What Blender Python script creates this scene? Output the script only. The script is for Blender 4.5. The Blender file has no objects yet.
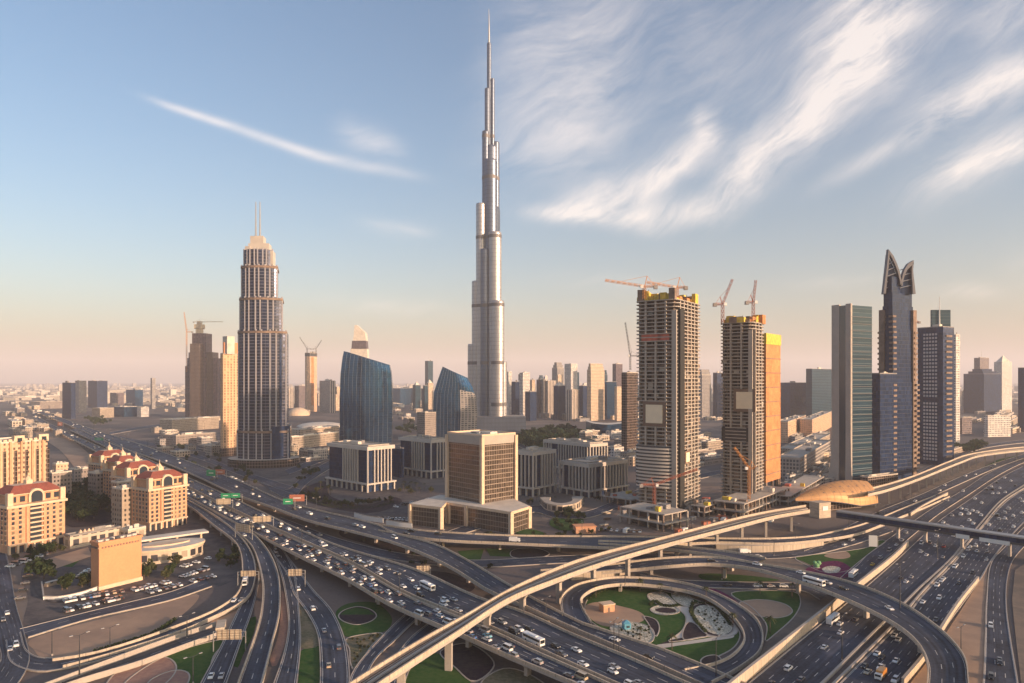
import bpy, math, random
import numpy as np
from mathutils import Vector

# ------------------------------------------------------------------ camera, sky, sun, exposure
SC = bpy.context.scene
COL = SC.collection
H, F, CX, HY = 98.0, 682.67, 512.0, 380.0          # eye height, focal length in pixels, centre column, horizon row
SUN_EL, SUN_AZ = 9.5, 60.0                            # degrees; azimuth of the sun to the right of straight behind the camera
cd = bpy.data.cameras.new("camera")
cam = bpy.data.objects.new("camera", cd)
COL.objects.link(cam)
cam.location = (0, 0, H)
cam.rotation_euler = (math.radians(90), 0, 0)
cd.sensor_width = 36.0
cd.lens = 24.0
cd.shift_y = (HY - 341.5) / 1024.0
cd.clip_start = 1.0
cd.clip_end = 90000.0
SC.camera = cam

to_sun = Vector((math.sin(math.radians(SUN_AZ)) * math.cos(math.radians(SUN_EL)),
                 -math.cos(math.radians(SUN_AZ)) * math.cos(math.radians(SUN_EL)),
                 math.sin(math.radians(SUN_EL))))
sl = bpy.data.lights.new("sun", "SUN")
sl.energy = 5.0
sl.angle = math.radians(0.6)
sl.color = (1.0, 0.665, 0.44)
so = bpy.data.objects.new("sun", sl)
COL.objects.link(so)
so.rotation_euler = (-to_sun).to_track_quat('-Z', 'Y').to_euler()

SC.render.engine = 'CYCLES'
SC.cycles.use_denoising = True
SC.cycles.max_bounces = 5
SC.cycles.diffuse_bounces = 2
SC.cycles.glossy_bounces = 3
SC.cycles.volume_bounces = 2
SC.cycles.sample_clamp_indirect = 4.0
SC.view_settings.view_transform = 'Standard'
SC.view_settings.look = 'None'
SC.view_settings.gamma = 1.0
SC.view_settings.use_curve_mapping = False
SC.view_settings.exposure = 0.90


class NT:
    """tiny node-tree writer"""
    def __init__(s, tree):
        s.t = tree
        s.n = tree.nodes
        s.l = tree.links

    def node(s, typ, **kw):
        nd = s.n.new(typ)
        for k, v in kw.items():
            setattr(nd, k, v)
        return nd

    def put(s, sock, v):
        if isinstance(v, bpy.types.NodeSocket):
            s.l.new(v, sock)
        elif isinstance(v, (tuple, list)) and len(v) == 3 and sock.type == 'RGBA':
            sock.default_value = (*v, 1)
        else:
            sock.default_value = v

    def m(s, op, a, b=None, c=None, clamp=False):
        nd = s.node('ShaderNodeMath', operation=op, use_clamp=clamp)
        s.put(nd.inputs[0], a)
        if b is not None:
            s.put(nd.inputs[1], b)
        if c is not None:
            s.put(nd.inputs[2], c)
        return nd.outputs[0]

    def mix(s, fac, a, b, blend='MIX'):
        nd = s.node('ShaderNodeMix', data_type='RGBA', blend_type=blend, clamp_factor=True)
        s.put(nd.inputs[0], fac)
        s.put(nd.inputs[6], a)
        s.put(nd.inputs[7], b)
        return nd.outputs[2]

    def noise(s, vec, scale, detail=3.0, rough=0.55, dist=0.0):
        nd = s.node('ShaderNodeTexNoise')
        if vec is not None:
            s.l.new(vec, nd.inputs['Vector'])
        nd.inputs['Scale'].default_value = scale
        nd.inputs['Detail'].default_value = detail
        nd.inputs['Roughness'].default_value = rough
        nd.inputs['Distortion'].default_value = dist
        return nd.outputs[0]

    def remap(s, v, a, b, c, d):
        nd = s.node('ShaderNodeMapRange')
        s.put(nd.inputs[0], v)
        for i, q in enumerate((a, b, c, d)):
            nd.inputs[i + 1].default_value = q
        return nd.outputs[0]

    def comb(s, x, y, z=0.0):
        nd = s.node('ShaderNodeCombineXYZ')
        s.put(nd.inputs[0], x)
        s.put(nd.inputs[1], y)
        s.put(nd.inputs[2], z)
        return nd.outputs[0]


def pix_dir(px, py):
    a = math.atan((px - CX) / F)
    e = math.atan((HY - py) / math.hypot(F, px - CX))
    return a, e


def build_world():
    w = bpy.data.worlds.new("World")
    SC.world = w
    w.use_nodes = True
    t = NT(w.node_tree)
    t.n.clear()
    out = t.node('ShaderNodeOutputWorld')
    bg = t.node('ShaderNodeBackground')
    t.l.new(bg.outputs[0], out.inputs[0])
    sky = t.node('ShaderNodeTexSky', sky_type='NISHITA')
    sky.sun_disc = False
    sky.sun_elevation = math.radians(SUN_EL)
    sky.sun_rotation = math.atan2(to_sun.x, to_sun.y)
    sky.altitude = 0
    sky.air_density = 1.0
    sky.dust_density = 2.8
    sky.ozone_density = 1.8
    bg.inputs[1].default_value = 0.132
    tc = t.node('ShaderNodeTexCoord')
    sp = t.node('ShaderNodeSeparateXYZ')
    t.l.new(tc.outputs['Generated'], sp.inputs[0])
    x, y, z = sp.outputs
    az = t.m('ARCTAN2', x, y)
    el = t.m('ARCSINE', z)
    # cirrus: fibrous noise on a high layer, gathered along the sweeps the photo shows
    p = t.comb(az, el)
    warp = t.node('ShaderNodeTexNoise')
    t.l.new(p, warp.inputs['Vector'])
    warp.inputs['Scale'].default_value = 2.6
    warp.inputs['Detail'].default_value = 3
    wv = t.node('ShaderNodeVectorMath', operation='MULTIPLY_ADD')
    t.l.new(warp.outputs[1], wv.inputs[0])
    wv.inputs[1].default_value = (0.15, 0.15, 0)
    t.l.new(p, wv.inputs[2])
    ws = t.node('ShaderNodeSeparateXYZ')
    t.l.new(wv.outputs[0], ws.inputs[0])
    w2 = t.node('ShaderNodeTexNoise')
    t.l.new(p, w2.inputs['Vector'])
    w2.inputs['Scale'].default_value = 9.0
    w2.inputs['Detail'].default_value = 4
    wv2 = t.node('ShaderNodeVectorMath', operation='MULTIPLY_ADD')
    t.l.new(w2.outputs[1], wv2.inputs[0])
    wv2.inputs[1].default_value = (0.045, 0.045, 0)
    t.l.new(wv.outputs[0], wv2.inputs[2])
    t.l.new(wv2.outputs[0], ws.inputs[0])
    waz, wel = t.m('SUBTRACT', ws.outputs[0], 0.097), t.m('SUBTRACT', ws.outputs[1], 0.097)

    def fibre(ang, sa, sb, detail=7.0, rough=0.6):
        c, s_ = math.cos(ang), math.sin(ang)
        a = t.m('ADD', t.m('MULTIPLY', waz, c), t.m('MULTIPLY', wel, s_))
        b = t.m('SUBTRACT', t.m('MULTIPLY', wel, c), t.m('MULTIPLY', waz, s_))
        return t.noise(t.comb(t.m('MULTIPLY', a, sa), t.m('MULTIPLY', b, sb)), 1.0, detail, rough)

    f1 = fibre(math.radians(33), 6.0, 14.0)
    f3 = fibre(math.radians(30), 12.0, 60.0, 8.0, 0.70)
    f2 = fibre(math.radians(14), 4.0, 19.0)

    def blob(px0, py0, px1, py1, width, amp):
        a0, e0 = pix_dir(px0, py0)
        a1, e1 = pix_dir(px1, py1)
        ca, ce = (a0 + a1) / 2, (e0 + e1) / 2
        L = math.hypot(a1 - a0, e1 - e0) / 2
        c, s_ = (a1 - a0) / (2 * L), (e1 - e0) / (2 * L)
        wd = width / F
        da, de = t.m('SUBTRACT', az if width < 9 else t.m('ADD', t.m('MULTIPLY', az, 0.4), t.m('MULTIPLY', waz, 0.6)), ca), \
            t.m('SUBTRACT', el if width < 9 else t.m('ADD', t.m('MULTIPLY', el, 0.4), t.m('MULTIPLY', wel, 0.6)), ce)
        a = t.m('ADD', t.m('MULTIPLY', da, c / L), t.m('MULTIPLY', de, s_ / L))
        b = t.m('SUBTRACT', t.m('MULTIPLY', de, c / wd), t.m('MULTIPLY', da, s_ / wd))
        q = t.m('ADD', t.m('POWER', t.m('ABSOLUTE', a), 3.0), t.m('MULTIPLY', b, b))
        return t.m('MULTIPLY', t.m('EXPONENT', t.m('MULTIPLY', q, -1.0)), amp)

    def total(lst):
        r = None
        for b in lst:
            v = blob(*b)
            r = v if r is None else t.m('ADD', r, v)
        return r

    sweep = total([(620, 140, 900, 30, 60, 0.24), (540, 40, 760, 20, 45, 0.30), (900, 160, 1060, 60, 50, 0.2), (520, 120, 640, 95, 36, 0.28), (520, 213, 610, 214, 8, 0.9), (590, 214, 720, 205, 10, 1.0), (560, 206, 660, 176, 15, 0.95), (640, 186, 712, 146, 13, 0.95), (712, 150, 696, 112, 11, 0.7),
                   (700, 206, 770, 168, 13, 0.9), (730, 176, 830, 112, 22, 1.05), (800, 128, 880, 58, 24, 1.05), (850, 80, 920, -10, 32, 1.05), (800, 60, 880, 0, 24, 0.6),
                   (910, 194, 1060, 128, 15, 1.15), (915, 122, 1060, 52, 14, 0.95), (830, 180, 990, 92, 8, 0.6), (960, 40, 1060, -20, 20, 0.6)])
    faint = total([(500, 20, 640, 60, 60, 0.75), (480, 120, 620, 150, 46, 0.8), (340, 130, 400, 160, 14, 0.7),
                   (360, 225, 430, 232, 8, 0.7), (560, 280, 700, 288, 10, 0.6), (330, 300, 460, 312, 9, 0.55),
                   (930, 288, 1000, 292, 7, 0.7), (780, 285, 880, 278, 6, 0.55), (1020, 290, 1120, 250, 30, 0.3)])
    trail = total([(150, 99, 235, 128, 3.2, 1.0), (215, 120, 330, 160, 4.2, 1.05), (310, 154, 420, 177, 5.5, 0.7)])
    n1 = t.remap(t.m('ADD', t.m('MULTIPLY', f1, 0.62), t.m('MULTIPLY', f3, 0.38)), 0.38, 0.62, 0.0, 1.0)
    n2 = t.remap(f2, 0.38, 0.70, 0.0, 1.0)
    dens = t.m('ADD', t.m('MULTIPLY', sweep, t.m('ADD', n1, 0.12)), t.m('MULTIPLY', faint, t.m('MULTIPLY', n2, 0.75)))
    dens = t.m('ADD', dens, t.m('MULTIPLY', trail, t.m('ADD', t.m('MULTIPLY', n2, 0.4), 0.42)))
    dens = t.m('MULTIPLY', dens, 0.80, clamp=True)
    dens = t.m('MINIMUM', dens, 0.86)
    # cloud brightness follows the sky behind it (thin ice cloud scatters more of the low warm sun)
    hsv = t.node('ShaderNodeHueSaturation')
    hsv.inputs['Saturation'].default_value = 1.14
    t.l.new(sky.outputs[0], hsv.inputs['Color'])
    skyc = hsv.outputs[0]
    cloud = t.mix(0.68, skyc, (6.0, 5.2, 4.6))
    t.l.new(t.mix(dens, skyc, cloud), bg.inputs[0])


build_world()

# ------------------------------------------------------------------ geometry helpers
RND = random.Random(7)


def W(px, py, h=0.0):
    d = (H - h) * F / (py - HY)
    return Vector(((px - CX) * d / F, d, h))


def proj(p):
    return CX + F * p[0] / p[1], HY + F * (H - p[2]) / p[1]


def D(by):
    return H * F / (by - HY)


def zat(d, py):
    return H - (py - HY) * d / F


class MB:
    def __init__(s):
        s.v, s.f, s.mi, s.uv, s.smooth = [], [], [], [], []

    def face(s, pts, mat=0, uv=None, smooth=False):
        i = len(s.v)
        s.v.extend([tuple(p) for p in pts])
        s.f.append(tuple(range(i, i + len(pts))))
        s.mi.append(mat)
        s.smooth.append(smooth)
        s.uv.extend(uv if uv is not None else [(p[0], p[1]) for p in pts])

    def prism(s, poly, z0, z1, mat=0, top=None, bottom=False, poly1=None):
        """upright prism on a counter-clockwise footprint; u runs along the wall in metres, v is height"""
        n = len(poly)
        q = poly1 or poly
        u = 0.0
        for i in range(n):
            a, b = poly[i], poly[(i + 1) % n]
            c, d = q[(i + 1) % n], q[i]
            L = math.hypot(b[0] - a[0], b[1] - a[1])
            s.face([(a[0], a[1], z0), (b[0], b[1], z0), (c[0], c[1], z1), (d[0], d[1], z1)], mat,
                   [(u, z0), (u + L, z0), (u + L, z1), (u, z1)])
            u += L
        s.face([(p[0], p[1], z1) for p in q], mat if top is None else top)
        if bottom:
            s.face([(p[0], p[1], z0) for p in reversed(poly)], mat)

    def box(s, c, size, yaw=0.0, mat=0, top=None):
        hx, hy, hz = size[0] / 2, size[1] / 2, size[2] / 2
        ca, sa = math.cos(yaw), math.sin(yaw)
        P = [(c[0] + x * ca - y * sa, c[1] + x * sa + y * ca) for x, y in ((-hx, -hy), (hx, -hy), (hx, hy), (-hx, hy))]
        s.prism(P, c[2] - hz, c[2] + hz, mat, top, True)

    def tube(s, p0, p1, r0, r1=None, n=6, mat=0, cap=True, smooth=True):
        p0, p1 = Vector(p0), Vector(p1)
        r1 = r0 if r1 is None else r1
        ax = (p1 - p0)
        L = ax.length
        if L < 1e-6:
            return
        ax /= L
        a = ax.orthogonal().normalized()
        b = ax.cross(a)
        A, B = [], []
        for i in range(n):
            t = 2 * math.pi * i / n
            o = a * math.cos(t) + b * math.sin(t)
            A.append(p0 + o * r0)
            B.append(p1 + o * r1)
        for i in range(n):
            j = (i + 1) % n
            s.face([A[i], A[j], B[j], B[i]], mat, smooth=smooth)
        if cap:
            s.face(B, mat)
            s.face(A[::-1], mat)

    def loft(s, rings, mat=0, top=None, smooth=False, closed=True):
        for k in range(len(rings) - 1):
            r0, r1 = rings[k], rings[k + 1]
            u = 0.0
            n = len(r0)
            for i in range(n if closed else n - 1):
                a, b, c, d = r0[i], r0[(i + 1) % n], r1[(i + 1) % n], r1[i]
                L = math.hypot(b[0] - a[0], b[1] - a[1])
                s.face([a, b, c, d], mat, [(u, a[2]), (u + L, b[2]), (u + L, c[2]), (u, d[2])], smooth)
                u += L
        if top is not None:
            s.face(rings[-1], top)

    def strip(s, A, B, mat=0, u=(0, 1), v0=0.0):
        v = v0
        for i in range(len(A) - 1):
            L = (Vector(A[i + 1]) - Vector(A[i])).length
            s.face([A[i], B[i], B[i + 1], A[i + 1]], mat, [(u[0], v), (u[1], v), (u[1], v + L), (u[0], v + L)])
            v += L

    def build(s, name, mats, parent=None, loc=(0, 0, 0)):
        me = bpy.data.meshes.new(name)
        lx, ly, lz = loc
        me.from_pydata([(x - lx, y - ly, z - lz) for x, y, z in s.v], [], s.f)
        for m_ in (mats if isinstance(mats, (list, tuple)) else [mats]):
            me.materials.append(m_)
        me.polygons.foreach_set('material_index', s.mi)
        me.polygons.foreach_set('use_smooth', s.smooth)
        lay = me.uv_layers.new(name='UVMap')
        lay.data.foreach_set('uv', [c for p in s.uv for c in p])
        me.update()
        o = bpy.data.objects.new(name, me)
        COL.objects.link(o)
        if parent is not None:
            o.parent = parent
        else:
            o.location = loc
        return o


def tag(o, label=None, cat=None, group=None, kind=None):
    if label:
        o['label'] = label
    if cat:
        o['category'] = cat
    if group:
        o['group'] = group
    if kind:
        o['kind'] = kind
    return o


def empty(name, loc, label=None, cat=None, group=None, kind=None, rz=0.0):
    o = bpy.data.objects.new(name, None)
    COL.objects.link(o)
    o.location = loc
    o.rotation_euler = (0, 0, rz)
    return tag(o, label, cat, group, kind)


def copy_tree(o, loc, rz, parent=None):
    c = o.copy()
    COL.objects.link(c)
    if parent is None:
        c.location = loc
        c.rotation_euler = (0, 0, rz)
    else:
        c.parent = parent
    for ch in list(o.children):
        copy_tree(ch, None, None, c)
    return c


_ORD = 'first second third fourth fifth sixth seventh eighth ninth tenth eleventh twelfth thirteenth fourteenth fifteenth sixteenth seventeenth eighteenth nineteenth'.split()
_TEN = {2: 'twent', 3: 'thirt', 4: 'fort', 5: 'fift', 6: 'sixt', 7: 'sevent', 8: 'eight', 9: 'ninet'}


def ordinal(i):
    """1 -> first, 23 -> twenty-third"""
    if i < 20:
        return _ORD[i - 1]
    t, u = divmod(i, 10)
    if t > 9:
        return 'hundred-and-' + ordinal(i - 100) if i > 100 else 'hundredth'
    return _TEN[t] + ('ieth' if u == 0 else 'y-' + _ORD[u - 1])


def crom(pts, n, closed=False):
    """Catmull-Rom through the points, n samples equally spaced along it"""
    P = [np.array(p, float) for p in pts]
    if closed:
        Q = [P[-1]] + P + [P[0], P[1]]
    else:
        Q = [2 * P[0] - P[1]] + P + [2 * P[-1] - P[-2]]
    out = []
    for i in range(1, len(Q) - 2):
        p0, p1, p2, p3 = Q[i - 1], Q[i], Q[i + 1], Q[i + 2]
        t0 = 0.0
        t1 = t0 + max(np.linalg.norm(p1 - p0), 1e-6) ** 0.5
        t2 = t1 + max(np.linalg.norm(p2 - p1), 1e-6) ** 0.5
        t3 = t2 + max(np.linalg.norm(p3 - p2), 1e-6) ** 0.5
        for k in range(16):
            t = t1 + (t2 - t1) * k / 16
            A1 = (t1 - t) / (t1 - t0) * p0 + (t - t0) / (t1 - t0) * p1
            A2 = (t2 - t) / (t2 - t1) * p1 + (t - t1) / (t2 - t1) * p2
            A3 = (t3 - t) / (t3 - t2) * p2 + (t - t2) / (t3 - t2) * p3
            B1 = (t2 - t) / (t2 - t0) * A1 + (t - t0) / (t2 - t0) * A2
            B2 = (t3 - t) / (t3 - t1) * A2 + (t - t1) / (t3 - t1) * A3
            out.append((t2 - t) / (t2 - t1) * B1 + (t - t1) / (t2 - t1) * B2)
    out.append(P[0] if closed else P[-1])
    out = np.array(out)
    seg = np.linalg.norm(np.diff(out, axis=0), axis=1)
    cum = np.concatenate([[0], np.cumsum(seg)])
    tt = np.linspace(0, cum[-1], n)
    return np.stack([np.interp(tt, cum, out[:, k]) for k in range(3)], 1)


def corner_box(pn, by, pl, pr, yaw):
    """footprint of a box whose near bottom corner shows at (pn, by), with its side edges at columns pl and pr"""
    p = W(pn, by)
    a = math.radians(yaw)
    u, v = Vector((math.cos(a), math.sin(a), 0)), Vector((-math.sin(a), math.cos(a), 0))
    kr, kl = (pr - CX) / F, (pl - CX) / F
    la = (kr * p.y - p.x) / (u.x - kr * u.y)
    lb = (kl * p.y - p.x) / (v.x - kl * v.y)
    la, lb = (la if 0 < la < 400 else 40.0), (lb if 0 < lb < 400 else 40.0)
    return [p, p + u * la, p + u * la + v * lb, p + v * lb], la, lb


def inset(poly, k):
    """a convex polygon moved in by k metres (out for negative k)"""
    n = len(poly)
    out = []
    for i in range(n):
        p, a, b = Vector(poly[i][:2]), Vector(poly[i - 1][:2]), Vector(poly[(i + 1) % n][:2])
        e1, e2 = (p - a).normalized(), (b - p).normalized()
        n1, n2 = Vector((-e1.y, e1.x)), Vector((-e2.y, e2.x))
        m_ = n1 + n2
        m_ *= k / max(m_.dot(n1), 0.2)
        out.append((p.x + m_.x, p.y + m_.y))
    return out


def centre(poly):
    n = len(poly)
    return Vector((sum(p[0] for p in poly) / n, sum(p[1] for p in poly) / n, 0))


# ------------------------------------------------------------------ materials
MATS = {}


def principled(name):
    m_ = bpy.data.materials.new(name)
    m_.use_nodes = True
    t = NT(m_.node_tree)
    b = t.n['Principled BSDF']
    return m_, t, b


def mat(name, col, rough=0.7, metal=0.0, ns=0.0, na=0.25, spec=0.5, ns2=None):
    m_, t, b = principled(name)
    b.inputs['Roughness'].default_value = rough
    b.inputs['Metallic'].default_value = metal
    b.inputs['Specular IOR Level'].default_value = spec
    if ns:
        g = t.node('ShaderNodeNewGeometry')
        n = t.noise(g.outputs['Position'], ns, 5, 0.6)
        if ns2:
            n = t.m('MULTIPLY', t.m('ADD', n, t.noise(g.outputs['Position'], ns2, 4, 0.6)), 0.5)
        k = t.remap(n, 0.3, 0.7, 1 - na, 1 + na)
        vm = t.node('ShaderNodeVectorMath', operation='SCALE')
        vm.inputs[0].default_value = col
        t.l.new(k, vm.inputs['Scale'])
        t.l.new(vm.outputs[0], b.inputs['Base Color'])
    else:
        b.inputs['Base Color'].default_value = (*col, 1)
    MATS[name] = m_
    return m_


def facade(name, glass, frame, bay=3.0, floor=3.6, fu=0.15, fv=0.25, metal=0.5, rough=0.12, var=0.35, frough=0.65, blind=None, fmetal=0.0, du=0.0, spec=0.5):
    blind = (0.13 if metal < .25 else 0.0) if blind is None else blind
    """walls with a window grid: u and v are metres along and up the wall"""
    m_, t, b = principled(name)
    b.inputs['Specular IOR Level'].default_value = spec
    uv = t.node('ShaderNodeUVMap')
    sp = t.node('ShaderNodeSeparateXYZ')
    t.l.new(uv.outputs[0], sp.inputs[0])
    u, v = t.m('DIVIDE', t.m('ADD', sp.outputs[0], du), bay), t.m('DIVIDE', sp.outputs[1], floor)
    mu = t.m('LESS_THAN', t.m('FRACT', u), fu)
    mv = t.m('LESS_THAN', t.m('FRACT', v), fv)
    mask = t.m('MAXIMUM', mu, mv)
    wn = t.node('ShaderNodeTexWhiteNoise', noise_dimensions='2D')
    t.l.new(t.comb(t.m('FLOOR', u), t.m('FLOOR', v)), wn.inputs['Vector'])
    r = wn.outputs[0]
    g = t.node('ShaderNodeNewGeometry')
    big = t.noise(g.outputs['Position'], 0.035, 3)
    k = t.m('MULTIPLY', t.remap(r, 0, 1, 1 - var, 1 + var), t.remap(big, 0.3, 0.7, 0.88, 1.12))
    vm = t.node('ShaderNodeVectorMath', operation='SCALE')
    vm.inputs[0].default_value = glass
    t.l.new(k, vm.inputs['Scale'])
    gl = vm.outputs[0]
    if blind:
        bl = t.m('GREATER_THAN', wn.outputs[0], 1 - blind)
        gl = t.mix(bl, gl, tuple(min(1, c * 0.8) for c in frame))
    fm = t.node('ShaderNodeVectorMath', operation='SCALE')
    fm.inputs[0].default_value = frame
    t.l.new(t.remap(t.noise(g.outputs['Position'], 0.12, 5), 0.3, 0.7, 0.85, 1.12), fm.inputs['Scale'])
    t.l.new(t.mix(mask, gl, fm.outputs[0]), b.inputs['Base Color'])
    t.l.new(t.m('ADD', t.m('MULTIPLY', mask, frough - rough), t.m('ADD', t.m('MULTIPLY', r, 0.06), rough)), b.inputs['Roughness'])
    t.l.new(t.m('ADD', t.m('MULTIPLY', mask, fmetal - metal), metal), b.inputs['Metallic'])
    bp = t.node('ShaderNodeBump')
    bp.inputs['Strength'].default_value = 0.25
    bp.inputs['Distance'].default_value = 0.5
    t.l.new(t.m('ADD', mask, t.m('MULTIPLY', r, 0.12)), bp.inputs['Height'])
    t.l.new(bp.outputs[0], b.inputs['Normal'])
    MATS[name] = m_
    return m_


def asphalt(name, col, dark=0.75):
    """carriageway: u across the road in lane widths, v metres along"""
    m_, t, b = principled(name)
    uv = t.node('ShaderNodeUVMap')
    sp = t.node('ShaderNodeSeparateXYZ')
    t.l.new(uv.outputs[0], sp.inputs[0])
    tr = t.m('COSINE', t.m('MULTIPLY', sp.outputs[0], 4 * math.pi))
    g = t.node('ShaderNodeNewGeometry')
    n = t.m('ADD', t.noise(g.outputs['Position'], 0.05, 5), t.m('MULTIPLY', t.noise(g.outputs['Position'], 0.9, 4), 0.6))
    lng = t.noise(t.comb(t.m('MULTIPLY', sp.outputs[0], 3.0), t.m('MULTIPLY', sp.outputs[1], 0.015)), 1.0, 4)
    jt = t.m('LESS_THAN', t.m('FRACT', t.m('DIVIDE', sp.outputs[1], 17.0)), 0.018)
    wn = t.node('ShaderNodeTexWhiteNoise', noise_dimensions='2D')
    t.l.new(t.comb(t.m('FLOOR', sp.outputs[0]), t.m('FLOOR', t.m('DIVIDE', sp.outputs[1], 17.0))), wn.inputs['Vector'])
    pt = t.m('MULTIPLY', t.m('GREATER_THAN', wn.outputs[0], 0.86), 0.32)
    k = t.m('ADD', t.m('MULTIPLY', tr, 0.10), t.m('ADD', t.remap(n, 0.55, 1.05, 0.55, 1.5), t.remap(lng, 0.3, 0.7, -0.42, 0.42)))
    k = t.m('ADD', t.m('SUBTRACT', k, t.m('MULTIPLY', jt, 0.3)), pt)
    vm = t.node('ShaderNodeVectorMath', operation='SCALE')
    vm.inputs[0].default_value = col
    t.l.new(k, vm.inputs['Scale'])
    t.l.new(vm.outputs[0], b.inputs['Base Color'])
    b.inputs['Roughness'].default_value = 0.75
    b.inputs['Specular IOR Level'].default_value = 0.3
    MATS[name] = m_
    return m_


def ground_mat():
    m_, t, b = principled('desert_city_ground')
    g = t.node('ShaderNodeNewGeometry')
    P = g.outputs['Position']
    n1 = t.noise(P, 0.0035, 6, 0.6)
    n2 = t.noise(P, 0.05, 6, 0.65)
    n3 = t.noise(P, 0.6, 4)
    vor = t.node('ShaderNodeTexVoronoi', feature='F1', distance='CHEBYCHEV')
    t.l.new(P, vor.inputs['Vector'])
    vor.inputs['Scale'].default_value = 0.011
    sp = t.node('ShaderNodeSeparateColor')
    t.l.new(vor.outputs['Color'], sp.inputs[0])
    c = t.mix(t.remap(n1, 0.35, 0.65, 0, 1), (0.165, 0.133, 0.120), (0.098, 0.092, 0.100))
    c = t.mix(t.m('MULTIPLY', t.m('GREATER_THAN', sp.outputs[0], 0.55), 0.55), c, (0.12, 0.115, 0.115))
    c = t.mix(t.m('MULTIPLY', t.m('GREATER_THAN', sp.outputs[1], 0.8), 0.4), c, (0.30, 0.25, 0.205))
    c = t.mix(t.m('MULTIPLY', t.remap(n2, 0.5, 0.72, 0, 1), 0.6), c, (0.10, 0.085, 0.07))
    c = t.mix(t.remap(n3, 0.3, 0.7, 0, 0.35), c, (0.24, 0.19, 0.155))
    t.l.new(c, b.inputs['Base Color'])
    b.inputs['Roughness'].default_value = 0.95
    b.inputs['Specular IOR Level'].default_value = 0.1
    MATS['ground'] = m_
    return m_


def two_tone(name, c1, c2, scale, rough=0.95, lo=0.42, hi=0.58, detail=6):
    m_, t, b = principled(name)
    g = t.node('ShaderNodeNewGeometry')
    n = t.noise(g.outputs['Position'], scale, detail, 0.65)
    n2 = t.noise(g.outputs['Position'], scale * 0.13, 4, 0.6)
    c = t.mix(t.remap(t.m('ADD', t.m('MULTIPLY', n, 0.6), t.m('MULTIPLY', n2, 0.4)), lo, hi, 0, 1), c1, c2)
    t.l.new(c, b.inputs['Base Color'])
    b.inputs['Roughness'].default_value = rough
    b.inputs['Specular IOR Level'].default_value = 0.1
    MATS[name] = m_
    return m_


ground_mat()
M = MATS
asphalt('asphalt', (0.042, 0.050, 0.072))
asphalt('old_asphalt', (0.066, 0.064, 0.066))
mat('paint_line', (0.44, 0.43, 0.41), 0.7, ns=0.5, na=0.6, ns2=2.5)
mat('concrete', (0.39, 0.345, 0.30), 0.85, ns=0.15, na=0.16, ns2=1.5)
mat('parapet', (0.52, 0.44, 0.34), 0.85, ns=0.12, na=0.18, ns2=1.2)
def streaked(name, col):
    m_, t, b = principled(name)
    uv = t.node('ShaderNodeUVMap')
    sp = t.node('ShaderNodeSeparateXYZ')
    t.l.new(uv.outputs[0], sp.inputs[0])
    g = t.node('ShaderNodeNewGeometry')
    j = t.m('LESS_THAN', t.m('FRACT', t.m('DIVIDE', sp.outputs[1], 6.5)), 0.035)
    st = t.noise(t.comb(t.m('MULTIPLY', sp.outputs[0], 0.25), t.m('MULTIPLY', sp.outputs[1], 0.9)), 1.0, 5, 0.7)
    big = t.noise(g.outputs['Position'], 0.05, 4)
    k = t.m('MULTIPLY', t.remap(st, 0.3, 0.7, 0.72, 1.18), t.remap(big, 0.3, 0.7, 0.82, 1.12))
    k = t.m('SUBTRACT', k, t.m('MULTIPLY', j, 0.42))
    vm = t.node('ShaderNodeVectorMath', operation='SCALE')
    vm.inputs[0].default_value = col
    t.l.new(k, vm.inputs['Scale'])
    t.l.new(vm.outputs[0], b.inputs['Base Color'])
    b.inputs['Roughness'].default_value = 0.88
    MATS[name] = m_


streaked('parapet', (0.50, 0.42, 0.325))
mat('pale_concrete', (0.52, 0.47, 0.41), 0.8, ns=0.12, na=0.14, ns2=1.5)
mat('grey_concrete', (0.27, 0.25, 0.24), 0.85, ns=0.2, na=0.2)
mat('brown_concrete', (0.21, 0.15, 0.115), 0.9, ns=0.15, na=0.35)
mat('dark_void', (0.03, 0.026, 0.028), 0.9, ns=0.25, na=0.6)  # near-black in place of shade inside open frames and recesses
mat('rail_steel', (0.12, 0.09, 0.075), 0.5, 0.6)
mat('ballast', (0.36, 0.29, 0.23), 0.95, ns=0.6, na=0.2)
mat('steel', (0.38, 0.38, 0.38), 0.45, 0.7)
mat('white_steel', (0.72, 0.70, 0.66), 0.5, 0.0)
mat('dark_metal', (0.06, 0.065, 0.075), 0.45, 0.4)
mat('horn_metal', (0.085, 0.09, 0.11), 0.5, 0.3)
mat('pale_fin', (0.42, 0.40, 0.41), 0.5, 0.2)
mat('band_grey', (0.13, 0.125, 0.13), 0.6, 0.4)
mat('roof_gravel', (0.42, 0.37, 0.31), 0.95, ns=0.25, na=0.2)
mat('roof_grey', (0.24, 0.225, 0.215), 0.95, ns=0.25, na=0.2)
mat('roof_pale', (0.60, 0.54, 0.46), 0.9, ns=0.15, na=0.15)
mat('red_tile', (0.235, 0.068, 0.050), 0.9, ns=0.35, na=0.4, ns2=2.2)
mat('peach_wall', (0.56, 0.305, 0.18), 0.9, ns=0.14, na=0.28, ns2=0.9)
mat('cream_trim', (0.62, 0.47, 0.33), 0.8, ns=0.3, na=0.1)
mat('orange_wall', (0.60, 0.275, 0.14), 0.85, ns=0.10, na=0.12, ns2=0.9)
mat('orange_mesh', (0.50, 0.215, 0.085), 0.9, ns=0.12, na=0.55, ns2=0.9)
mat('yellow_form', (0.62, 0.43, 0.06), 0.7, ns=0.4, na=0.3)
mat('red_screen', (0.42, 0.10, 0.06), 0.8, ns=0.4, na=0.3)
mat('banner_cream', (0.78, 0.66, 0.48), 0.8, ns=0.2, na=0.05)
mat('banner_frame', (0.17, 0.11, 0.08), 0.8)
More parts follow.
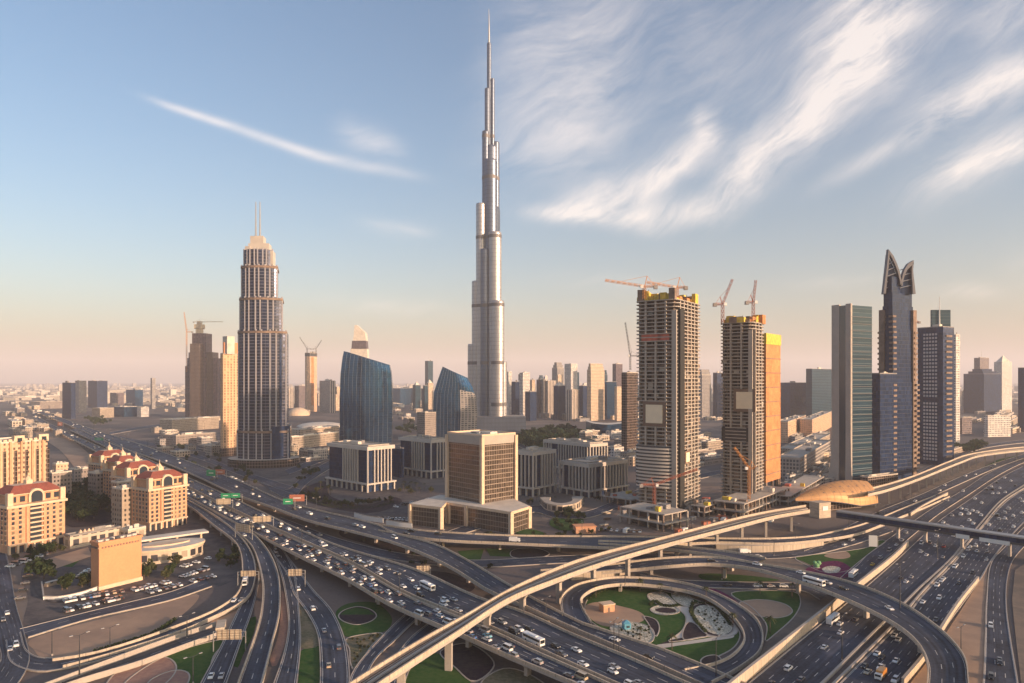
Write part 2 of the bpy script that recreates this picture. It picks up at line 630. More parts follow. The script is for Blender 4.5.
mat('window_glass', (0.035, 0.045, 0.06), 0.12, 0.0, spec=0.8)
mat('curtain_tan', (0.19, 0.135, 0.085), 0.4)
mat('curtain_grey', (0.09, 0.09, 0.095), 0.3)
mat('blue_glass', (0.10, 0.20, 0.30), 0.1, 0.75)
mat('gold_shell', (0.46, 0.255, 0.11), 0.55, 0.25, ns=0.25, na=0.15)
mat('sign_back', (0.50, 0.42, 0.31), 0.6, ns=0.8, na=0.1)
mat('sign_green', (0.02, 0.24, 0.11), 0.5)
mat('sign_red', (0.36, 0.13, 0.08), 0.5)
mat('sign_white', (0.75, 0.74, 0.70), 0.5)
mat('crane_orange', (0.52, 0.21, 0.04), 0.6)
mat('crane_red', (0.36, 0.10, 0.05), 0.6)
mat('tyre', (0.02, 0.02, 0.02), 0.8)
mat('car_glass', (0.02, 0.025, 0.03), 0.08, spec=0.8)
mat('tail_red', (0.4, 0.02, 0.015), 0.4)
mat('head_white', (0.85, 0.85, 0.8), 0.3)
mat('bark', (0.10, 0.07, 0.05), 0.9)
two_tone('leaf_dark', (0.018, 0.034, 0.014), (0.050, 0.066, 0.026), 0.9)
two_tone('leaf_olive', (0.035, 0.045, 0.018), (0.085, 0.085, 0.038), 0.9)
two_tone('lawn', (0.026, 0.082, 0.018), (0.058, 0.105, 0.030), 0.45)
two_tone('planting', (0.030, 0.022, 0.034), (0.055, 0.045, 0.045), 0.6)
two_tone('purple_flowers', (0.085, 0.012, 0.055), (0.16, 0.03, 0.09), 0.6)
two_tone('gravel_white', (0.56, 0.51, 0.40), (0.33, 0.31, 0.22), 1.3)
def mosaic(name, c1, c2, c3, scale):
    m_, t, b = principled(name)
    g = t.node('ShaderNodeNewGeometry')
    v = t.node('ShaderNodeTexVoronoi', feature='F1')
    t.l.new(g.outputs['Position'], v.inputs['Vector'])
    v.inputs['Scale'].default_value = scale
    e = t.node('ShaderNodeTexVoronoi', feature='DISTANCE_TO_EDGE')
    t.l.new(g.outputs['Position'], e.inputs['Vector'])
    e.inputs['Scale'].default_value = scale
    sp = t.node('ShaderNodeSeparateColor')
    t.l.new(v.outputs['Color'], sp.inputs[0])
    c = t.mix(t.m('GREATER_THAN', sp.outputs[0], 0.62), c1, c2)
    c = t.mix(t.m('LESS_THAN', e.outputs[0], 0.10), c, c3)
    t.l.new(c, b.inputs['Base Color'])
    b.inputs['Roughness'].default_value = 0.9
    MATS[name] = m_


mosaic('gravel_white', (0.66, 0.61, 0.50), (0.50, 0.46, 0.37), (0.30, 0.28, 0.21), 0.8)
two_tone('gravel_brown', (0.22, 0.18, 0.12), (0.12, 0.12, 0.07), 0.7)
two_tone('sand', (0.42, 0.29, 0.205), (0.31, 0.22, 0.165), 0.06)
two_tone('pink_paving', (0.36, 0.22, 0.17), (0.28, 0.17, 0.14), 0.5)
two_tone('lot_paving', (0.085, 0.08, 0.085), (0.15, 0.132, 0.125), 0.16)
two_tone('verge', (0.24, 0.19, 0.15), (0.16, 0.135, 0.115), 0.10)

# ------------------------------------------------------------------ the air
hz = MB()
hz.box((0, 11000, 420), (46000, 30000, 860))
haze = hz.build('haze', [], None)
hm = bpy.data.materials.new('haze')
hm.use_nodes = True
t_ = NT(hm.node_tree)
t_.n.clear()
o_ = t_.node('ShaderNodeOutputMaterial')
pv = t_.node('ShaderNodeVolumePrincipled')
pv.inputs['Color'].default_value = (0.95, 0.925, 0.96, 1)
pv.inputs['Density'].default_value = 0.000088
pv.inputs['Anisotropy'].default_value = 0.0
t_.l.new(pv.outputs[0], o_.inputs['Volume'])
haze.data.materials.append(hm)
tag(haze, kind='stuff', label='warm pale haze over the whole city')

# ------------------------------------------------------------------ ground
g = MB()
g.face([(-22500, -3500, 0), (22500, -3500, 0), (22500, 25500, 0), (-22500, 25500, 0)])
tag(g.build('ground', M['ground']), 'flat sandy desert ground under the whole city', kind='structure')

PZ = [0.04]


def patch(name, pts, m_, kind='structure', kerb=False, label=None, smooth=True, n=None, h=0.0):
    """a flat bed or paved area on the ground, outlined by image points cast onto the ground"""
    PZ[0] += 0.006
    z = PZ[0] + h
    P = [W(a, b, z) for a, b in pts]
    if smooth:
        P = [Vector(p) for p in crom(P, n or max(24, len(P) * 6), True)[:-1]]
    ar = sum(P[i].x * P[(i + 1) % len(P)].y - P[(i + 1) % len(P)].x * P[i].y for i in range(len(P)))
    if ar < 0:
        P = P[::-1]
    b = MB()
    b.face(P)
    c = centre(P)
    c.z = z
    o = b.build(name, M[m_], None, c)
    tag(o, label, kind=kind)
    if kerb:
        k = MB()
        inn = inset(P, 0.45)
        for i in range(len(P)):
            j = (i + 1) % len(P)
            a0, a1 = P[i], P[j]
            b0, b1 = inn[i], inn[j]
            k.face([(a0.x, a0.y, z + .14), (a1.x, a1.y, z + .14), (b1[0], b1[1], z + .14), (b0[0], b0[1], z + .14)])
            k.face([(a0.x, a0.y, 0), (a1.x, a1.y, 0), (a1.x, a1.y, z + .14), (a0.x, a0.y, z + .14)])
            k.face([(b1[0], b1[1], z), (b0[0], b0[1], z), (b0[0], b0[1], z + .14), (b1[0], b1[1], z + .14)])
        k.build('kerb', M['concrete'], o, c)
    return o


# ------------------------------------------------------------------ roads
ROADS = {}
RZ = [0.35]


class Road:
    def __init__(s, A, B, n):
        s.A, s.B, s.n = A, B, n
        s.C = (A + B) / 2
        s.w = np.linalg.norm(A - B, axis=1)
        seg = np.linalg.norm(np.diff(s.C, axis=0), axis=1)
        s.cum = np.concatenate([[0], np.cumsum(seg)])
        s.len = s.cum[-1]

    def at(s, d, lat):
        """point d metres along, lat 0 at the far edge and 1 at the near edge; and the direction of travel"""
        i = int(np.searchsorted(s.cum, d)) - 1
        i = min(max(i, 0), s.n - 2)
        f = (d - s.cum[i]) / max(s.cum[i + 1] - s.cum[i], 1e-6)
        p = (s.A[i] * (1 - f) + s.A[i + 1] * f) * (1 - lat) + (s.B[i] * (1 - f) + s.B[i + 1] * f) * lat
        q = s.C[i + 1] - s.C[i]
        return Vector(p), math.atan2(q[1], q[0]), q

    def locate(s, px, py):
        best = None
        for i in range(s.n - 1):
            for f in (0.0, 0.5):
                c = s.C[i] * (1 - f) + s.C[i + 1] * f
                if c[1] < 30:
                    continue
                for lat in (0.1, 0.25, 0.4, 0.55, 0.7, 0.85):
                    p = (s.A[i] * (1 - f) + s.A[i + 1] * f) * (1 - lat) + (s.B[i] * (1 - f) + s.B[i + 1] * f) * lat
                    q = proj(p)
                    e = (q[0] - px) ** 2 + (q[1] - py) ** 2
                    if best is None or e < best[0]:
                        best = (e, s.cum[i] + f * (s.cum[i + 1] - s.cum[i]), lat)
        return best[1], best[2]


def lerp_heights(pts, hs):
    if isinstance(hs, (int, float)):
        return [hs] * len(pts)
    t = np.linspace(0, 1, len(hs))
    return list(np.interp(np.linspace(0, 1, len(pts)), t, hs))


def side_wall(pts, nrm, th, h, drop=0.0):
    """a wall with its outer foot on pts, th thick towards nrm, standing h above and going drop below"""
    b = MB()
    inn = [Vector(p) + n_ * th for p, n_ in zip(pts, nrm)]
    up, dn = Vector((0, 0, h)), Vector((0, 0, -drop))
    O = [Vector(p) for p in pts]
    b.strip([p + dn for p in O], [p + up for p in O])
    b.strip([p + up for p in O], [p + up for p in inn])
    b.strip([p + up for p in inn], [p + Vector((0, 0, -0.02)) for p in inn])
    b.face([O[0] + dn, inn[0], inn[0] + up, O[0] + up])
    b.face([O[-1] + dn, O[-1] + up, inn[-1] + up, inn[-1]])
    return b


def road(key, name, label, A, B, hs, lanes, elevated=False, para=(0.95, 0.95), thick=1.5, piers=0, mat_='asphalt', cat='flyover',
         n=None, dash=True, pier_w=2.2, edge_line=True, pth=0.45, median=False):
    ha, hb = lerp_heights(A, hs), lerp_heights(B, hs)
    if not elevated:
        RZ[0] += 0.012
        ha, hb = [max(x, RZ[0]) for x in ha], [max(x, RZ[0]) for x in hb]
    a = [W(p[0], p[1], h) for p, h in zip(A, ha)]
    b = [W(p[0], p[1], h) for p, h in zip(B, hb)]
    rough = sum((a[i + 1] - a[i]).length for i in range(len(a) - 1))
    n = n or int(max(24, min(150, rough / 6)))
    a, b = crom(a, n), crom(b, n)
    r = Road(a, b, n)
    ROADS[key] = r
    lat = (b - a) / r.w[:, None]
    lat = [Vector(v) for v in lat]
    loc = Vector(r.C[n // 2])
    loc.z = 0
    root = empty(name, loc, label, cat if elevated else None, None, None if elevated else 'structure')
    AA, BB = [Vector(p) for p in a], [Vector(p) for p in b]
    ins = pth if elevated else 0.0
    s = MB()
    s.strip([p + l * ins for p, l in zip(AA, lat)], [p - l * ins for p, l in zip(BB, lat)], 0, (0, lanes))
    s.build('carriageway', M[mat_], root, loc)
    # painted lines
    k = MB()
    up = Vector((0, 0, 0.05))

    def line(fr, on, off, wd):
        half = wd / 2
        if not off:
            P = [AA[i].lerp(BB[i], fr) + up for i in range(n)]
            k.strip([p - l * half for p, l in zip(P, lat)], [p + l * half for p, l in zip(P, lat)])
            return
        d = 0.0
        while d + on < r.len:
            p0, _, _ = r.at(d, fr)
            p1, _, _ = r.at(d + on, fr)
            i = min(int(np.searchsorted(r.cum, d)), n - 1)
            l = lat[i]
            k.face([p0 + up - l * half, p0 + up + l * half, p1 + up + l * half, p1 + up - l * half])
            d += on + off
    wmid = float(np.median(r.w))
    if edge_line:
        e = (ins + 0.45) / wmid
        line(e, 1, 0, 0.24)
        line(1 - e, 1, 0, 0.24)
    if dash:
        e = (ins + 0.45) / wmid if edge_line else 0
        for q in range(1, lanes):
            line(e + (1 - 2 * e) * q / lanes, 4.0, 8.0, 0.26)
    if k.f:
        k.build('lane_marking', M['paint_line'], root, loc)
    if elevated:
        gd = MB()
        dz = Vector((0, 0, -thick * 0.45))
        dz2 = Vector((0, 0, -thick))
        gd.strip([p + dz for p in AA], [p + Vector((0, 0, -0.04)) for p in AA])
        gd.strip([p + Vector((0, 0, -0.04)) for p in BB], [p + dz for p in BB])
        ia = [p + l * (w_ * 0.22) + dz2 for p, l, w_ in zip(AA, lat, r.w)]
        ib = [p - l * (w_ * 0.22) + dz2 for p, l, w_ in zip(BB, lat, r.w)]
        gd.strip(ia, [p + dz for p in AA])
        gd.strip([p + dz for p in BB], ib)
        gd.strip(ib, ia)
        gd.build('girder', M['concrete'], root, loc)
        for pts, sg, ph in ((AA, 1, para[0]), (BB, -1, para[1])):
            if ph:
                side_wall(pts, [l * sg for l in lat], pth, ph, 0.03).build('parapet', M['parapet'], root, loc)
        if piers:
            d = piers * 0.5
            while d < r.len:
                p, yw, q = r.at(d, 0.5)
                i = min(int(np.searchsorted(r.cum, d)), n - 1)
                top = p.z - thick
                if top > 1.2:
                    pb = MB()
                    ww = r.w[i]
                    pts = [(-ww * .30, -.7), (ww * .30, -.7), (ww * .30, .7), (-ww * .30, .7)]
                    pt0 = [(-pier_w / 2, -.7), (pier_w / 2, -.7), (pier_w / 2, .7), (-pier_w / 2, .7)]
                    ang = math.atan2(lat[i].y, lat[i].x)
                    rot = lambda L_: [(p.x + x * math.cos(ang) - y * math.sin(ang), p.y + x * math.sin(ang) + y * math.cos(ang)) for x, y in L_]
                    hd = min(1.4, top * 0.4)
                    pb.prism(rot(pt0), -0.1, top - hd)
                    pb.prism(rot(pt0), top - hd, top + 0.02, poly1=rot(pts))
                    pb.build('pier', M['concrete'], root, loc)
                d += piers
    else:
        for pts, sg, ph in ((AA, 1, para[0]), (BB, -1, para[1])):
            if ph:
                side_wall(pts, [l * -sg for l in lat], 0.4, ph, pts[0].z).build('kerb', M['concrete'], root, loc)
    return r


# elevated boulevard: two decks side by side, jammed with cars
road('near', 'boulevard_viaduct', 'jammed near deck of the elevated boulevard crossing under the metro viaduct',
     [(37, 417), (70, 433.5), (105, 449.5), (150, 471.5), (185, 488), (221, 506), (256, 523), (296, 541), (350, 565), (406, 596.5), (456, 617), (510, 640), (522, 646.5), (600, 681), (690, 722), (790, 768)],
     [(33, 419), (65, 435.3), (98, 452.5), (140, 474.5), (187, 497), (235, 523), (250, 531), (296, 555), (345, 579), (390, 605), (440, 627), (468, 639), (510, 658), (565, 681), (660, 722), (770, 770)],
     6.0, 4, True, piers=32, thick=1.7, n=150)
road('far', 'boulevard_viaduct', 'wide far deck of the elevated boulevard with an empty bus lane along its edge',
     [(80, 427), (130, 451), (185, 476.5), (230, 497), (263, 513), (300, 530.5), (340, 547), (415, 570), (483, 600), (522, 612), (570, 634), (635, 661), (675, 679), (770, 719), (880, 765)],
     [(70, 430), (110, 449.0), (150, 469.0), (187, 486.5), (223, 504.6), (258, 521.2), (298, 539), (352, 563), (408, 594.5), (458, 615), (512, 637), (526, 644), (605, 680), (697, 720), (800, 768)],
     6.0, 5, True, piers=32, thick=1.7, n=150)
road('upper', 'curving_flyover', 'long flyover behind the boulevard bending down under the metro viaduct to the garden loop',
     [(40, 411), (66, 419.5), (86, 427), (137, 443.5), (200, 466), (243, 483), (286, 502), (321, 511.5), (350, 518), (381, 526.5), (392, 533), (433, 544), (466, 560), (510, 586), (562, 614), (590, 627), (640, 642), (677, 655.5), (716, 672), (790, 705)],
     [(38, 412.5), (64, 423), (103, 440), (117, 446), (162, 462), (200, 478), (236, 495), (273, 508), (309.5, 521.5), (350, 531.4), (390, 542), (431, 558), (456, 571), (494, 594.6), (522, 606), (574, 630), (639, 657.5), (680, 676), (770, 716)],
     [6.3] * 13 + [6.1, 5.9, 5.5, 4.6, 3.2, 1.6, 0.8], 3, True, piers=34, n=150)
road('east', 'eastbound_flyover', 'straight flyover branch passing in front of the beige cube office block to the metro station',
     [(372, 524), (423, 531), (466, 534), (510, 536), (600, 537), (660, 537.5), (721, 539), (776, 539), (809, 537), (830, 533), (860, 525.6), (900, 510), (935, 496)],
     [(378, 531), (433, 540), (510, 544), (566, 546.5), (623, 548.5), (665, 546), (715, 543.2), (776, 544.5), (819, 541), (856, 535), (890, 522), (925, 508), (950, 497)],
     [6.2, 6, 5.8, 5.6, 5.4, 5.2, 5, 4.6, 3.6, 2.2, 1.0, 0.5, 0.5], 2, True, piers=34)
road('ramp_e', 'slip_ramp', 'narrow slip ramp leaving the eastbound flyover and joining the freeway flyover',
     [(598, 541.5), (640, 543), (677, 546.5), (733, 553), (766, 559)], [(598, 544.5), (640, 547), (677, 551), (721, 557), (752, 563.5)],
     [5.4, 6, 6.8, 7.6, 7.95], 1, True, piers=30, thick=1.3)
road('fly', 'freeway_flyover', 'curved flyover sweeping across the freeway to the bottom of the photo',
     [(540, 571), (606, 565.5), (660, 559), (700, 557.5), (721, 558.5), (763, 565), (836, 579), (890, 598), (934, 625), (963, 655), (969, 683), (968, 730)],
     [(550, 577), (634, 570.5), (670, 567), (710, 565), (753, 569.6), (804, 584), (852, 603), (896, 626), (918, 645), (927, 665), (927, 683), (922, 730)],
     [1.2, 3.5, 6.5, 7.5, 8, 8, 8.2, 8.4, 8.4, 8.2, 8, 7.8], 3, True, piers=36, n=110)
road('loop', 'loop_ramp', 'oval loop ramp circling the patterned garden',
     [(562, 616), (560.5, 603), (563, 595.5), (578, 585), (606, 579), (626, 578), (670, 581), (700, 588), (728, 599.5), (754, 617), (763, 633), (760, 652), (747, 664), (728, 676), (712, 684)],
     [(592, 624), (583, 609), (581, 600), (593, 590.5), (608, 586.5), (630, 585), (670, 589), (700, 596), (725, 611), (741, 629), (743.5, 641), (732, 656), (716, 664), (698, 668.5), (684, 671)],
     [5.6, 5.6, 5.5, 5.2, 4.8, 4.4, 3.6, 2.6, 1.8, 1.2, 0.9, 0.9, 1.1, 1.4, 1.7], 2, True, piers=26, thick=1.2, n=110)
road('ramp_a', 'curved_ramp', 'outer curved ramp beside the sandy lot leading down to the street corner',
     [(100, 453.5), (140, 476.5), (187, 500), (215, 516), (236, 532.5), (250, 550), (255, 563), (255.5, 578), (251, 594), (244, 602), (230, 610.5), (213, 618.5), (180, 633), (105, 657), (63, 668)],
     [(98, 456), (140, 481), (187, 505.5), (215, 527), (235, 543), (241, 556), (242, 569.6), (242.5, 580), (235, 597), (213, 612), (180, 625.6), (130, 643.6), (90, 655), (52, 661)][:14],
     [5.9, 5.9, 5.9, 5.7, 5.4, 4.8, 4, 3.2, 2.2, 1.6, 1.2, 1, 0.8, 0.6, 0.5], 2, True, piers=30, thick=1.3, n=110)
road('ramp_b', 'curved_ramp', 'inner curved ramp peeling off the boulevard towards the bottom of the photo',
     [(140, 475), (187, 497.6), (220, 515.5), (250, 532), (268, 551), (278, 573), (280.5, 592), (279.6, 615), (273, 643), (263, 683), (250, 730)],
     [(140, 477.5), (187, 500.3), (214, 516.5), (238, 534), (251, 546), (258, 563), (262, 583), (262.5, 592), (260, 616.5), (250, 650), (238, 683), (222, 730)],
     [5.9, 5.9, 5.8, 5.6, 5.2, 4.6, 4, 3.4, 2.8, 2.2, 1.8], 2, True, piers=30, thick=1.3, n=90)

# metro viaduct
road('metro', 'metro_viaduct', 'slim metro viaduct with two tracks sweeping over the boulevard to the gold station',
     [(290, 727), (355, 683), (423, 641), (466, 617), (510, 591), (566, 566), (600, 555), (666, 538), (730, 521), (766, 513), (806, 506.5)],
     [(330, 722), (385, 683), (456, 636), (510, 600.5), (555, 582), (600, 565.8), (670, 545), (733, 528.5), (776, 517.5), (810, 511.5)],
     12.6, 2, True, piers=27, thick=1.9, mat_='ballast', cat='viaduct', dash=False, edge_line=False, para=(1.3, 1.3), pier_w=2.4, n=130, pth=0.6)
road('metro2', 'metro_viaduct', 'far metro viaduct on slim columns running from the gold station along the freeway',
     [(868, 490), (880, 487), (910, 478), (949.5, 462), (969, 455), (1000, 450), (1030, 447), (1080, 443)],
     [(868, 495.6), (885, 491.5), (915.6, 481), (959, 463.5), (979, 456.5), (1003, 453), (1030, 450.5), (1080, 446)],
     12.6, 2, True, piers=27, thick=1.9, mat_='ballast', cat='viaduct', dash=False, edge_line=False, para=(1.3, 1.3), pier_w=2.0, pth=0.6)
for key in ('metro', 'metro2'):
    r = ROADS[key]
    root = [o for o in bpy.data.objects if o.name.startswith('metro_viaduct') and o.type == 'EMPTY'][0 if key == 'metro' else 1]
    for fr in (0.22, 0.36, 0.64, 0.78):
        b = MB()
        P = [Vector(r.A[i]).lerp(Vector(r.B[i]), fr) + Vector((0, 0, 0.02)) for i in range(r.n)]
        l = [(Vector(r.B[i]) - Vector(r.A[i])).normalized() * 0.10 for i in range(r.n)]
        up = Vector((0, 0, 0.2))
        b.strip([p - q + up for p, q in zip(P, l)], [p + q + up for p, q in zip(P, l)])
        b.strip([p - q for p, q in zip(P, l)], [p - q + up for p, q in zip(P, l)])
        b.strip([p + q + up for p, q in zip(P, l)], [p + q for p, q in zip(P, l)])
        b.build('rail', M['rail_steel'], root, root.location)
    b = MB()
    l = [(Vector(r.B[i]) - Vector(r.A[i])) for i in range(r.n)]
    P = [Vector(r.A[i]) + l[i] * 0.5 for i in range(r.n)]
    w2 = [v.normalized() * 0.5 for v in l]
    b.strip([p - q + Vector((0, 0, .45)) for p, q in zip(P, w2)], [p + q + Vector((0, 0, .45)) for p, q in zip(P, w2)])
    b.strip([p - q for p, q in zip(P, w2)], [p - q + Vector((0, 0, .45)) for p, q in zip(P, w2)])
    b.strip([p + q + Vector((0, 0, .45)) for p, q in zip(P, w2)], [p + q for p, q in zip(P, w2)])
    b.build('cable_walkway', M['concrete'], root, root.location)

# roads on the ground
K = (0.15, 0.15)
road('szr1', 'freeway', 'left carriageway of the wide freeway',
     [(660, 758), (700, 725), (750, 683), (800, 641.5), (851, 600), (895, 562), (917, 541.5), (940, 520.5), (972, 498), (1000, 478.5), (1026, 465), (1070, 447), (1130, 430)],
     [(740, 765), (780, 725), (822, 683), (885, 621), (902, 604), (918, 588), (949, 560), (963, 543), (979, 525), (1000, 501), (1026, 483), (1070, 461), (1140, 438)], 0, 5, para=K, n=140)
road('szr2', 'freeway', 'right carriageway of the wide freeway',
     [(760, 765), (800, 725), (841, 683), (890, 634), (906, 617), (924, 594), (955, 562), (969, 543), (985, 525), (1006, 502), (1032, 485), (1076, 463), (1140, 441)],
     [(834, 765), (870, 722), (902, 683), (925, 658), (942, 631), (980, 579), (990, 562), (1003, 545), (1024, 522), (1060, 492), (1110, 467), (1180, 445)], 0, 6, para=K, n=140)
road('serv', 'service_road', 'service road right of the freeway',
     [(976, 740), (984, 683), (986, 640), (987, 600), (992, 562), (1006, 546), (1030, 522), (1066, 495), (1120, 470)],
     [(1024, 740), (1017, 683), (1010, 640), (1006, 607), (1007, 579), (1013, 560), (1030, 541), (1070, 510), (1140, 478)], 0, 3, para=K)
road('front', 'frontage_road', 'frontage road left of the freeway wall',
     [(826, 592), (846, 573), (870, 553), (905.6, 527), (930, 510), (963, 490), (989, 473), (1026, 456), (1080, 439)],
     [(838, 600), (866, 575), (888, 556), (913, 535), (938, 514.5), (968, 495), (997, 476), (1024, 462.5), (1080, 444)], 0, 3, para=K)
road('hroad', 'slip_road', 'ground slip road beneath the flyovers',
     [(280, 517), (340, 539), (400, 553), (470, 560), (560, 556), (640, 553.5), (740, 552), (800, 549), (850, 537), (885, 526)],
     [(282, 525), (345, 548), (400, 560.5), (470, 567), (560, 563), (640, 560), (740, 559.5), (800, 556.5), (850, 545.5), (893, 531)], 0, 3, para=K)
road('groad', 'slip_road', 'ground slip road behind the garden loop',
     [(640, 572), (677, 579.5), (740, 582), (801, 584), (832, 591)], [(640, 577), (677, 585.5), (740, 588.5), (801, 590.5), (820, 600)], 0, 2, para=K)
road('ramp_c', 'slip_road', 'ground slip road between the inner ramp and the grass strip',
     [(262, 523), (287, 556), (294, 573), (297, 592), (299, 616.5), (300, 641), (296, 683), (288, 730)],
     [(250, 525), (272, 552), (281, 573), (286, 595), (289, 626.5), (284, 655), (274.6, 683), (258, 730)], 0, 2, para=K)
road('ramp_d', 'slip_road', 'wide ground slip road with broken lane lines beside the oval bed',
     [(279, 545), (303, 577), (313, 590), (331, 610), (343, 636), (348, 663), (348.5, 683), (344, 730)],
     [(268, 547), (288, 575), (294.5, 594), (306, 610), (318, 633), (321, 663), (321, 683), (316, 730)], 0, 2, para=K)
road('ramp_a2', 'slip_road', 'slip road running down from the curved ramp to the bottom edge',
     [(259, 578), (257, 590), (251, 613), (241, 640), (225.6, 683), (205, 730)],
     [(247, 578), (246, 592), (239, 609), (231.5, 625), (221.5, 646), (201.6, 683), (178, 730)], 0, 2, para=K)
road('ramp_e2', 'slip_road', 'ground slip road diving under the boulevard beside the gravel bed',
     [(446, 603), (420, 617), (395, 640), (375, 659), (364, 683), (356, 730)],
     [(430, 597), (406, 614), (390, 629), (361.6, 660), (351.6, 676), (342, 730)], 0, 2, para=K)
road('ramp_f', 'slip_road', 'ground slip road partly hidden below the metro viaduct',
     [(470, 612), (450, 626), (430, 643), (412, 664), (402, 690), (398, 730)],
     [(452, 605), (432, 621), (413, 636), (394, 660), (385, 683), (380, 730)], 0, 2, para=K)
road('trench', 'underpass_road', 'walled underpass approach at the lower left',
     [(216, 626), (180, 638), (120, 660), (25, 696), (-60, 728)], [(224, 634), (180, 650), (140, 665), (69, 687), (-30, 728)], 0, 2, para=(1.7, 1.7), mat_='old_asphalt')
road('corner', 'street', 'street at the left edge of the photo',
     [(-60, 540), (-22, 565), (-14, 600), (-2, 640), (-4, 668), (-60, 700)], [(4, 545), (10, 570), (16, 605), (25, 637), (28, 665), (-10, 720)], 0, 4, para=K)
road('lotroad', 'street', 'street between the car park and the sandy lot',
     [(20, 629), (92, 611), (130, 602), (170, 592), (205, 579)], [(28, 637), (70, 624), (100, 616), (170, 600), (212, 586)], 0, 2, para=K)
road('corner2', 'street', 'curving street along the foot of the sandy lot',
     [(20, 632), (28, 652), (44, 658), (80, 655), (120, 646)], [(6, 640), (14, 664), (44, 671), (80, 665), (126, 653)], 0, 2, para=K)
road('office_st', 'street', 'street winding between the tower and the office blocks',
     [(262, 482), (285, 490), (300, 479), (325, 463), (352, 452), (400, 444)], [(270, 490), (290, 498), (309, 482), (335, 466), (360, 456), (400, 448)], 0, 2, para=K)
road('office_st2', 'street', 'street curving past the office courtyard to the building site',
     [(430, 538), (470, 524), (540, 505), (555, 511), (580, 512), (612, 502), (650, 485), (720, 470)],
     [(430, 542), (475, 530), (535, 512), (555, 517.5), (584, 518), (618, 507), (654, 490), (720, 474)], 0, 2, para=K)
road('boulev_st', 'street', 'quiet street behind the mall and beige tower',
     [(120, 436), (190, 452), (240, 470), (300, 489)], [(120, 439), (190, 456), (240, 475), (296, 495)], 0, 2, para=K)
road('szr_slip', 'slip_road', 'slip road between the metro viaduct and the frontage road',
     [(800, 547), (840, 530), (880, 511), (920, 495), (960, 477), (990, 465), (1030, 452)],
     [(804, 551), (846, 535), (888, 515), (926, 499), (966, 481), (996, 468), (1036, 454)], 0, 2, para=K)

road('mall_st', 'street', 'street along the front of the mall and glass tower', [(285, 470), (340, 452), (395, 446), (440, 452)], [(289, 474), (343, 456), (395, 449.5), (440, 456)], 0, 2, para=K)
road('site_st', 'street', 'street behind the unfinished towers', [(640, 470), (700, 462), (780, 452), (830, 446)], [(640, 474), (700, 466), (780, 455.5), (830, 449)], 0, 2, para=K)
road('right_st', 'street', 'street between the right-hand towers and the far metro', [(905, 480), (950, 456), (990, 444), (1040, 438)], [(908, 484), (953, 459), (990, 447), (1040, 441)], 0, 2, para=K)
road('left_st', 'street', 'street across the plain left of the fawn tower', [(110, 432), (160, 424), (220, 420), (285, 424)], [(110, 434.5), (160, 426.5), (220, 422), (285, 426)], 0, 2, para=K)
road('quarter_st', 'street', 'street through the old quarter behind the office blocks', [(500, 436), (560, 452), (640, 450), (720, 440)], [(500, 439), (560, 455.5), (640, 453), (720, 442.5)], 0, 2, para=K)

# ------------------------------------------------------------------ beds, lawns, lots
patch('car_park', [(28, 600), (32, 560), (95, 545), (185, 522), (232, 545), (241, 575), (215, 588), (150, 604), (60, 627), (30, 630)], 'lot_paving', label='paved car parks round the orange block')
patch('sand_lot', [(30, 640), (70, 627), (130, 612), (197, 594), (178, 618), (130, 641), (85, 654), (45, 658), (34, 650)], 'sand', label='bare sandy lot')
patch('sand_lot', [(212, 620), (240, 604), (236, 618), (225, 636), (214, 634)], 'sand')
patch('lawn', [(165, 656), (218, 640), (226, 640), (215, 655), (197, 690), (150, 700), (120, 690)], 'lawn', 'stuff', True)
patch('paved_bed', [(116, 672), (140, 660), (165, 657), (177, 666), (170, 680), (140, 700), (105, 695)], 'pink_paving', kerb=True)
patch('paved_bed', [(150, 680), (175, 670), (189, 673), (182, 690), (150, 700)], 'pink_paving', kerb=True)
patch('lawn', [(246, 622), (255, 616), (254, 632), (243, 655), (237, 668), (233, 664), (240, 645)], 'lawn', 'stuff')
patch('median_bed', [(282, 590), (286, 600), (288, 626), (283, 650), (274, 668), (270, 660), (277, 640), (281, 612)], 'pink_paving')
patch('lawn', [(302, 650), (318, 645), (321, 665), (320, 700), (290, 710), (298, 683)], 'lawn', 'stuff')
patch('earth_bed', [(301, 600), (305, 610), (318, 634), (319, 646), (303, 649)], 'gravel_brown', 'structure')
patch('lawn', [(337, 610), (350, 603), (372, 602), (388, 612), (392, 622), (383, 632), (348, 637), (341, 628)], 'lawn', 'stuff')
patch('oval_bed', [(338, 616), (344, 610), (357, 606.5), (370, 609), (377, 616), (370, 622), (357, 625), (344, 622)], 'planting', kerb=True)
patch('oval_lawn', [(340, 614.5), (346, 609.8), (357, 607.5), (368, 609.5), (375, 614.5)], 'lawn', 'stuff', smooth=False)
patch('gravel_bed', [(347, 638), (383, 633), (372, 646), (354, 670), (350, 664), (349, 650)], 'gravel_brown', kerb=True)
patch('lawn', [(436, 653), (448, 660), (470, 686), (410, 700), (392, 690), (402, 676)], 'lawn', 'stuff')
patch('planting_bed', [(440, 651), (466, 643), (495, 664), (474, 682), (455, 668)], 'planting', kerb=True)
patch('gravel_bed', [(480, 684), (505, 668), (525, 672), (548, 690), (500, 700)], 'gravel_brown', kerb=True)
patch('lawn', [(458, 551), (484, 549), (480, 561), (462, 559)], 'lawn', 'stuff', smooth=False)
patch('lawn', [(486, 548.5), (520, 549), (522, 557), (490, 556)], 'lawn', 'stuff', smooth=False)
patch('planting_bed', [(514, 549.5), (535, 548), (550, 554), (530, 559), (512, 557)], 'planting', kerb=True)
patch('planting_bed', [(345, 527), (400, 543), (430, 556), (415, 558), (370, 545), (340, 535)], 'planting')
patch('planting_bed', [(425, 571), (450, 573), (475, 586), (468, 592), (440, 583)], 'planting')
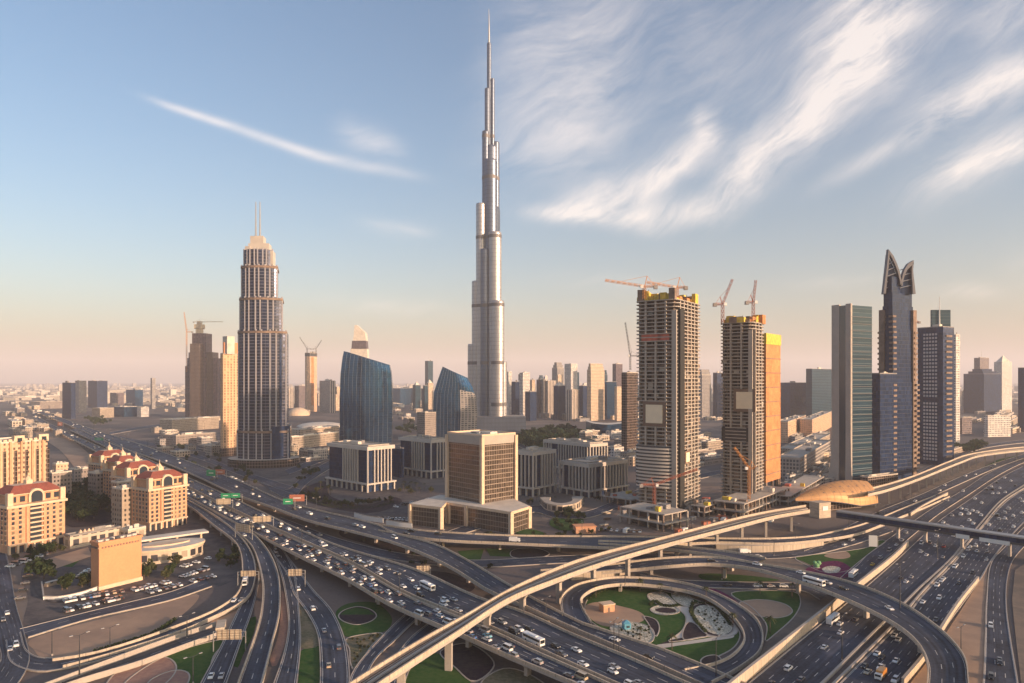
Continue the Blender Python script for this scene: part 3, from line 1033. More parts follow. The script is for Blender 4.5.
patch('lawn', [(585, 604), (593, 594), (612, 588.5), (645, 588), (672, 593), (700, 601), (724, 616), (740, 632), (736, 646), (722, 655), (694, 664), (668, 659), (640, 643), (600, 628), (586, 616)], 'lawn', 'stuff', True)
patch('sand_bed', [(585, 606), (598, 602), (620, 606), (640, 612), (645, 619), (630, 625), (604, 626), (590, 618)], 'sand')
patch('gravel_bed', [(610, 627), (632, 622), (650, 627), (655, 635), (650, 643), (636, 643), (617, 635)], 'gravel_white', kerb=True)
patch('planting_bed', [(644, 616), (655, 619), (660, 628), (656, 637), (652, 632), (648, 624)], 'planting', kerb=True)
patch('gravel_bed', [(648, 594), (662, 592), (672, 599), (676, 605), (664, 606), (652, 602)], 'gravel_white', kerb=True)
patch('gravel_bed', [(672, 593), (686, 594), (694, 602), (688, 607), (678, 603)], 'gravel_white', kerb=True)
patch('gravel_bed', [(650, 609), (662, 605), (676, 607), (680, 612), (668, 615), (656, 614)], 'gravel_white', kerb=True)
patch('planting_bed', [(655, 609.5), (664, 607.5), (674, 609), (676, 612), (667, 613), (659, 612)], 'planting')
patch('gravel_bed', [(676, 606), (690, 607), (698, 602), (714, 604), (728, 617), (738, 632), (728, 637), (704, 637), (682, 641), (668, 642), (682, 630), (685, 616)], 'pale_concrete', kerb=True)
patch('planting_bed', [(690, 612), (697, 604), (712, 604), (726, 618), (734, 630), (722, 637), (708, 635), (698, 627)], 'planting', kerb=True)
patch('gravel_bed', [(694, 612), (700, 605.5), (712, 606), (726, 618), (732, 630), (721, 635), (707, 631)], 'gravel_white')
patch('planting_bed', [(688, 622), (692, 622), (708, 636), (700, 638), (684, 640)], 'planting', kerb=True)
patch('garden_path', [(655, 645.5), (680, 642), (708, 638), (732, 634), (734, 637), (710, 641), (682, 645), (658, 648)], 'pale_concrete')
patch('planting_bed', [(660, 644), (680, 638), (700, 637), (682, 641)], 'planting')
patch('verge', [(742, 594), (800, 591), (826, 600), (846, 598), (800, 636), (750, 680), (735, 682), (762, 650), (768, 630), (757, 612)], 'verge')
patch('lawn', [(731, 593), (760, 590.5), (795, 592), (801, 600), (796, 615), (776, 634), (765, 642), (766, 625), (752, 608)], 'lawn', 'stuff', True)
patch('oval_bed', [(739, 603), (750, 600), (768, 600), (785, 604), (793, 611), (785, 617), (768, 618), (751, 613)], 'sand', kerb=True)
patch('lawn', [(795, 557), (830, 553), (868, 547), (880, 540), (886, 540), (868, 555), (848, 571), (826, 573), (808, 566)], 'lawn', 'stuff', True)
patch('garden_path', [(824, 556), (845, 551), (850, 557), (838, 559)], 'sand')
patch('verge', [(700, 560), (790, 558), (812, 566), (818, 576), (790, 574), (740, 568)], 'verge')
patch('lawn', [(700, 574), (742, 575), (780, 580), (740, 581.5), (702, 579)], 'lawn', 'stuff')
patch('island', [(981, 579), (988, 560), (986, 600), (985, 664), (984, 690), (905, 690), (930, 658), (948, 630)], 'sand', smooth=False)
patch('verge', [(1012, 600), (1015, 570), (1060, 540), (1120, 560), (1060, 690), (1022, 690), (1016, 640)], 'verge', smooth=False)
patch('lawn', [(985, 466), (1000, 459), (1030, 453), (1030, 456.5), (1000, 465), (988, 470)], 'lawn', 'stuff', smooth=False)
patch('verge', [(905, 497), (950, 475), (985, 460), (985, 468), (955, 486), (915, 506)], 'verge', smooth=False)
patch('park_lawn', [(515, 444), (525, 431), (560, 427), (600, 433), (598, 441), (560, 447), (530, 449)], 'lawn', 'stuff')
patch('lawn', [(555, 517), (570, 514), (582, 518), (580, 527), (565, 531), (550, 525)], 'lawn', 'stuff')
patch('lawn', [(514, 531), (530, 529), (545, 534), (530, 537)], 'lawn', 'stuff')
patch('site_ground', [(610, 532), (625, 505), (660, 488), (760, 488), (800, 500), (740, 518), (680, 534)], 'brown_concrete', label='rutted building site ground')
patch('sand_track', [(36, 428), (50, 426), (80, 446), (100, 466), (112, 486), (90, 480), (62, 452)], 'sand')
patch('lot_paving', [(290, 500), (300, 488), (345, 470), (400, 474), (432, 498), (405, 515), (340, 513)], 'lot_paving')
patch('garden_ring', [(300, 498), (306, 487), (325, 481), (332, 497), (366, 505), (395, 497), (402, 502), (372, 513), (330, 508)], 'planting')
patch('dark_disc_bed', [(700, 661), (706, 656), (716, 655), (722, 660), (716, 666), (705, 667)], 'planting', kerb=True, h=.1)
patch('lot_paving', [(165, 446), (225, 440), (330, 448), (325, 462), (262, 480), (215, 470)], 'lot_paving')
patch('grove_ground', [(55, 512), (62, 490), (100, 482), (118, 495), (115, 520), (80, 528)], 'planting')
patch('school_yard', [(46, 600), (42, 572), (98, 560), (97, 588), (60, 602)], 'lot_paving')
patch('hard_court', [(57, 566), (66, 561), (80, 560), (72, 567)], 'lawn', 'structure', smooth=False)
patch('sand_walk', [(36, 562), (88, 547), (92, 556), (46, 572)], 'sand', smooth=False)

patch('purple_flowers', [(708, 588), (718, 590), (734, 599), (744, 609), (738, 608), (722, 599)], 'purple_flowers', 'stuff')
patch('purple_flowers', [(806, 573), (818, 563), (838, 561), (852, 569), (848, 577), (826, 578)], 'purple_flowers', 'stuff')
patch('flower_bed', [(822, 569), (830, 566), (839, 567), (838, 572), (828, 573)], 'gravel_white')
# free-standing retaining walls along the freeway and the ramps
def wall_line(name, label, pts, h, th=0.7, m_='parapet', n=40):
    P = [Vector(p) for p in crom([W(a, b, 0) for a, b in pts], n)]
    nr = []
    for i in range(n):
        q = P[min(i + 1, n - 1)] - P[max(i - 1, 0)]
        nr.append(Vector((-q.y, q.x, 0)).normalized())
    c = P[n // 2].copy()
    b = side_wall(P, nr, th, h, 0.1)
    o = b.build(name, M[m_], None, c)
    cp = MB()
    up, up2 = Vector((0, 0, h)), Vector((0, 0, h + .25))
    O = [p - q * .15 for p, q in zip(P, nr)]
    I = [p + q * (th + .15) for p, q in zip(P, nr)]
    cp.strip([p + up2 for p in O], [p + up2 for p in I])
    cp.strip([p + up for p in O], [p + up2 for p in O])
    cp.strip([p + up2 for p in I], [p + up for p in I])
    cp.build('coping', M['concrete'], o, c)
    return tag(o, label, 'retaining wall')


wall_line('retaining_wall', 'long sunlit retaining wall between the freeway and the garden verge', [(700, 722), (744, 685), (799, 640), (849, 599)], 4.0)
wall_line('retaining_wall', 'sunlit wall between the frontage road and freeway, nearer than the footbridge', [(858, 590), (893, 562), (909, 546)], 3.2)
wall_line('retaining_wall', 'short sunlit wall by the frontage road, just beyond the footbridge', [(911, 516), (925, 507), (948, 495)], 2.2)
wall_line('retaining_wall', 'sunlit wall between the freeway and the sandy island', [(904, 687), (926, 660), (942, 634), (960, 606), (979, 582)], 2.4)
wall_line('retaining_wall', 'tall orange-lit retaining wall under the eastbound flyover', [(716, 552.0), (745, 553.2), (776, 552.6), (800, 550), (824, 546)], 4.1)
wall_line('retaining_wall', 'sunlit abutment wall below the start of the freeway flyover', [(571, 580.5), (600, 578), (628, 574.5)], 3.2)
# central reservation of the freeway
for lab, pts in (('low concrete barrier in the freeway median, left of two', [(784, 725), (826, 683), (887, 622), (904, 606), (920, 590), (951, 561), (980, 526), (1002, 501), (1027, 484.5)]),
                 ('low concrete barrier in the freeway median, right of two', [(796, 725), (838, 683), (888.5, 633), (905, 615), (923, 593.5), (953.5, 562), (984, 525.5), (1005, 501.5), (1030, 485.6)])):
    wall_line('median_barrier', lab, pts, 0.9, 0.5, 'concrete', 90)

# ------------------------------------------------------------------ buildings
FAC = {}
def fm(key, *a, **k):
    FAC[key] = facade('facade_' + key, *a, **k)
fm('navy', (0.016, 0.034, 0.085), (0.024, 0.034, 0.058), 1.8, 3.8, .08, .12, metal=.12, rough=.08, spec=.16, blind=0.0)
fm('blue', (0.014, 0.082, 0.19), (0.02, 0.06, 0.12), 1.8, 3.9, .10, .07, metal=.85, rough=.07, var=.38)
fm('teal', (0.022, 0.055, 0.085), (0.045, 0.080, 0.10), 40, 3.9, .0, .14, spec=.22, blind=0.0, metal=.2, rough=.10, var=.15, frough=.35)
fm('darkbrown', (0.060, 0.040, 0.034), (0.20, 0.155, 0.13), 3.2, 3.4, .13, .13, metal=.45, rough=.14, var=.45)
fm('brownglass', (0.15, 0.115, 0.09), (0.25, 0.20, 0.165), 2.2, 3.3, .10, .13, metal=.6, rough=.16, var=.28)
fm('beige', (0.10, 0.085, 0.075), (0.56, 0.43, 0.31), 3.4, 3.5, .45, .45, metal=.1, rough=.2)
fm('sandstone', (0.16, 0.11, 0.08), (0.62, 0.40, 0.26), 3.0, 3.4, .55, .5, metal=.1, rough=.25)
fm('mauve_open', (0.028, 0.02, 0.032), (0.155, 0.105, 0.11), 4.0, 3.5, .3, .3, metal=0, rough=.6, var=.7, blind=.2)
fm('fawn', (0.30, 0.17, 0.10), (0.68, 0.44, 0.26), 4.6, 3.4, .5, .28, metal=0, rough=.4, frough=.8)
fm('white', (0.10, 0.12, 0.15), (0.62, 0.57, 0.52), 3.2, 3.6, .38, .40, metal=.2, rough=.2)
fm('grey', (0.09, 0.10, 0.12), (0.33, 0.30, 0.28), 3.0, 3.5, .32, .35, metal=.2, rough=.2)
fm('mauve', (0.035, 0.032, 0.055), (0.135, 0.10, 0.105), 3.0, 3.5, .28, .32, metal=.2, rough=.25)
fm('stripes', (0.055, 0.065, 0.085), (0.55, 0.47, 0.40), 6.5, 3.5, .45, .06, metal=.4, rough=.15)
fm('balcony', (0.022, 0.032, 0.068), (0.105, 0.108, 0.14), 6.2, 3.55, .05, .22, metal=.5, rough=.15, var=.35)
fm('silver', (0.44, 0.43, 0.43), (0.25, 0.25, 0.265), 2.6, 7.8, .34, .10, metal=.55, rough=.34, var=.05, frough=.36, fmetal=.75)
fm('silver2', (0.13, 0.16, 0.215), (0.075, 0.095, 0.135), 2.6, 7.8, .30, .10, metal=.6, rough=.3, var=.05, frough=.34, fmetal=.75)
fm('concrete_open', (0.03, 0.024, 0.024), (0.20, 0.145, 0.115), 4.2, 3.5, .18, .28, metal=0, rough=.8, var=.7)  # near-black openings paint in the shade of the open floors
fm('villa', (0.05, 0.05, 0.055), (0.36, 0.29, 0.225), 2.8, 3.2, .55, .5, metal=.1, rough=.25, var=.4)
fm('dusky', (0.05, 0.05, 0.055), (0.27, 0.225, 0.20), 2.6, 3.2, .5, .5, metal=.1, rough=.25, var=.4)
fm('shopfront', (0.06, 0.06, 0.07), (0.52, 0.43, 0.33), 5.0, 5.0, .35, .3, metal=.2, rough=.2, var=.4)
ROOFS = {'navy': 'roof_grey', 'blue': 'roof_grey', 'teal': 'roof_grey', 'beige': 'roof_gravel', 'sandstone': 'roof_gravel', 'white': 'roof_pale'}


def roof_bits(poly, z, root, loc, m_='roof_gravel', n=3, seed=1, hmax=3.0):
    """parapet, plant rooms and small units on a flat roof"""
    r = random.Random(seed)
    p = MB()
    o, i_ = [(q[0], q[1]) for q in poly], inset(poly, 0.5)
    k = len(poly)
    for i in range(k):
        j = (i + 1) % k
        p.face([(*o[i], z), (*o[j], z), (*o[j], z + 1.1), (*o[i], z + 1.1)])
        p.face([(*i_[j], z), (*i_[i], z), (*i_[i], z + 1.1), (*i_[j], z + 1.1)])
        p.face([(*o[i], z + 1.1), (*o[j], z + 1.1), (*i_[j], z + 1.1), (*i_[i], z + 1.1)])
    p.build('roof_parapet', M[m_], root, loc)
    c = centre(poly)
    e1, e2 = Vector(poly[1][:2]) - Vector(poly[0][:2]), Vector(poly[-1][:2]) - Vector(poly[0][:2])
    p0 = Vector(poly[0][:2])
    for q in range(n):
        a, b = r.uniform(.2, .8), r.uniform(.2, .8)
        s1, s2 = min(e1.length * r.uniform(.1, .28), 14), min(e2.length * r.uniform(.1, .28), 12)
        hh = r.uniform(1.2, hmax)
        w_ = MB()
        cc = p0 + e1 * a + e2 * b
        w_.box((cc.x, cc.y, z + hh / 2 + .01), (s1, s2, hh), math.atan2(e1.y, e1.x), 0)
        w_.build('plant_room' if q == 0 else 'roof_unit', M[r.choice(['roof_pale', 'roof_grey', m_])], root, loc)


def tower(name, label, cat, pn, by, pl, pr, ty, yaw, fac, group=None, roof=None, podium=0, crown=None, mast_=0, bits=2, seed=None):
    """slab tower from its near bottom corner and side columns in the photo; returns root, footprint, top height"""
    poly, la, lb = corner_box(pn, by, pl, pr, yaw)
    d = D(by)
    z = zat(d, ty)
    loc = centre(poly)
    root = empty(name, loc, label, cat, group)
    rf = roof or ROOFS.get(fac, 'roof_gravel')
    b = MB()
    b.prism(poly, 0, z, 0, 1)
    b.build('shaft' if z > 40 else 'wall', [FAC[fac], M[rf]], root, loc)
    if bits:
        roof_bits(poly, z, root, loc, rf, bits, seed or int(pn * 7 + by), 3.0 if z < 60 else 5.5)
    if podium:
        pb = MB()
        pb.prism(inset(poly, -podium), 0, min(9, z * .2), 0, 1)
        pb.build('podium', [FAC['shopfront'], M['roof_gravel']], root, loc)
    if crown == 'dome':
        b = MB()
        c = loc
        R = min(la, lb) / 2 * .95
        rings = []
        for k in range(7):
            t = math.radians(90 * k / 6)
            rings.append([(c.x + R * math.cos(t) * math.cos(2 * math.pi * i / 20), c.y + R * math.cos(t) * math.sin(2 * math.pi * i / 20), z + R * .8 * math.sin(t)) for i in range(20)])
        b.loft(rings, 0, smooth=True)
        b.build('dome', M['roof_pale'], root, loc)
    if crown == 'step':
        q, zz = poly, z
        for f_, hh in ((.14, .07), (.26, .06)):
            q2 = inset(poly, min(la, lb) * f_)
            b = MB()
            b.prism(q2, zz, zz + z * hh, 0, 1)
            b.build('crown', [FAC[fac], M[rf]], root, loc)
            zz += z * hh
    if crown == 'peak':
        q2 = inset(poly, min(la, lb) * .1)
        b = MB()
        c = loc
        for i in range(4):
            b.face([(*q2[i], z), (*q2[(i + 1) % 4], z), (c.x, c.y, z + min(la, lb) * .9)])
        b.build('crown', M['roof_pale'], root, loc)
    if mast_:
        b = MB()
        b.tube((loc.x, loc.y, z), (loc.x, loc.y, z + mast_), .9, .25, 6)
        b.build('mast', M['white_steel'], root, loc)
    return root, poly, z


# --- the tallest tower: clustered tubes stepping up to a needle
BD = 1340.0
bx = (490 - CX) * BD / F
brt = empty('supertall_tower', (bx, BD, 0), 'silver supertall tower of stepped tubes rising to a needle spire, by far the tallest', 'skyscraper')
PXM = BD / F
for xl, xr, ty, dy, fc in ((467.5, 478.5, 344, 6, 'silver'), (471.7, 482, 281, 2, 'silver'), (476, 485.8, 204, -2, 'silver'), (482, 489, 131, 2, 'silver2'),
                           (484.6, 489.6, 88, 3, 'silver2'), (486.8, 491.2, 42, 5, 'silver2'), (490.2, 494.6, 78, 4, 'silver2'), (485.6, 493.6, 96, 9, 'silver2'), (483, 498, 145, 10, 'silver2'), (491.5, 499.4, 141, 8, 'silver2'), (484, 497.4, 160, 0, 'silver2'),
                           (478, 500, 206, 12, 'silver2'), (488.4, 501.6, 233.6, -12, 'silver'), (491.4, 504.4, 302, -20, 'silver'), (495, 507, 361, 4, 'silver'), (474, 503, 300, 18, 'silver2'),
                           (480.5, 490, 250, -8, 'silver2'), (470, 506, 362, 20, 'silver2'), (467.5, 508.5, 402, 22, 'silver2')):
    cx_, r = ((xl + xr) / 2 - CX) * PXM, (xr - xl) / 2 * PXM
    yy = BD + dy
    z1 = zat(BD, ty)
    b = MB()
    N = 28
    fl = 0.8 if xr - xl > 30 else 1.0
    ring = lambda rr, z: [(cx_ + rr * math.cos(2 * math.pi * i / N), yy + rr * fl * math.sin(2 * math.pi * i / N), z) for i in range(N)]
    b.loft([ring(r, 0), ring(r, z1 - r * .25), ring(r * .93, z1)], 0, 1, smooth=True)
    tb = b.build('tier', [FAC[fc], M['steel']], brt, (bx, BD, 0))
    for zb in (zat(BD, 404), zat(BD, 363), zat(BD, 306), zat(BD, 238), zat(BD, 178), zat(BD, 136)):
        if zb < z1 - 6 and (zb > z1 - 240):
            m2 = MB()
            m2.loft([ring(r + .35, zb - 3.2), ring(r + .35, zb + 3.2)], 0)
            m2.build('mechanical_band', M['band_grey'], tb, (0, 0, 0) if False else (bx, BD, 0))
b = MB()
b.tube(((489.0 - CX) * PXM, BD + 3, zat(BD, 44)), ((489.0 - CX) * PXM, BD + 3, zat(BD, 24)), 2.2, 1.2, 8)
b.tube(((489.0 - CX) * PXM, BD + 3, zat(BD, 24)), ((488.8 - CX) * PXM, BD + 3, zat(BD, 8)), 1.1, .3, 8)
b.build('spire', M['steel'], brt, (bx, BD, 0))
b = MB()
b.prism([(bx - 48, BD - 40), (bx + 70, BD - 30), (bx + 66, BD + 30), (bx - 50, BD + 40)], 0, 28, 0, 1)
b.build('podium', [FAC['silver2'], M['roof_grey']], brt, (bx, BD, 0))

FAC['crown'] = M['pale_concrete']
# --- balconied hotel tower with stepped crown and two masts
AD = D(466)
PA = AD / F
ax = (262 - CX) * PA
art = empty('hotel_tower', (ax, AD, 0), 'pale balconied tower with stepped crown and twin masts, second tallest', 'skyscraper')


def bow(xl, xr, depth, bulge, n=18):
    """plan with a bowed front: columns xl..xr in the photo, counter-clockwise"""
    x0, x1 = (xl - CX) * PA, (xr - CX) * PA
    P = []
    for i in range(n + 1):
        t = i / n
        P.append((x0 + (x1 - x0) * t, AD - bulge * math.sin(math.pi * t) ** .8))
    P += [(x1 - depth * .30, AD + depth), (x0 + depth * .02, AD + depth)]
    return P


for xl, xr, y0, y1, bu, fc in ((237.5, 288, 470, 430, 11, 'balcony'), (238.5, 286, 430, 331, 11, 'balcony'), (240, 282, 331, 298, 10, 'balcony'), (241.6, 277, 298, 266, 8, 'balcony'),
                               (244, 272.5, 266, 250, 7, 'balcony')):
    b = MB()
    z0, z1 = max(0, zat(AD, y0)), zat(AD, y1)
    P = bow(xl, xr, 34 if xr > 270 else 22, bu)
    b.prism(P, z0, z1, 0, 1)
    tr = b.build('tier', [FAC[fc], M['roof_gravel']], art, (ax, AD, 0))
    if y1 > 260:
        c = MB()
        c.prism(inset(P, -1.0), z1 - 3, z1 - .5, 0, 0, True)
        c.build('cornice', M['brown_concrete'], tr, (ax, AD, 0))
    for t in np.linspace(0.0, 1.0, 8):
        i = int(round(t * 18))
        q = P[i]
        f_ = MB()
        f_.box((q[0], q[1] + .2, (z0 + z1) / 2 + .6), (1.2, 2.0, z1 - z0 + 1.2))
        if y1 < 250:
            continue
        f_.build('fin', M['pale_fin'], tr, (ax, AD, 0))
b = MB()
b.prism([((276 - CX) * PA, AD - 12), ((289.5 - CX) * PA, AD + 2), ((283 - CX) * PA, AD + 30), ((272 - CX) * PA, AD + 30)], 0, zat(AD, 426), 0, 1)
b.build('annexe', [FAC['navy'], M['roof_grey']], art, (ax, AD, 0))
b = MB()
b.prism([((281 - CX) * PA, AD - 5), ((286.6 - CX) * PA, AD + 1), ((280.5 - CX) * PA, AD + 28), ((275 - CX) * PA, AD + 28)], 0, zat(AD, 333), 0, 1)
b.build('glass_wing', [FAC['navy'], M['roof_grey']], art, (ax, AD, 0))
for pl_, pr_, y0_, y1_, dy_ in ((247.6, 268.5, 250, 243, 2), (248.5, 262, 243, 235, 5), (262.5, 273.5, 265, 251, -1), (244.5, 250, 258, 246, 1)):
    b = MB()
    x0_, x1_ = (pl_ - CX) * PA, (pr_ - CX) * PA
    b.prism([(x0_, AD + dy_), (x1_, AD + dy_ - 1), (x1_ - 3, AD + dy_ + 16), (x0_ + 1, AD + dy_ + 16)], zat(AD, y0_), zat(AD, y1_), 0, 1)
    b.build('crown_block', [M['pale_concrete'], M['roof_gravel']], art, (ax, AD, 0))
for mx in (253.2, 257.4):
    b = MB()
    b.tube(((mx - CX) * PA, AD + 8, zat(AD, 236)), ((mx - CX) * PA, AD + 8, zat(AD, 200)), 1.1, .5, 8)
    b.build('mast', M['steel'], art, (ax, AD, 0))
b = MB()
c_ = [((262 - CX) * PA + 40 * math.cos(2 * math.pi * i / 36), AD + 6 + 30 * math.sin(2 * math.pi * i / 36)) for i in range(36)]
b.prism(c_, 0, 9, 0, 1)
b.build('podium', [FAC['darkbrown'], M['roof_gravel']], art, (ax, AD, 0))

# --- two slant-topped blue glass towers
def glass_sail(label, by, cols, tl, tr, depth, bulge, fac='blue', rmat=None):
    """cols: list of (fraction of height, left column, right column); tl, tr: rows of the left and right top corners"""
    d = D(by)
    s = d / F
    cx_ = (cols[0][1] + cols[0][2]) / 2
    loc = Vector(((cx_ - CX) * s, d, 0))
    root = empty('glass_office_tower', loc, label, 'office tower')
    N = 24
    zl, zr = zat(d, tl), zat(d, tr)
    rings = []
    fr = np.linspace(0, 1, 30)
    for f_ in fr:
        xl = np.interp(f_, [c[0] for c in cols], [c[1] for c in cols])
        xr = np.interp(f_, [c[0] for c in cols], [c[2] for c in cols])
        R = []
        for i in range(N + 1):
            t = i / N
            x = (xl + (xr - xl) * t - CX) * s
            z = f_ * (zl + (zr - zl) * t)
            R.append((x, d - bulge * math.sin(math.pi * t) * (1 - .25 * f_) + t * depth * .25, z))
        R.append(((xr - 2 - CX) * s, d + depth, f_ * zr))
        R.append(((xl - .5 - CX) * s, d + depth * .8, f_ * zl))
        rings.append(R)
    b = MB()
    b.loft(rings, 0, 1)
    sk = b.build('glass_skin', [FAC[fac], M['dark_metal']], root, loc)
    for i in range(0, N + 1, 2):
        f = MB()
        for k in range(len(rings) - 1):
            p, q = Vector(rings[k][i]), Vector(rings[k + 1][i])
            o = Vector((0.12, 0, 0))
            out = Vector((0, -.45, 0))
            f.face([p - o + out, p + o + out, q + o + out, q - o + out])
            f.face([p - o, p - o + out, q - o + out, q - o])
            f.face([p + o + out, p + o, q + o, q + o + out])
        f.build('mullion', M['steel'], root, loc)
    e = MB()
    T = [Vector(p) for p in rings[-1]]
    for i in range(len(T)):
        e.tube(T[i], T[(i + 1) % len(T)], .55, n=5)
    e.build('roof_edge', M['blue_glass'], root, loc)
    return root, rings


glass_sail('broad blue glass tower with sloping top, left of the other slanted one', 443, [(0, 340, 391), (.45, 339.6, 391.6), (.75, 340.5, 391), (.92, 342.3, 390), (1, 343.8, 388.5)], 351.5, 365, 32, 9)
r_, rg = glass_sail('leaning blue glass tower with peaked top behind the beige cube block', 440, [(0, 433, 476), (.4, 433, 477), (.65, 433.8, 476), (.85, 438.5, 472.5), (1, 442.5, 467)], 367, 378, 30, 5)
b = MB()
for k in range(len(rg) - 1):
    if k < 22:
        for i in range(15, 24):
            p = [Vector(rg[k][i]), Vector(rg[k][i + 1]), Vector(rg[k + 1][i + 1]), Vector(rg[k + 1][i])]
            o = Vector((0, -.5, 0))
            b.face([x + o for x in p], 0, [(i * 1.6, p[0].z), (i * 1.6 + 1.6, p[1].z), (i * 1.6 + 1.6, p[2].z), (i * 1.6, p[3].z)])
b.build('stone_screen', FAC['grey'], r_, r_.location)

# --- black and white office blocks
def office(label, pn, by, pl, pr, ty, yaw, seed, dark='navy', full=False):
    poly, la, lb = corner_box(pn, by, pl, pr, yaw)
    z = zat(D(by), ty)
    loc = centre(poly)
    root = empty('office_block', loc, label, 'office block', 'black and white office blocks')
    b = MB()
    core = inset(poly, 1.2)
    b.prism(core, 0, z - 1.5, 0, 1)
    b.build('glazing', [FAC[dark], M['roof_gravel']], root, loc)
    b = MB()
    b.prism(inset(poly, -.6), z - 3.2, z, 0, 1, True)
    b.build('roof_slab', [M['pale_concrete'], M['roof_gravel']], root, loc)
    zc = z * .17
    b = MB()
    b.prism(inset(poly, -1.6), zc, zc + 1.3, 0, 0, True)
    b.build('colonnade_beam', M['pale_concrete'], root, loc)
    for i in range(2 if True else 4):
        e0, e1 = (poly[0], poly[1]) if i == 0 else (poly[3], poly[0])
        L = la if i == 0 else lb
        n = max(4, int(L / 3.6))
        yw = math.atan2(e1[1] - e0[1], e1[0] - e0[0])
        for k in range(n + 1):
            t = k / n
            if not full and (i == 1 and not (.36 < t < .82) or i == 0 and (.06 < t < .24 or t > .9)):
                continue
            if full and .2 < t < .3:
                continue
            p = Vector(e0[:2]).lerp(Vector(e1[:2]), t)
            f = MB()
            f.box((p.x, p.y, (zc + z - 3) / 2 + .6), (.95, 1.5, z - zc - 4.3), yw)
            f.build('fin', M['pale_concrete'], root, loc)
        n2 = max(3, int(L / 7))
        for k in range(n2 + 1):
            p = Vector(e0[:2]).lerp(Vector(e1[:2]), k / n2)
            f = MB()
            f.box((p.x, p.y, zc / 2), (1.2, 1.6, zc - .02), yw)
            f.build('column', M['pale_concrete'], root, loc)
    roof_bits(inset(poly, 3), z + .01, root, loc, 'roof_gravel', 5, seed, 3.2)
    return root


office('black and white office block on its own lawn left of the beige cube block', 367.5, 493, 327.5, 394, 447, 48, 3)
office('black and white office block directly left of the beige cube tower', 431, 479, 399, 449, 440, 46, 4)
office('black and white office block directly right of the beige cube tower', 533, 497, 514, 555.5, 452, 50, 5, full=True)
office('white-finned office block, foremost beside the left unfinished tower', 589, 498, 560, 627, 464, 42, 6, full=True)
office('stepped white office block behind the finned pair', 590, 478, 544, 607, 444, 40, 8, full=True)
tower('office_link', 'dark low link block between the two left office blocks', 'office block', 400, 478, 388, 404, 449, 46, 'navy')
# curved forecourt building
b = MB()
fc = [W(540, 505), W(548, 511.5), W(562, 513.5), W(576, 511), W(584, 504)]
P = [Vector(p) for p in crom(fc, 20)]
Q = [p + (centre(P) + Vector((0, 22, 0)) - p).normalized() * 9 for p in P]
poly = [(p.x, p.y) for p in P] + [(p.x, p.y) for p in Q[::-1]]
b.prism(poly, 0, 6, 0, 1)
o = b.build('forecourt_pavilion', [FAC['shopfront'], M['roof_gravel']], None, P[10])
tag(o, 'low curved pavilion in the office forecourt', 'pavilion')

# --- beige cube office block on a low base
poly, la, lb = corner_box(482, 525.4, 447.3, 515.5, 44)
zt = zat(D(525.4), 437.5)
loc = centre(poly)
root = empty('cube_office_block', loc, 'beige framed cube office tower with brown glass on a low base', 'office block')
b = MB()
b.prism(inset(poly, .5), 0, zt - 1, 0, 1)
b.build('glazing', [FAC['brownglass'], M['roof_gravel']], root, loc)
for q in range(4):
    b = MB()
    b.box((poly[q][0], poly[q][1], zt / 2), (2.4, 2.4, zt), math.radians(44))
    b.build('corner_pier', M['cream_trim'], root, loc)
b = MB()
b.prism(inset(poly, -.2), zt - 5.2, zt + .8, 0, 1, True)
b.build('roof_band', [M['concrete'], M['roof_pale']], root, loc)
roof_bits(poly, zt + .8, root, loc, 'cream_trim', 4, 12, 1.8)
base_px = [(410.5, 525), (441, 529), (446, 523), (449, 523.5), (511, 534.5), (529, 528), (508, 517), (440, 515)]
bp = [W(a, b_) for a, b_ in base_px]
bz = zat(D(534.5), 512.5)
b = MB()
b.prism([(p.x, p.y) for p in bp], 0, bz - .01, 0, 1)
b.build('base_glazing', [FAC['brownglass'], M['roof_pale']], root, loc)
b = MB()
b.prism(inset([(p.x, p.y) for p in bp], -.7), bz - 1.2, bz + .6, 0, 1, True)
b.build('base_roof', [M['cream_trim'], M['roof_pale']], root, loc)
for i in (0, 1, 2, 3, 4, 5):
    b = MB()
    b.box((bp[i].x, bp[i].y, bz / 2), (2.6, 2.6, bz), math.radians(40))
    b.build('base_pier', M['cream_trim'], root, loc)
p = bp[3].lerp(bp[4], .30)
b = MB()
b.box((p.x, p.y, bz / 2), (2.6, 2.6, bz), math.radians(40))
b.build('base_pier', M['cream_trim'], root, loc)

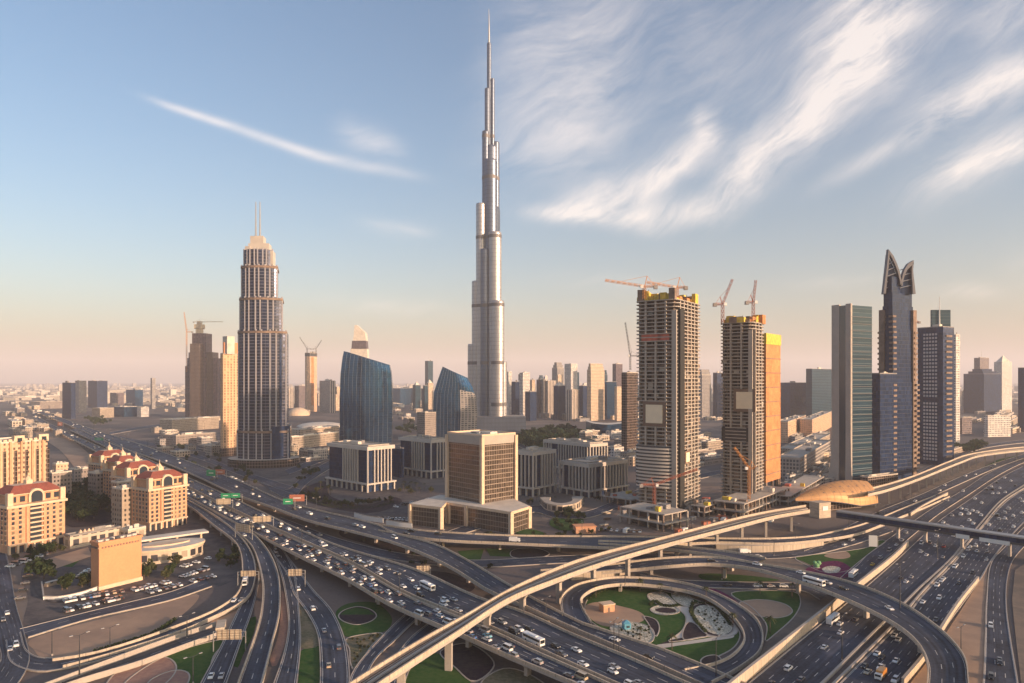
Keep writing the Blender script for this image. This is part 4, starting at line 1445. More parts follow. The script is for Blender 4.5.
# --- the two unfinished concrete towers
def crane(name, label, base, height, jib_len, yaw, lift, mat_='crane_orange', luff=False, s=1.0):
    """tower crane: lattice mast, slewing cab, jib raised by lift degrees, counter-jib and tie"""
    root = empty(name, base, label, 'tower crane')
    x, y, z = base
    def lattice(p, q, w, th, n):
        b = MB()
        p, q = Vector(p), Vector(q)
        ax = (q - p).normalized()
        a = ax.orthogonal().normalized() * w / 2
        c = ax.cross(a).normalized() * w / 2
        C = [a + c, a - c, -a - c, -a + c]
        for o in C:
            b.tube(p + o, q + o, th * .75, n=4, smooth=False)
        for k in range(n):
            for i in range(4):
                b.tube(p.lerp(q, k / n) + C[i], p.lerp(q, (k + 1) / n) + C[(i + 1) % 4], th * .7, n=3, cap=False, smooth=False)
        return b
    lattice((x, y, z), (x, y, z + height), 2.0 * s, .22 * s, max(4, int(height / 3))).build('mast', M[mat_], root, base)
    ca, sa = math.cos(yaw), math.sin(yaw)
    l = math.radians(lift)
    t0 = Vector((x, y, z + height))
    tip = t0 + Vector((ca * math.cos(l), sa * math.cos(l), math.sin(l))) * jib_len
    lattice(t0 + Vector((0, 0, .6)), tip, 1.5 * s, .18 * s, max(6, int(jib_len / 4))).build('jib', M[mat_], root, base)
    back = t0 - Vector((ca, sa, 0)) * jib_len * .28
    lattice(t0 + Vector((0, 0, .6)), back + Vector((0, 0, .6)), 1.5 * s, .18 * s, 5).build('counter_jib', M[mat_], root, base)
    b = MB()
    b.box((back.x, back.y, back.z), (3 * s, 3 * s, 3 * s), yaw)
    b.build('counterweight', M['grey_concrete'], root, base)
    b = MB()
    b.box((x + ca * 2, y + sa * 2, t0.z + .5), (2.4 * s, 2.2 * s, 2.6 * s), yaw)
    b.build('cab', M['white_steel'], root, base)
    apex = t0 + Vector((-ca * 2, -sa * 2, (9 if not luff else 7) * s))
    b = MB()
    b.tube(t0, apex, .35 * s, n=4)
    b.tube(apex, t0.lerp(tip, .7), .14 * s, n=3)
    b.tube(apex, back, .14 * s, n=3)
    b.build('tie_frame', M[mat_], root, base)
    return root


def unfinished(label, pn, by, pl, pr, ty, yaw, nfl, core_side, seed):
    rr = random.Random(seed)
    poly, la, lb = corner_box(pn, by, pl, pr, yaw)
    z = zat(D(by), ty)
    loc = centre(poly)
    root = empty('unfinished_tower', loc, label, 'tower')
    fh = z / nfl
    yw = math.radians(yaw)
    b = MB()
    b.prism(inset(poly, 2.6), 0, z - .5, 0, 1)
    b.build('dark_inner_core', [FAC['concrete_open'], M['brown_concrete']], root, loc)
    sl_ = MB()
    sl_.prism(rounded(inset(poly, -1.1), 6.0), 0, .62, 0, 0, True)
    proto = sl_.build('floor_slab', M['concrete'], root, loc)
    proto.location.z = fh
    for k in range(2, nfl + 1):
        c = proto.copy()
        COL.objects.link(c)
        c.parent = root
        c.location.z = k * fh - (.3 if k == nfl else 0)
        if k > nfl * .93:
            c.name = 'floor_slab'
    for i in range(4):
        a, c = Vector(poly[i][:2]), Vector(poly[(i + 1) % 4][:2])
        L = (c - a).length
        n = max(3, int(L / 6.5))
        for k in range(n):
            p = a.lerp(c, k / n)
            f = MB()
            if k == 0:
                continue
            f.box((p.x, p.y, z / 2), (1.3, 1.3, z - .3), yw)
            f.build('column', M['concrete'], root, loc)
    # loose infill panels and safety screens between the slabs
    pn_ = [MB(), MB(), MB()]
    for face in (3, 0):
        a, c = Vector(poly[face][:2]), Vector(poly[(face + 1) % 4][:2])
        L = (c - a).length
        n = max(3, int(L / 4.2))
        e = (c - a).normalized()
        nn = Vector((e.y, -e.x))
        for k in range(n):
            for q in range(nfl):
                if rr.random() < ((.52 if q < nfl * .45 else .32 if q < nfl * .8 else .14) if .05 < k / n < .92 else .05):
                    p, p2 = a + e * (L * k / n + .5), a + e * (L * (k + 1) / n - .2)
                    o = nn * -0.5
                    h = fh * (.62 if rr.random() < .4 else .97)
                    m_ = 0 if rr.random() < .6 else (1 if rr.random() < .6 else 2)
                    pn_[m_].face([(p.x + o.x, p.y + o.y, q * fh + .56), (p2.x + o.x, p2.y + o.y, q * fh + .56), (p2.x + o.x, p2.y + o.y, q * fh + h), (p.x + o.x, p.y + o.y, q * fh + h)])
    for m_, mm in zip(pn_, ('brown_concrete', 'concrete', 'window_glass')):
        if m_.f:
            m_.build('infill_wall', M[mm], root, loc)
    return root, poly, z, fh


def rounded(poly, r):
    out = []
    n = len(poly)
    for i in range(n):
        p, a, b = Vector(poly[i][:2]), Vector(poly[i - 1][:2]), Vector(poly[(i + 1) % n][:2])
        q0, q1 = p + (a - p).normalized() * r, p + (b - p).normalized() * r
        for k in range(5):
            t = k / 4
            out.append(tuple(q0 * (1 - t) ** 2 + p * (2 * t * (1 - t)) + q1 * t * t))
    return out


def on_face(poly, i, t, out):
    a, c = Vector(poly[i][:2]), Vector(poly[(i + 1) % 4][:2])
    e = (c - a).normalized()
    p = a.lerp(c, t) + Vector((e.y, -e.x)) * out
    return p, math.atan2(e.y, e.x)


def formwork(poly, z, root, loc, seed, k=1.0):
    rr = random.Random(seed)
    for q in range(34):
        i = rr.choice([0, 3, 0, 3, 1, 2])
        p, yw = on_face(poly, i, rr.uniform(.08, .92), -rr.uniform(.2, 9))
        f = MB()
        h = rr.uniform(2.5, 9.0) * k
        f.box((p.x, p.y, z + h / 2), (rr.uniform(4, 9), rr.uniform(2, 4.5), h), yw)
        f.build('formwork', M[rr.choice(['yellow_form', 'yellow_form', 'yellow_form', 'brown_concrete', 'orange_mesh'])], root, loc)
    for q in range(14):
        i = rr.choice([0, 3, 1, 2])
        p, yw = on_face(poly, i, rr.uniform(.02, .98), .6)
        f = MB()
        f.tube((p.x, p.y, z - 1), (p.x, p.y, z + rr.uniform(3, 9) * k), .22, n=4)
        f.build('rebar_post', M['rail_steel'], root, loc)


def banner(poly, i, t, z, w, h, root, loc):
    p, yw = on_face(poly, i, t, 1.2)
    f = MB()
    f.box((p.x, p.y, z), (w * 1.35, .5, h * 1.35), yw)
    f.build('banner_surround', M['banner_frame'], root, loc)
    p, yw = on_face(poly, i, t, 1.55)
    f = MB()
    f.box((p.x, p.y, z), (w, .4, h), yw)
    f.build('banner', M['banner_cream'], root, loc)


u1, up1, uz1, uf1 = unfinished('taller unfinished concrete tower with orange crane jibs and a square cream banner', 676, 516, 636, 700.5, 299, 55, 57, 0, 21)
ul1 = u1.location.copy()
d1 = D(516)
formwork(up1, uz1, u1, ul1, 5)
zb = zat(d1, 414.5)
banner(up1, 3, .48, zb, 13, 13.5, u1, ul1)
banner(up1, 0, .38, zat(d1, 459.5), 7, 7, u1, ul1)
for i, t, w_ in ((3, .97, 3.6),):
    p, yw = on_face(up1, i, t, .9)
    f = MB()
    f.box((p.x, p.y, uz1 / 2 - 4), (w_, 1.4, uz1 - 8), yw)
    f.build('core_wall', M['brown_concrete' if i == 0 else 'concrete'], u1, ul1)
p, yw = on_face(up1, 0, .13, 1.3)
f = MB()
f.box((p.x, p.y, uz1 / 2 - 4), (8.5, 2.2, uz1 - 6), yw)
f.build('slot_shade', M['tyre'], u1, ul1)  # black box stands in for the shade of the recessed slot
for q in range(3):
    f = MB()
    p, yw = on_face(up1, 3, .3 + .2 * q, .8)
    f.box((p.x, p.y, zat(d1, 337)), (9, .4, 5), yw)
    f.build('safety_screen', M['red_screen'], u1, ul1)
# rounded lower balconies
a_, c_ = Vector(up1[3][:2]), Vector(up1[0][:2])
e_ = (c_ - a_).normalized()
n_ = Vector((e_.y, -e_.x))
L_ = (c_ - a_).length
for k in range(12):
    z = zat(d1, 489) + k * uf1 * .92
    f = MB()
    arc = [a_ + e_ * (L_ * .93 * t) + n_ * (4.2 * math.sin(math.pi * t) ** .5) for t in np.linspace(0, 1, 14)]
    f.prism([(p.x, p.y) for p in arc], z, z + 1.3, 0, 0, True)
    f.build('balcony', M['pale_concrete'], u1, ul1)
    f = MB()
    arc = [a_ + e_ * (L_ * .93 * t) + n_ * (3.4 * math.sin(math.pi * t) ** .5) for t in np.linspace(0, 1, 14)]
    f.prism([(p.x, p.y) for p in arc], z + 1.3, z + uf1 * .92, 0, 0)
    f.build('balcony_glazing', M['window_glass'], u1, ul1)

u2, up2, uz2, uf2 = unfinished('shorter unfinished concrete tower wrapped in orange netting on its right', 752, 508, 720.5, 764, 322, 52, 54, 0, 33)
ul2 = u2.location.copy()
d2 = D(508)
formwork(up2, uz2, u2, ul2, 8, .8)
banner(up2, 3, .78, zat(d2, 400.5), 12.5, 13, u2, ul2)
for i, t, w_ in ((3, .97, 3.2), (0, .06, 4.0)):
    p, yw = on_face(up2, i, t, .9)
    f = MB()
    f.box((p.x, p.y, uz2 / 2 - 3), (w_, 1.4, uz2 - 6), yw)
    f.build('core_wall', M['concrete' if i == 3 else 'dark_void'], u2, ul2)
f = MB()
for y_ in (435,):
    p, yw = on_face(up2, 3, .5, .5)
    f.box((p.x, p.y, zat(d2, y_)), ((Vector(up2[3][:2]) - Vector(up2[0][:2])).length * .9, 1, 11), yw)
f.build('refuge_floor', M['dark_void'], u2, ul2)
np_, nla, nlb = corner_box(766, 500, 757, 780.5, 50)
nz = zat(D(500), 344)
f = MB()
f.prism(np_, 14, nz, 0, 0, True)
f.build('netting', M['orange_mesh'], u2, ul2)
f = MB()
f.prism(inset(np_, -.4), nz, zat(D(500), 333), 0, 0, True)
f.build('netting_top', M['yellow_form'], u2, ul2)
for k in range(9):
    f = MB()
    f.prism(inset(np_, -.25), 20 + k * (nz - 20) / 9, 20 + k * (nz - 20) / 9 + .7, 0, 0, True)
    f.build('scaffold_band', M['brown_concrete'], u2, ul2)
for i in range(4):
    for t in (.1, .5, .9):
        p, yw = on_face(np_, i, t, -1)
        f = MB()
        f.box((p.x, p.y, 7), (1.4, 1.4, 14), yw)
        f.build('column', M['brown_concrete'], u2, ul2)


def crane_at(label, d, pxb, pyb, pym, ptx, pty, mat_='crane_orange', luff=False, yaw=None, s=1.0):
    """crane standing on (pxb, pyb) at depth d, slewing at row pym, jib tip near (ptx, pty)"""
    x, z0, z1 = (pxb - CX) * d / F, zat(d, pyb), zat(d, pym)
    dx, dz = (ptx - pxb) * d / F, zat(d, pty) - z1
    L = math.hypot(dx, dz)
    lift = math.degrees(math.atan2(dz, abs(dx)))
    return crane('tower_crane', label, (x, d + 6, z0), z1 - z0, L, 0 if dx > 0 else math.pi, lift, mat_, luff, s)


crane_at('orange crane on the taller unfinished tower, jib reaching far out level to the left', d1, 646, 298, 286, 606, 279, s=.9)
crane_at('orange crane on the taller unfinished tower, its jib passing back over the formwork', d1 + 14, 679, 296, 287, 648, 281, s=.9)
crane_at('red luffing crane on the shorter unfinished tower, over its left edge', d2, 725, 322, 304, 735, 278, 'crane_red', True, s=.9)
crane_at('red luffing crane on the shorter unfinished tower, with nearly upright jib', d2 + 8, 756, 318, 302, 758.5, 279, 'crane_red', True, s=.9)
crane_at('slim crane with steep jib on the dark tower left of the unfinished pair', D(455), 631, 370, 356, 626, 322, 'dark_metal', True, s=.9)
crane_at('red crane standing at the foot of the taller unfinished tower', D(522), 656, 517, 487, 700, 470, 'crane_red', True, s=.8)
crane_at('orange crane standing at the foot of the shorter unfinished tower', D(516), 752, 515, 470, 737, 448, 'crane_orange', True, s=.8)

# building-site structures at the feet of the unfinished towers
def site_frame(label, pn, by, pl, pr, ty, yaw, floors, seed):
    rr = random.Random(seed)
    poly, la, lb = corner_box(pn, by, pl, pr, yaw)
    z = zat(D(by), ty)
    loc = centre(poly)
    root = empty('concrete_frame', loc, label, 'building frame')
    for k in range(1, floors + 1):
        f = MB()
        f.prism(inset(poly, rr.uniform(-.5, 1.5)), z * k / floors - .8, z * k / floors - .01 * k, 0, 1, True)
        f.build('floor_slab', [M['concrete'], M['roof_gravel']], root, loc)
    for i in range(4):
        n = max(2, int((la if i % 2 == 0 else lb) / 7))
        for k in range(n):
            p, yw = on_face(poly, i, k / n + .02, -1.8)
            f = MB()
            f.box((p.x, p.y, z / 2), (1.0, 1.0, z - 1), yw)
            f.build('column', M[rr.choice(['brown_concrete', 'concrete'])], root, loc)
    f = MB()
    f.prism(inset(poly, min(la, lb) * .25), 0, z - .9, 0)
    f.build('dark_inner_core', M['dark_void'], root, loc)  # near-black block paints shade inside the open frame
    for k in range(5):
        p, yw = on_face(poly, rr.randrange(4), rr.uniform(.1, .9), -rr.uniform(2, min(la, lb) * .4))
        f = MB()
        hh = rr.uniform(1, 3.4)
        f.box((p.x, p.y, z + hh / 2), (rr.uniform(2, 7), rr.uniform(2, 5), hh), yw)
        f.build('roof_unit', M[rr.choice(['roof_pale', 'brown_concrete', 'red_screen', 'grey_concrete', 'yellow_form'])], root, loc)
    return root


site_frame('two-storey concrete frame with pale columns at the foot of the taller unfinished tower', 665, 533, 618, 690, 515, 40, 2, 1)
site_frame('low concrete frame between the two unfinished towers', 706, 519, 688, 724, 507, 48, 2, 2)
site_frame('concrete podium frame below the shorter unfinished tower', 745, 520, 712, 790, 504, 50, 2, 3)
site_frame('raised slab of bare concrete behind the metro, right of the netted tower', 790, 507, 768, 824, 496, 55, 2, 4)
site_frame('half-built deck to the left of the taller unfinished tower', 632, 508, 600, 655, 500, 45, 1, 5)

sr = random.Random(5)
SITE = []
for k in range(44):
    SITE.append((sr.uniform(604, 712), sr.uniform(508, 534)) if k < 30 else (sr.uniform(712, 775), sr.uniform(512, 522)))
SITE.sort(key=lambda q: (W(*q) - u1.location).length)
cnt = {}
for px, py in SITE:
    kind, mm = sr.choice([('site_container', 'sign_white'), ('site_container', 'grey_concrete'), ('site_container', 'crane_red'), ('material_stack', 'brown_concrete'), ('material_stack', 'sign_back'), ('formwork_stack', 'yellow_form')])
    p = W(px, py)
    o = empty(kind, p)
    yw = sr.uniform(0, 1.6)
    col_ = {'sign_white': 'white', 'grey_concrete': 'grey', 'crane_red': 'red', 'brown_concrete': 'brown', 'sign_back': 'tan', 'yellow_form': 'yellow'}[mm]
    if kind == 'site_container':
        b = MB()
        b.box((p.x, p.y, 1.35), (6.1, 2.5, 2.6), yw)
        b.build('shell', M[mm], o, p)
        b = MB()
        b.box((p.x + math.sin(yw) * 1.27, p.y - math.cos(yw) * 1.27, 1.2), (1.0, .06, 2.0), yw)
        b.build('door', M['dark_metal'], o, p)
    else:
        for q in range(sr.randint(2, 4)):
            b = MB()
            b.box((p.x + sr.uniform(-1.5, 1.5), p.y + sr.uniform(-1.5, 1.5), .35 + q * .55), (sr.uniform(3, 6), sr.uniform(1.2, 2.6), .5), yw + sr.uniform(-.2, .2))
            b.build('layer', M[mm], o, p)
    cnt[(col_, kind)] = cnt.get((col_, kind), 0) + 1
    tag(o, f"{col_} {kind.replace('_', ' ')} on the building site, {ordinal(cnt[(col_, kind)])} nearest the taller unfinished tower", 'container' if 'cont' in kind else 'stack', 'building-site stores')

# --- towers on the right
# stone and green-glass slab with flared foot
d = D(487)
s_ = d / F
poly, la, lb = corner_box(851, 487, 832, 872.5, 27)
zt = zat(d, 305)
loc = centre(poly)
root = empty('stone_glass_tower', loc, 'stone framed green glass tower with flared foot, behind the gold station', 'office tower')
b = MB()
b.prism(inset(poly, .3), 0, zt, 0, 1)
b.build('glazing', [FAC['teal'], M['roof_grey']], root, loc)
e = (Vector(poly[3][:2]) - Vector(poly[0][:2]))
lbv = e.normalized()
nout = Vector((-lbv.y, lbv.x)) if Vector((-lbv.y, lbv.x)).x < 0 else Vector((lbv.y, -lbv.x))
for nm, t0, t1, fl, mt in (('stone_pier', .60, 1.0, 4.0, 'concrete'), ('dark_slot', .26, .60, 0, 'window_glass'), ('stone_pier', -.01, .26, 2.0, 'concrete')):
    rings = []
    for zf in (0, .08, .16, .28, .5, 1.0):
        o = fl * (1 - min(1, zf / .28)) ** 2
        p0, p1 = Vector(poly[0][:2]) + e * t0, Vector(poly[0][:2]) + e * t1
        off = nout * (.6 + (0 if mt == 'concrete' else -.25))
        ex = lbv * (o if t1 == 1.0 else 0)
        ex0 = lbv * (-o if t0 < 0 else 0)
        z = zf * (zt + (1.5 if mt == 'concrete' else .3))
        A, B_ = p0 + off + ex0 + nout * o * .3, p1 + off + ex + nout * o * .3
        C, D_ = p1 - nout * 1.5, p0 - nout * 1.5
        rings.append([(A.x, A.y, z), (D_.x, D_.y, z), (C.x, C.y, z), (B_.x, B_.y, z)])
    b = MB()
    b.loft(rings, 0, 0)
    b.build(nm, M[mt], root, loc)
b = MB()
pp, yw = on_face(poly, 0, .5, .35)
for k in range(24):
    b.box((pp.x, pp.y, 8 + k * (zt - 12) / 24), (la * .96, .3, .3), yw)
b.build('sunshade', M['band_grey'], root, loc)
tower('office_tower', 'lower glass and stone companion right of the green glass tower', 'office tower', 880, 482, 869, 897, 374, 27, 'navy', bits=2)
b_ = bpy.data.objects['office_tower']
tower('podium_building', 'low striped podium at the foot of the green glass tower', 'building', 868, 492, 860, 898, 478, 30, 'darkbrown', bits=1)

# horned tower
d = D(480)
poly, la, lb = corner_box(893, 480, 880.5, 915, 26)
loc = centre(poly)
zs = zat(d, 292)
root = empty('horned_tower', loc, 'dark blue tower crowned by two curved horns', 'skyscraper')
tiers = [(0, .52, 0), (.52, .80, .7), (.80, .93, 1.3), (.93, 1.0, 1.9)]
for a0, a1, k in tiers:
    b = MB()
    b.prism(inset(poly, k), zs * a0, zs * a1, 0, 1)
    b.build('tier', [FAC['navy'], M['grey_concrete']], root, loc)
for i in range(4):
    b = MB()
    for k in range(30):
        z = 10 + k * (zs * .9 - 10) / 30
        kk = 0 if z < zs * .52 else 1.1 if z < zs * .8 else 2.6
        q = inset(poly, kk - .6)[i]
        b.box((q[0], q[1], z), (4.8, 4.8, 2.0), math.radians(26))
    b.build('corner_balcony', M['brown_concrete'], root, loc)
    if i == 0:
        continue
    q = inset(poly, 1.5)[i]
    b = MB()
    b.box((q[0], q[1], zs * .46), (5.2, 5.2, zs * .90), math.radians(26))
    b.build('corner_pier', M['brown_concrete'], root, loc)
hd_ = loc.y - 4
sx = hd_ / F
def horn(pts_px, th):
    """curved fin: an outline in the plane of the facade, th metres thick"""
    cxp = (897 - CX) * sx
    for yo in (0,):
        P = [((a - CX) * sx, zat(hd_, b)) for a, b in pts_px]
        m_ = MB()
        y0, y1 = hd_ - th / 2, hd_ + th / 2
        n = len(P) // 2
        for i in range(n - 1):
            a, b, c, e = P[i], P[i + 1], P[-2 - i], P[-1 - i]
            for y, rev in ((y0, False), (y1, True)):
                q = [(a[0], y, a[1]), (e[0], y, e[1]), (c[0], y, c[1]), (b[0], y, b[1])]
                m_.face(q if rev else q[::-1])
        for i in range(len(P)):
            a, b = P[i], P[(i + 1) % len(P)]
            m_.face([(a[0], y0, a[1]), (b[0], y0, b[1]), (b[0], y1, b[1]), (a[0], y1, a[1])])
        return m_
horn([(882.3, 294), (883.8, 282), (885.4, 270), (886.6, 260), (887.4, 249.5), (888.6, 254), (888.2, 261), (887.2, 271), (886, 282), (884.8, 294)], 4).build('horn', M['horn_metal'], root, loc)
horn([(887.4, 249.5), (892.4, 256), (896, 264), (898.8, 272), (900.4, 280), (900.8, 285), (899.4, 285), (898.8, 281), (897, 273.2), (894.4, 265.8), (891.2, 258.8), (888.4, 254)], 4).build('horn', M['horn_metal'], root, loc)
horn([(912.6, 260.5), (907, 264), (903.6, 269.5), (901.6, 275), (900.6, 281), (900.2, 286), (901.6, 286), (902.2, 280.6), (904, 274.6), (906.4, 270), (911.2, 265.2), (912.4, 263)], 4).build('horn', M['horn_metal'], root, loc)
horn([(911.6, 294), (911.4, 285), (910.6, 277), (910.6, 269), (911.4, 264), (912.6, 260.5), (912.6, 264.4), (912, 270), (912.6, 277), (913.6, 285), (914.6, 294)], 4).build('horn', M['horn_metal'], root, loc)
cp_ = MB()
for pts_ in ([(883.5, 294), (885, 280), (886.6, 266), (887.8, 254), (891, 259.5), (894.3, 266.8), (897, 274.5), (899, 282), (900.2, 294)], [(900.8, 294), (901.6, 282), (904, 275), (906.6, 270.4), (911.2, 265.6), (911, 272), (911.8, 282), (913.2, 294)]):
    q_ = [((a - CX) * sx, hd_ + 1.5, zat(hd_, b_)) for a, b_ in pts_]
    w_ = [(a, b_ + 2.5, c) for a, b_, c in q_]
    cp_.face(q_)
    cp_.face(w_[::-1])
    cp_.strip(q_ + q_[:1], w_ + w_[:1])
cp_.build('crown_glazing', FAC['navy'], root, loc)
b = MB()
P0 = [(886.5, 280), (889, 268), (891, 260)]
for k in range(5):
    y_ = 288 - k * 6
    b.tube(((886 + k * .8 - CX) * sx, hd_, zat(hd_, y_)), ((898 - k * .9 - CX) * sx, hd_, zat(hd_, y_ - 3)), .5, n=5)
    if k < 4:
        b.tube(((900 - CX) * sx, hd_, zat(hd_, y_)), ((912.5 - k * .6 - CX) * sx, hd_, zat(hd_, y_ - 3)), .5, n=5)
b.build('crown_strut', M['steel'], root, loc)
b = MB()
b.prism(inset(poly, min(la, lb) * .3), zs, zat(hd_, 277), 0, 1)
b.build('crown_core', [FAC['navy'], M['grey_concrete']], root, loc)

# dark tower with white window grid and glass screen
d = D(466)
rt, poly, z = tower('grid_window_tower', 'dark tower with white gridded windows and a glass screen on its roof', 'office tower', 943, 466, 917.5, 954, 327, 30, 'navy', bits=1)
loc = rt.location
for i, (t0, t1) in enumerate(((.18, .50),)):
    for (ya, yb) in ((332, 398), (402, 462)):
        a0 = MB()
        za, zb_ = zat(d, yb), zat(d, ya)
        n = int((zb_ - za) / 4)
        for k in range(n):
            for q in range(5):
                p, yw = on_face(poly, 3, .28 + q * .115, .3)
                a0.box((p.x, p.y, za + (k + .5) * (zb_ - za) / n), ((Vector(poly[3][:2]) - Vector(poly[0][:2])).length * .075, .5, 2.4), yw)
        a0.build('window_grid', M['pale_fin'], rt, loc)
b = MB()
for k in range(24):
    p, yw = on_face(poly, 0, .5, .5)
    b.box((p.x, p.y, 10 + k * (z - 14) / 24), (12, 1, 2.2), yw)
b.build('balcony', M['brown_concrete'], rt, loc)
b = MB()
b.box(((940.5 - CX) * loc.y / F, loc.y, (z + zat(loc.y, 310)) / 2), (19 * d / F, 3, zat(loc.y, 310) - z), 0)
b.build('glass_screen', FAC['teal'], rt, loc)
b = MB()
b.tube(((939.5 - CX) * (loc.y - 3) / F, loc.y - 3, z), ((939.5 - CX) * (loc.y - 3) / F, loc.y - 3, zat(loc.y, 297)), .9, .3, 6)
b.build('mast', M['white_steel'], rt, loc)
crane_at('slim construction crane between the horned tower and the gridded tower', D(466), 916, 340, 322, 913, 300, 'crane_red', True, s=.8)

T = tower
T('residential_tower', 'slim white tower just right of the gridded tower', 'tower', 956, 445, 953, 960, 335, 20, 'white', bits=1)
T('office_tower', 'broad dark blue office block far right, beside the white-framed glass tower', 'office tower', 984, 414, 963.5, 1001, 374, 22, 'navy', crown='step')
T('office_tower', 'dark tower rising behind the broad dark blue block', 'office tower', 980, 409, 974, 989, 358, 22, 'mauve', mast_=25)
T('office_tower', 'grey glass tower with white frame, far right behind the pale cube building', 'office tower', 1002, 412, 994, 1012, 362, 22, 'white', crown='peak')
T('office_tower', 'dark tower cut by the right edge of the photo', 'office tower', 1024, 432, 1018, 1060, 368, 22, 'navy')
T('pale_cube_building', 'pale cube building with big square windows below the far right towers', 'building', 988, 437, 984, 1011, 416, 12, 'white')
T('office_block', 'dark low office block right of the gridded tower', 'office block', 962, 434, 950, 972, 418, 22, 'mauve')
T('slab_block', 'teal glass slab behind the green glass tower', 'office tower', 812, 420, 806, 834, 369, 40, 'teal')
T('slab_block', 'dark blue slab right of the orange netting', 'office tower', 790, 419, 777, 807, 383, 44, 'navy')
T('residential_tower', 'grey tower seen between the two unfinished towers', 'tower', 702, 418, 697, 711, 375, 50, 'grey', crown='step')
T('residential_tower', 'blue tower just left of the shorter unfinished tower', 'tower', 717, 417, 713, 724, 373, 50, 'navy')
T('parking_block', 'striped concrete parking block left of the green glass tower', 'car park', 800, 482, 776, 832, 459, 58, 'grey', bits=4)
T('hotel_block', 'sunlit orange low block behind the striped parking block', 'building', 788, 443, 776, 806, 422, 60, 'sandstone', bits=4)
T('hotel_block', 'sunlit low block in front of the teal slab', 'building', 812, 439, 800, 832, 420, 60, 'sandstone', bits=4)
T('low_block', 'pale low block with roof units right of the netted tower', 'building', 800, 463, 778, 830, 450, 58, 'villa', bits=6)

# --- left middle distance
T('slab_block', 'twin dark blue slab nearest the far end of the boulevard', 'office tower', 71, 419, 62.3, 75.5, 383, 60, 'navy')
T('slab_block', 'stone slab touching the twin dark blue slab', 'office tower', 79, 413, 75, 86.5, 381, 60, 'grey')
T('slab_block', 'second dark slab from the left with a concrete right side', 'office tower', 97, 408, 88, 107.5, 381, 60, 'navy')
T('office_block', 'mauve low office block in the far left distance', 'office block', 116, 405, 110, 124, 393, 60, 'mauve')
T('office_block', 'small blue cube block in the far left distance', 'office block', 135, 406, 126, 143, 390, 60, 'blue')
T('residential_tower', 'thin grey tower alone in the far left distance', 'tower', 152, 409, 150.5, 155.5, 378, 60, 'grey', bits=0)
T('warehouse', 'long low dark warehouse at the far left', 'warehouse', 40, 409, 31, 63, 402, 65, 'dusky', bits=1)
T('showroom', 'low showroom with blue glass front near the far slabs', 'building', 124, 417, 114, 137, 407, 62, 'blue', bits=2, roof='roof_pale')
T('showroom', 'white showroom beside the blue fronted one', 'building', 141, 417, 137, 149, 407.5, 62, 'white', bits=2)
T('low_block', 'cream low hall left of the blue fronted showroom', 'building', 100, 418, 92, 114, 408.5, 62, 'villa', bits=2)
root, poly, z = T('unfinished_highrise', 'dark mauve unfinished tower with stepped shoulders, far left', 'tower', 197, 418, 188.5, 206, 352, 52, 'mauve_open', bits=0)
ul = root.location
for (pl, pr, ty, dy) in ((183, 190, 366, 6), (205, 211, 352, 4), (210, 215.5, 358, 8), (190.5, 204.5, 333, 3), (193, 202, 344, -22), (187, 191, 358, -4)):
    s2 = D(418) / F
    b = MB()
    x0, x1 = (pl - CX) * s2, (pr - CX) * s2
    b.prism([(x0, ul.y + dy - 18), (x1, ul.y + dy - 18), (x1, ul.y + dy + 18), (x0, ul.y + dy + 18)], 0, zat(D(418), ty), 0, 1)
    b.build('shoulder', [FAC['mauve_open' if ty not in (352, 344) else 'darkbrown'], M['brown_concrete']], root, ul)
b = MB()
for k, (w_, y0, y1) in enumerate(((7, 333, 328), (10, 328, 324), (5, 324, 320.5))):
    s2 = D(418) / F
    b.box(((195.5 - CX) * s2, ul.y, (zat(D(418), y0) + zat(D(418), y1)) / 2), (w_ * s2, w_ * s2, zat(D(418), y1) - zat(D(418), y0)), .4)
b.build('formwork', M['sign_back'], root, ul)
crane_at('thin crane left of the mauve unfinished tower', D(418), 185.5, 372, 332, 183, 312, 'crane_orange', True, s=1.2)
crane_at('pale crane on top of the mauve unfinished tower', D(418), 199, 332, 322, 222, 321.5, 'sign_back', s=1.0)
# fawn tower
root, poly, z = T('fawn_tower', 'warm fawn slab tower with white cap, left of the balconied hotel tower', 'hotel tower', 222.5, 457, 220.3, 241, 354, 58, 'fawn', bits=1)
b = MB()
q = inset(poly, 3)
b.prism(q, z, zat(D(457), 342), 0, 1)
b.build('upper_storey', [M['orange_wall'], M['roof_gravel']], root, root.location)
b = MB()
c0 = Vector(q[0])
b.box((c0.x + 5, c0.y + 5, (z + zat(D(457), 336)) / 2), (11, 9, zat(D(457), 336) - z), math.radians(58))
b.build('roof_cap', M['roof_pale'], root, root.location)
b = MB()
b.prism(inset(poly, -.4), 0, 11, 0, 1)
b.build('base_storey', [FAC['darkbrown'], M['roof_gravel']], root, root.location)

root, poly, z = T('unfinished_highrise', 'orange-lit slim unfinished tower with two cranes, right of the hotel tower', 'tower', 307, 412, 305, 317, 353, 55, 'sandstone', bits=2)
b = MB()
p, yw = on_face(poly, 0, .55, .3)
b.box((p.x, p.y, z * .52), (9, .8, z * .82), yw)
b.build('netting', M['orange_mesh'], root, root.location)  # orange sheet puts the warm low light into this face's colour
b = MB()
b.prism(inset(poly, -.3), z - 10, z, 0, 0, True)
b.build('top_screen', M['dark_metal'], root, root.location)
crane_at('pale crane leaning left on the slim orange-lit tower', D(412), 306.5, 354, 349, 299, 337, 'rail_steel', True, s=1.1)
crane_at('pale crane leaning right on the slim orange-lit tower', D(412), 315.5, 354, 349, 321, 340, 'rail_steel', True, s=1.1)
T('residential_tower', 'mauve tower with rounded white top beside the broad blue glass tower', 'tower', 330, 413, 319.5, 335.5, 381, 42, 'stripes', crown='dome')
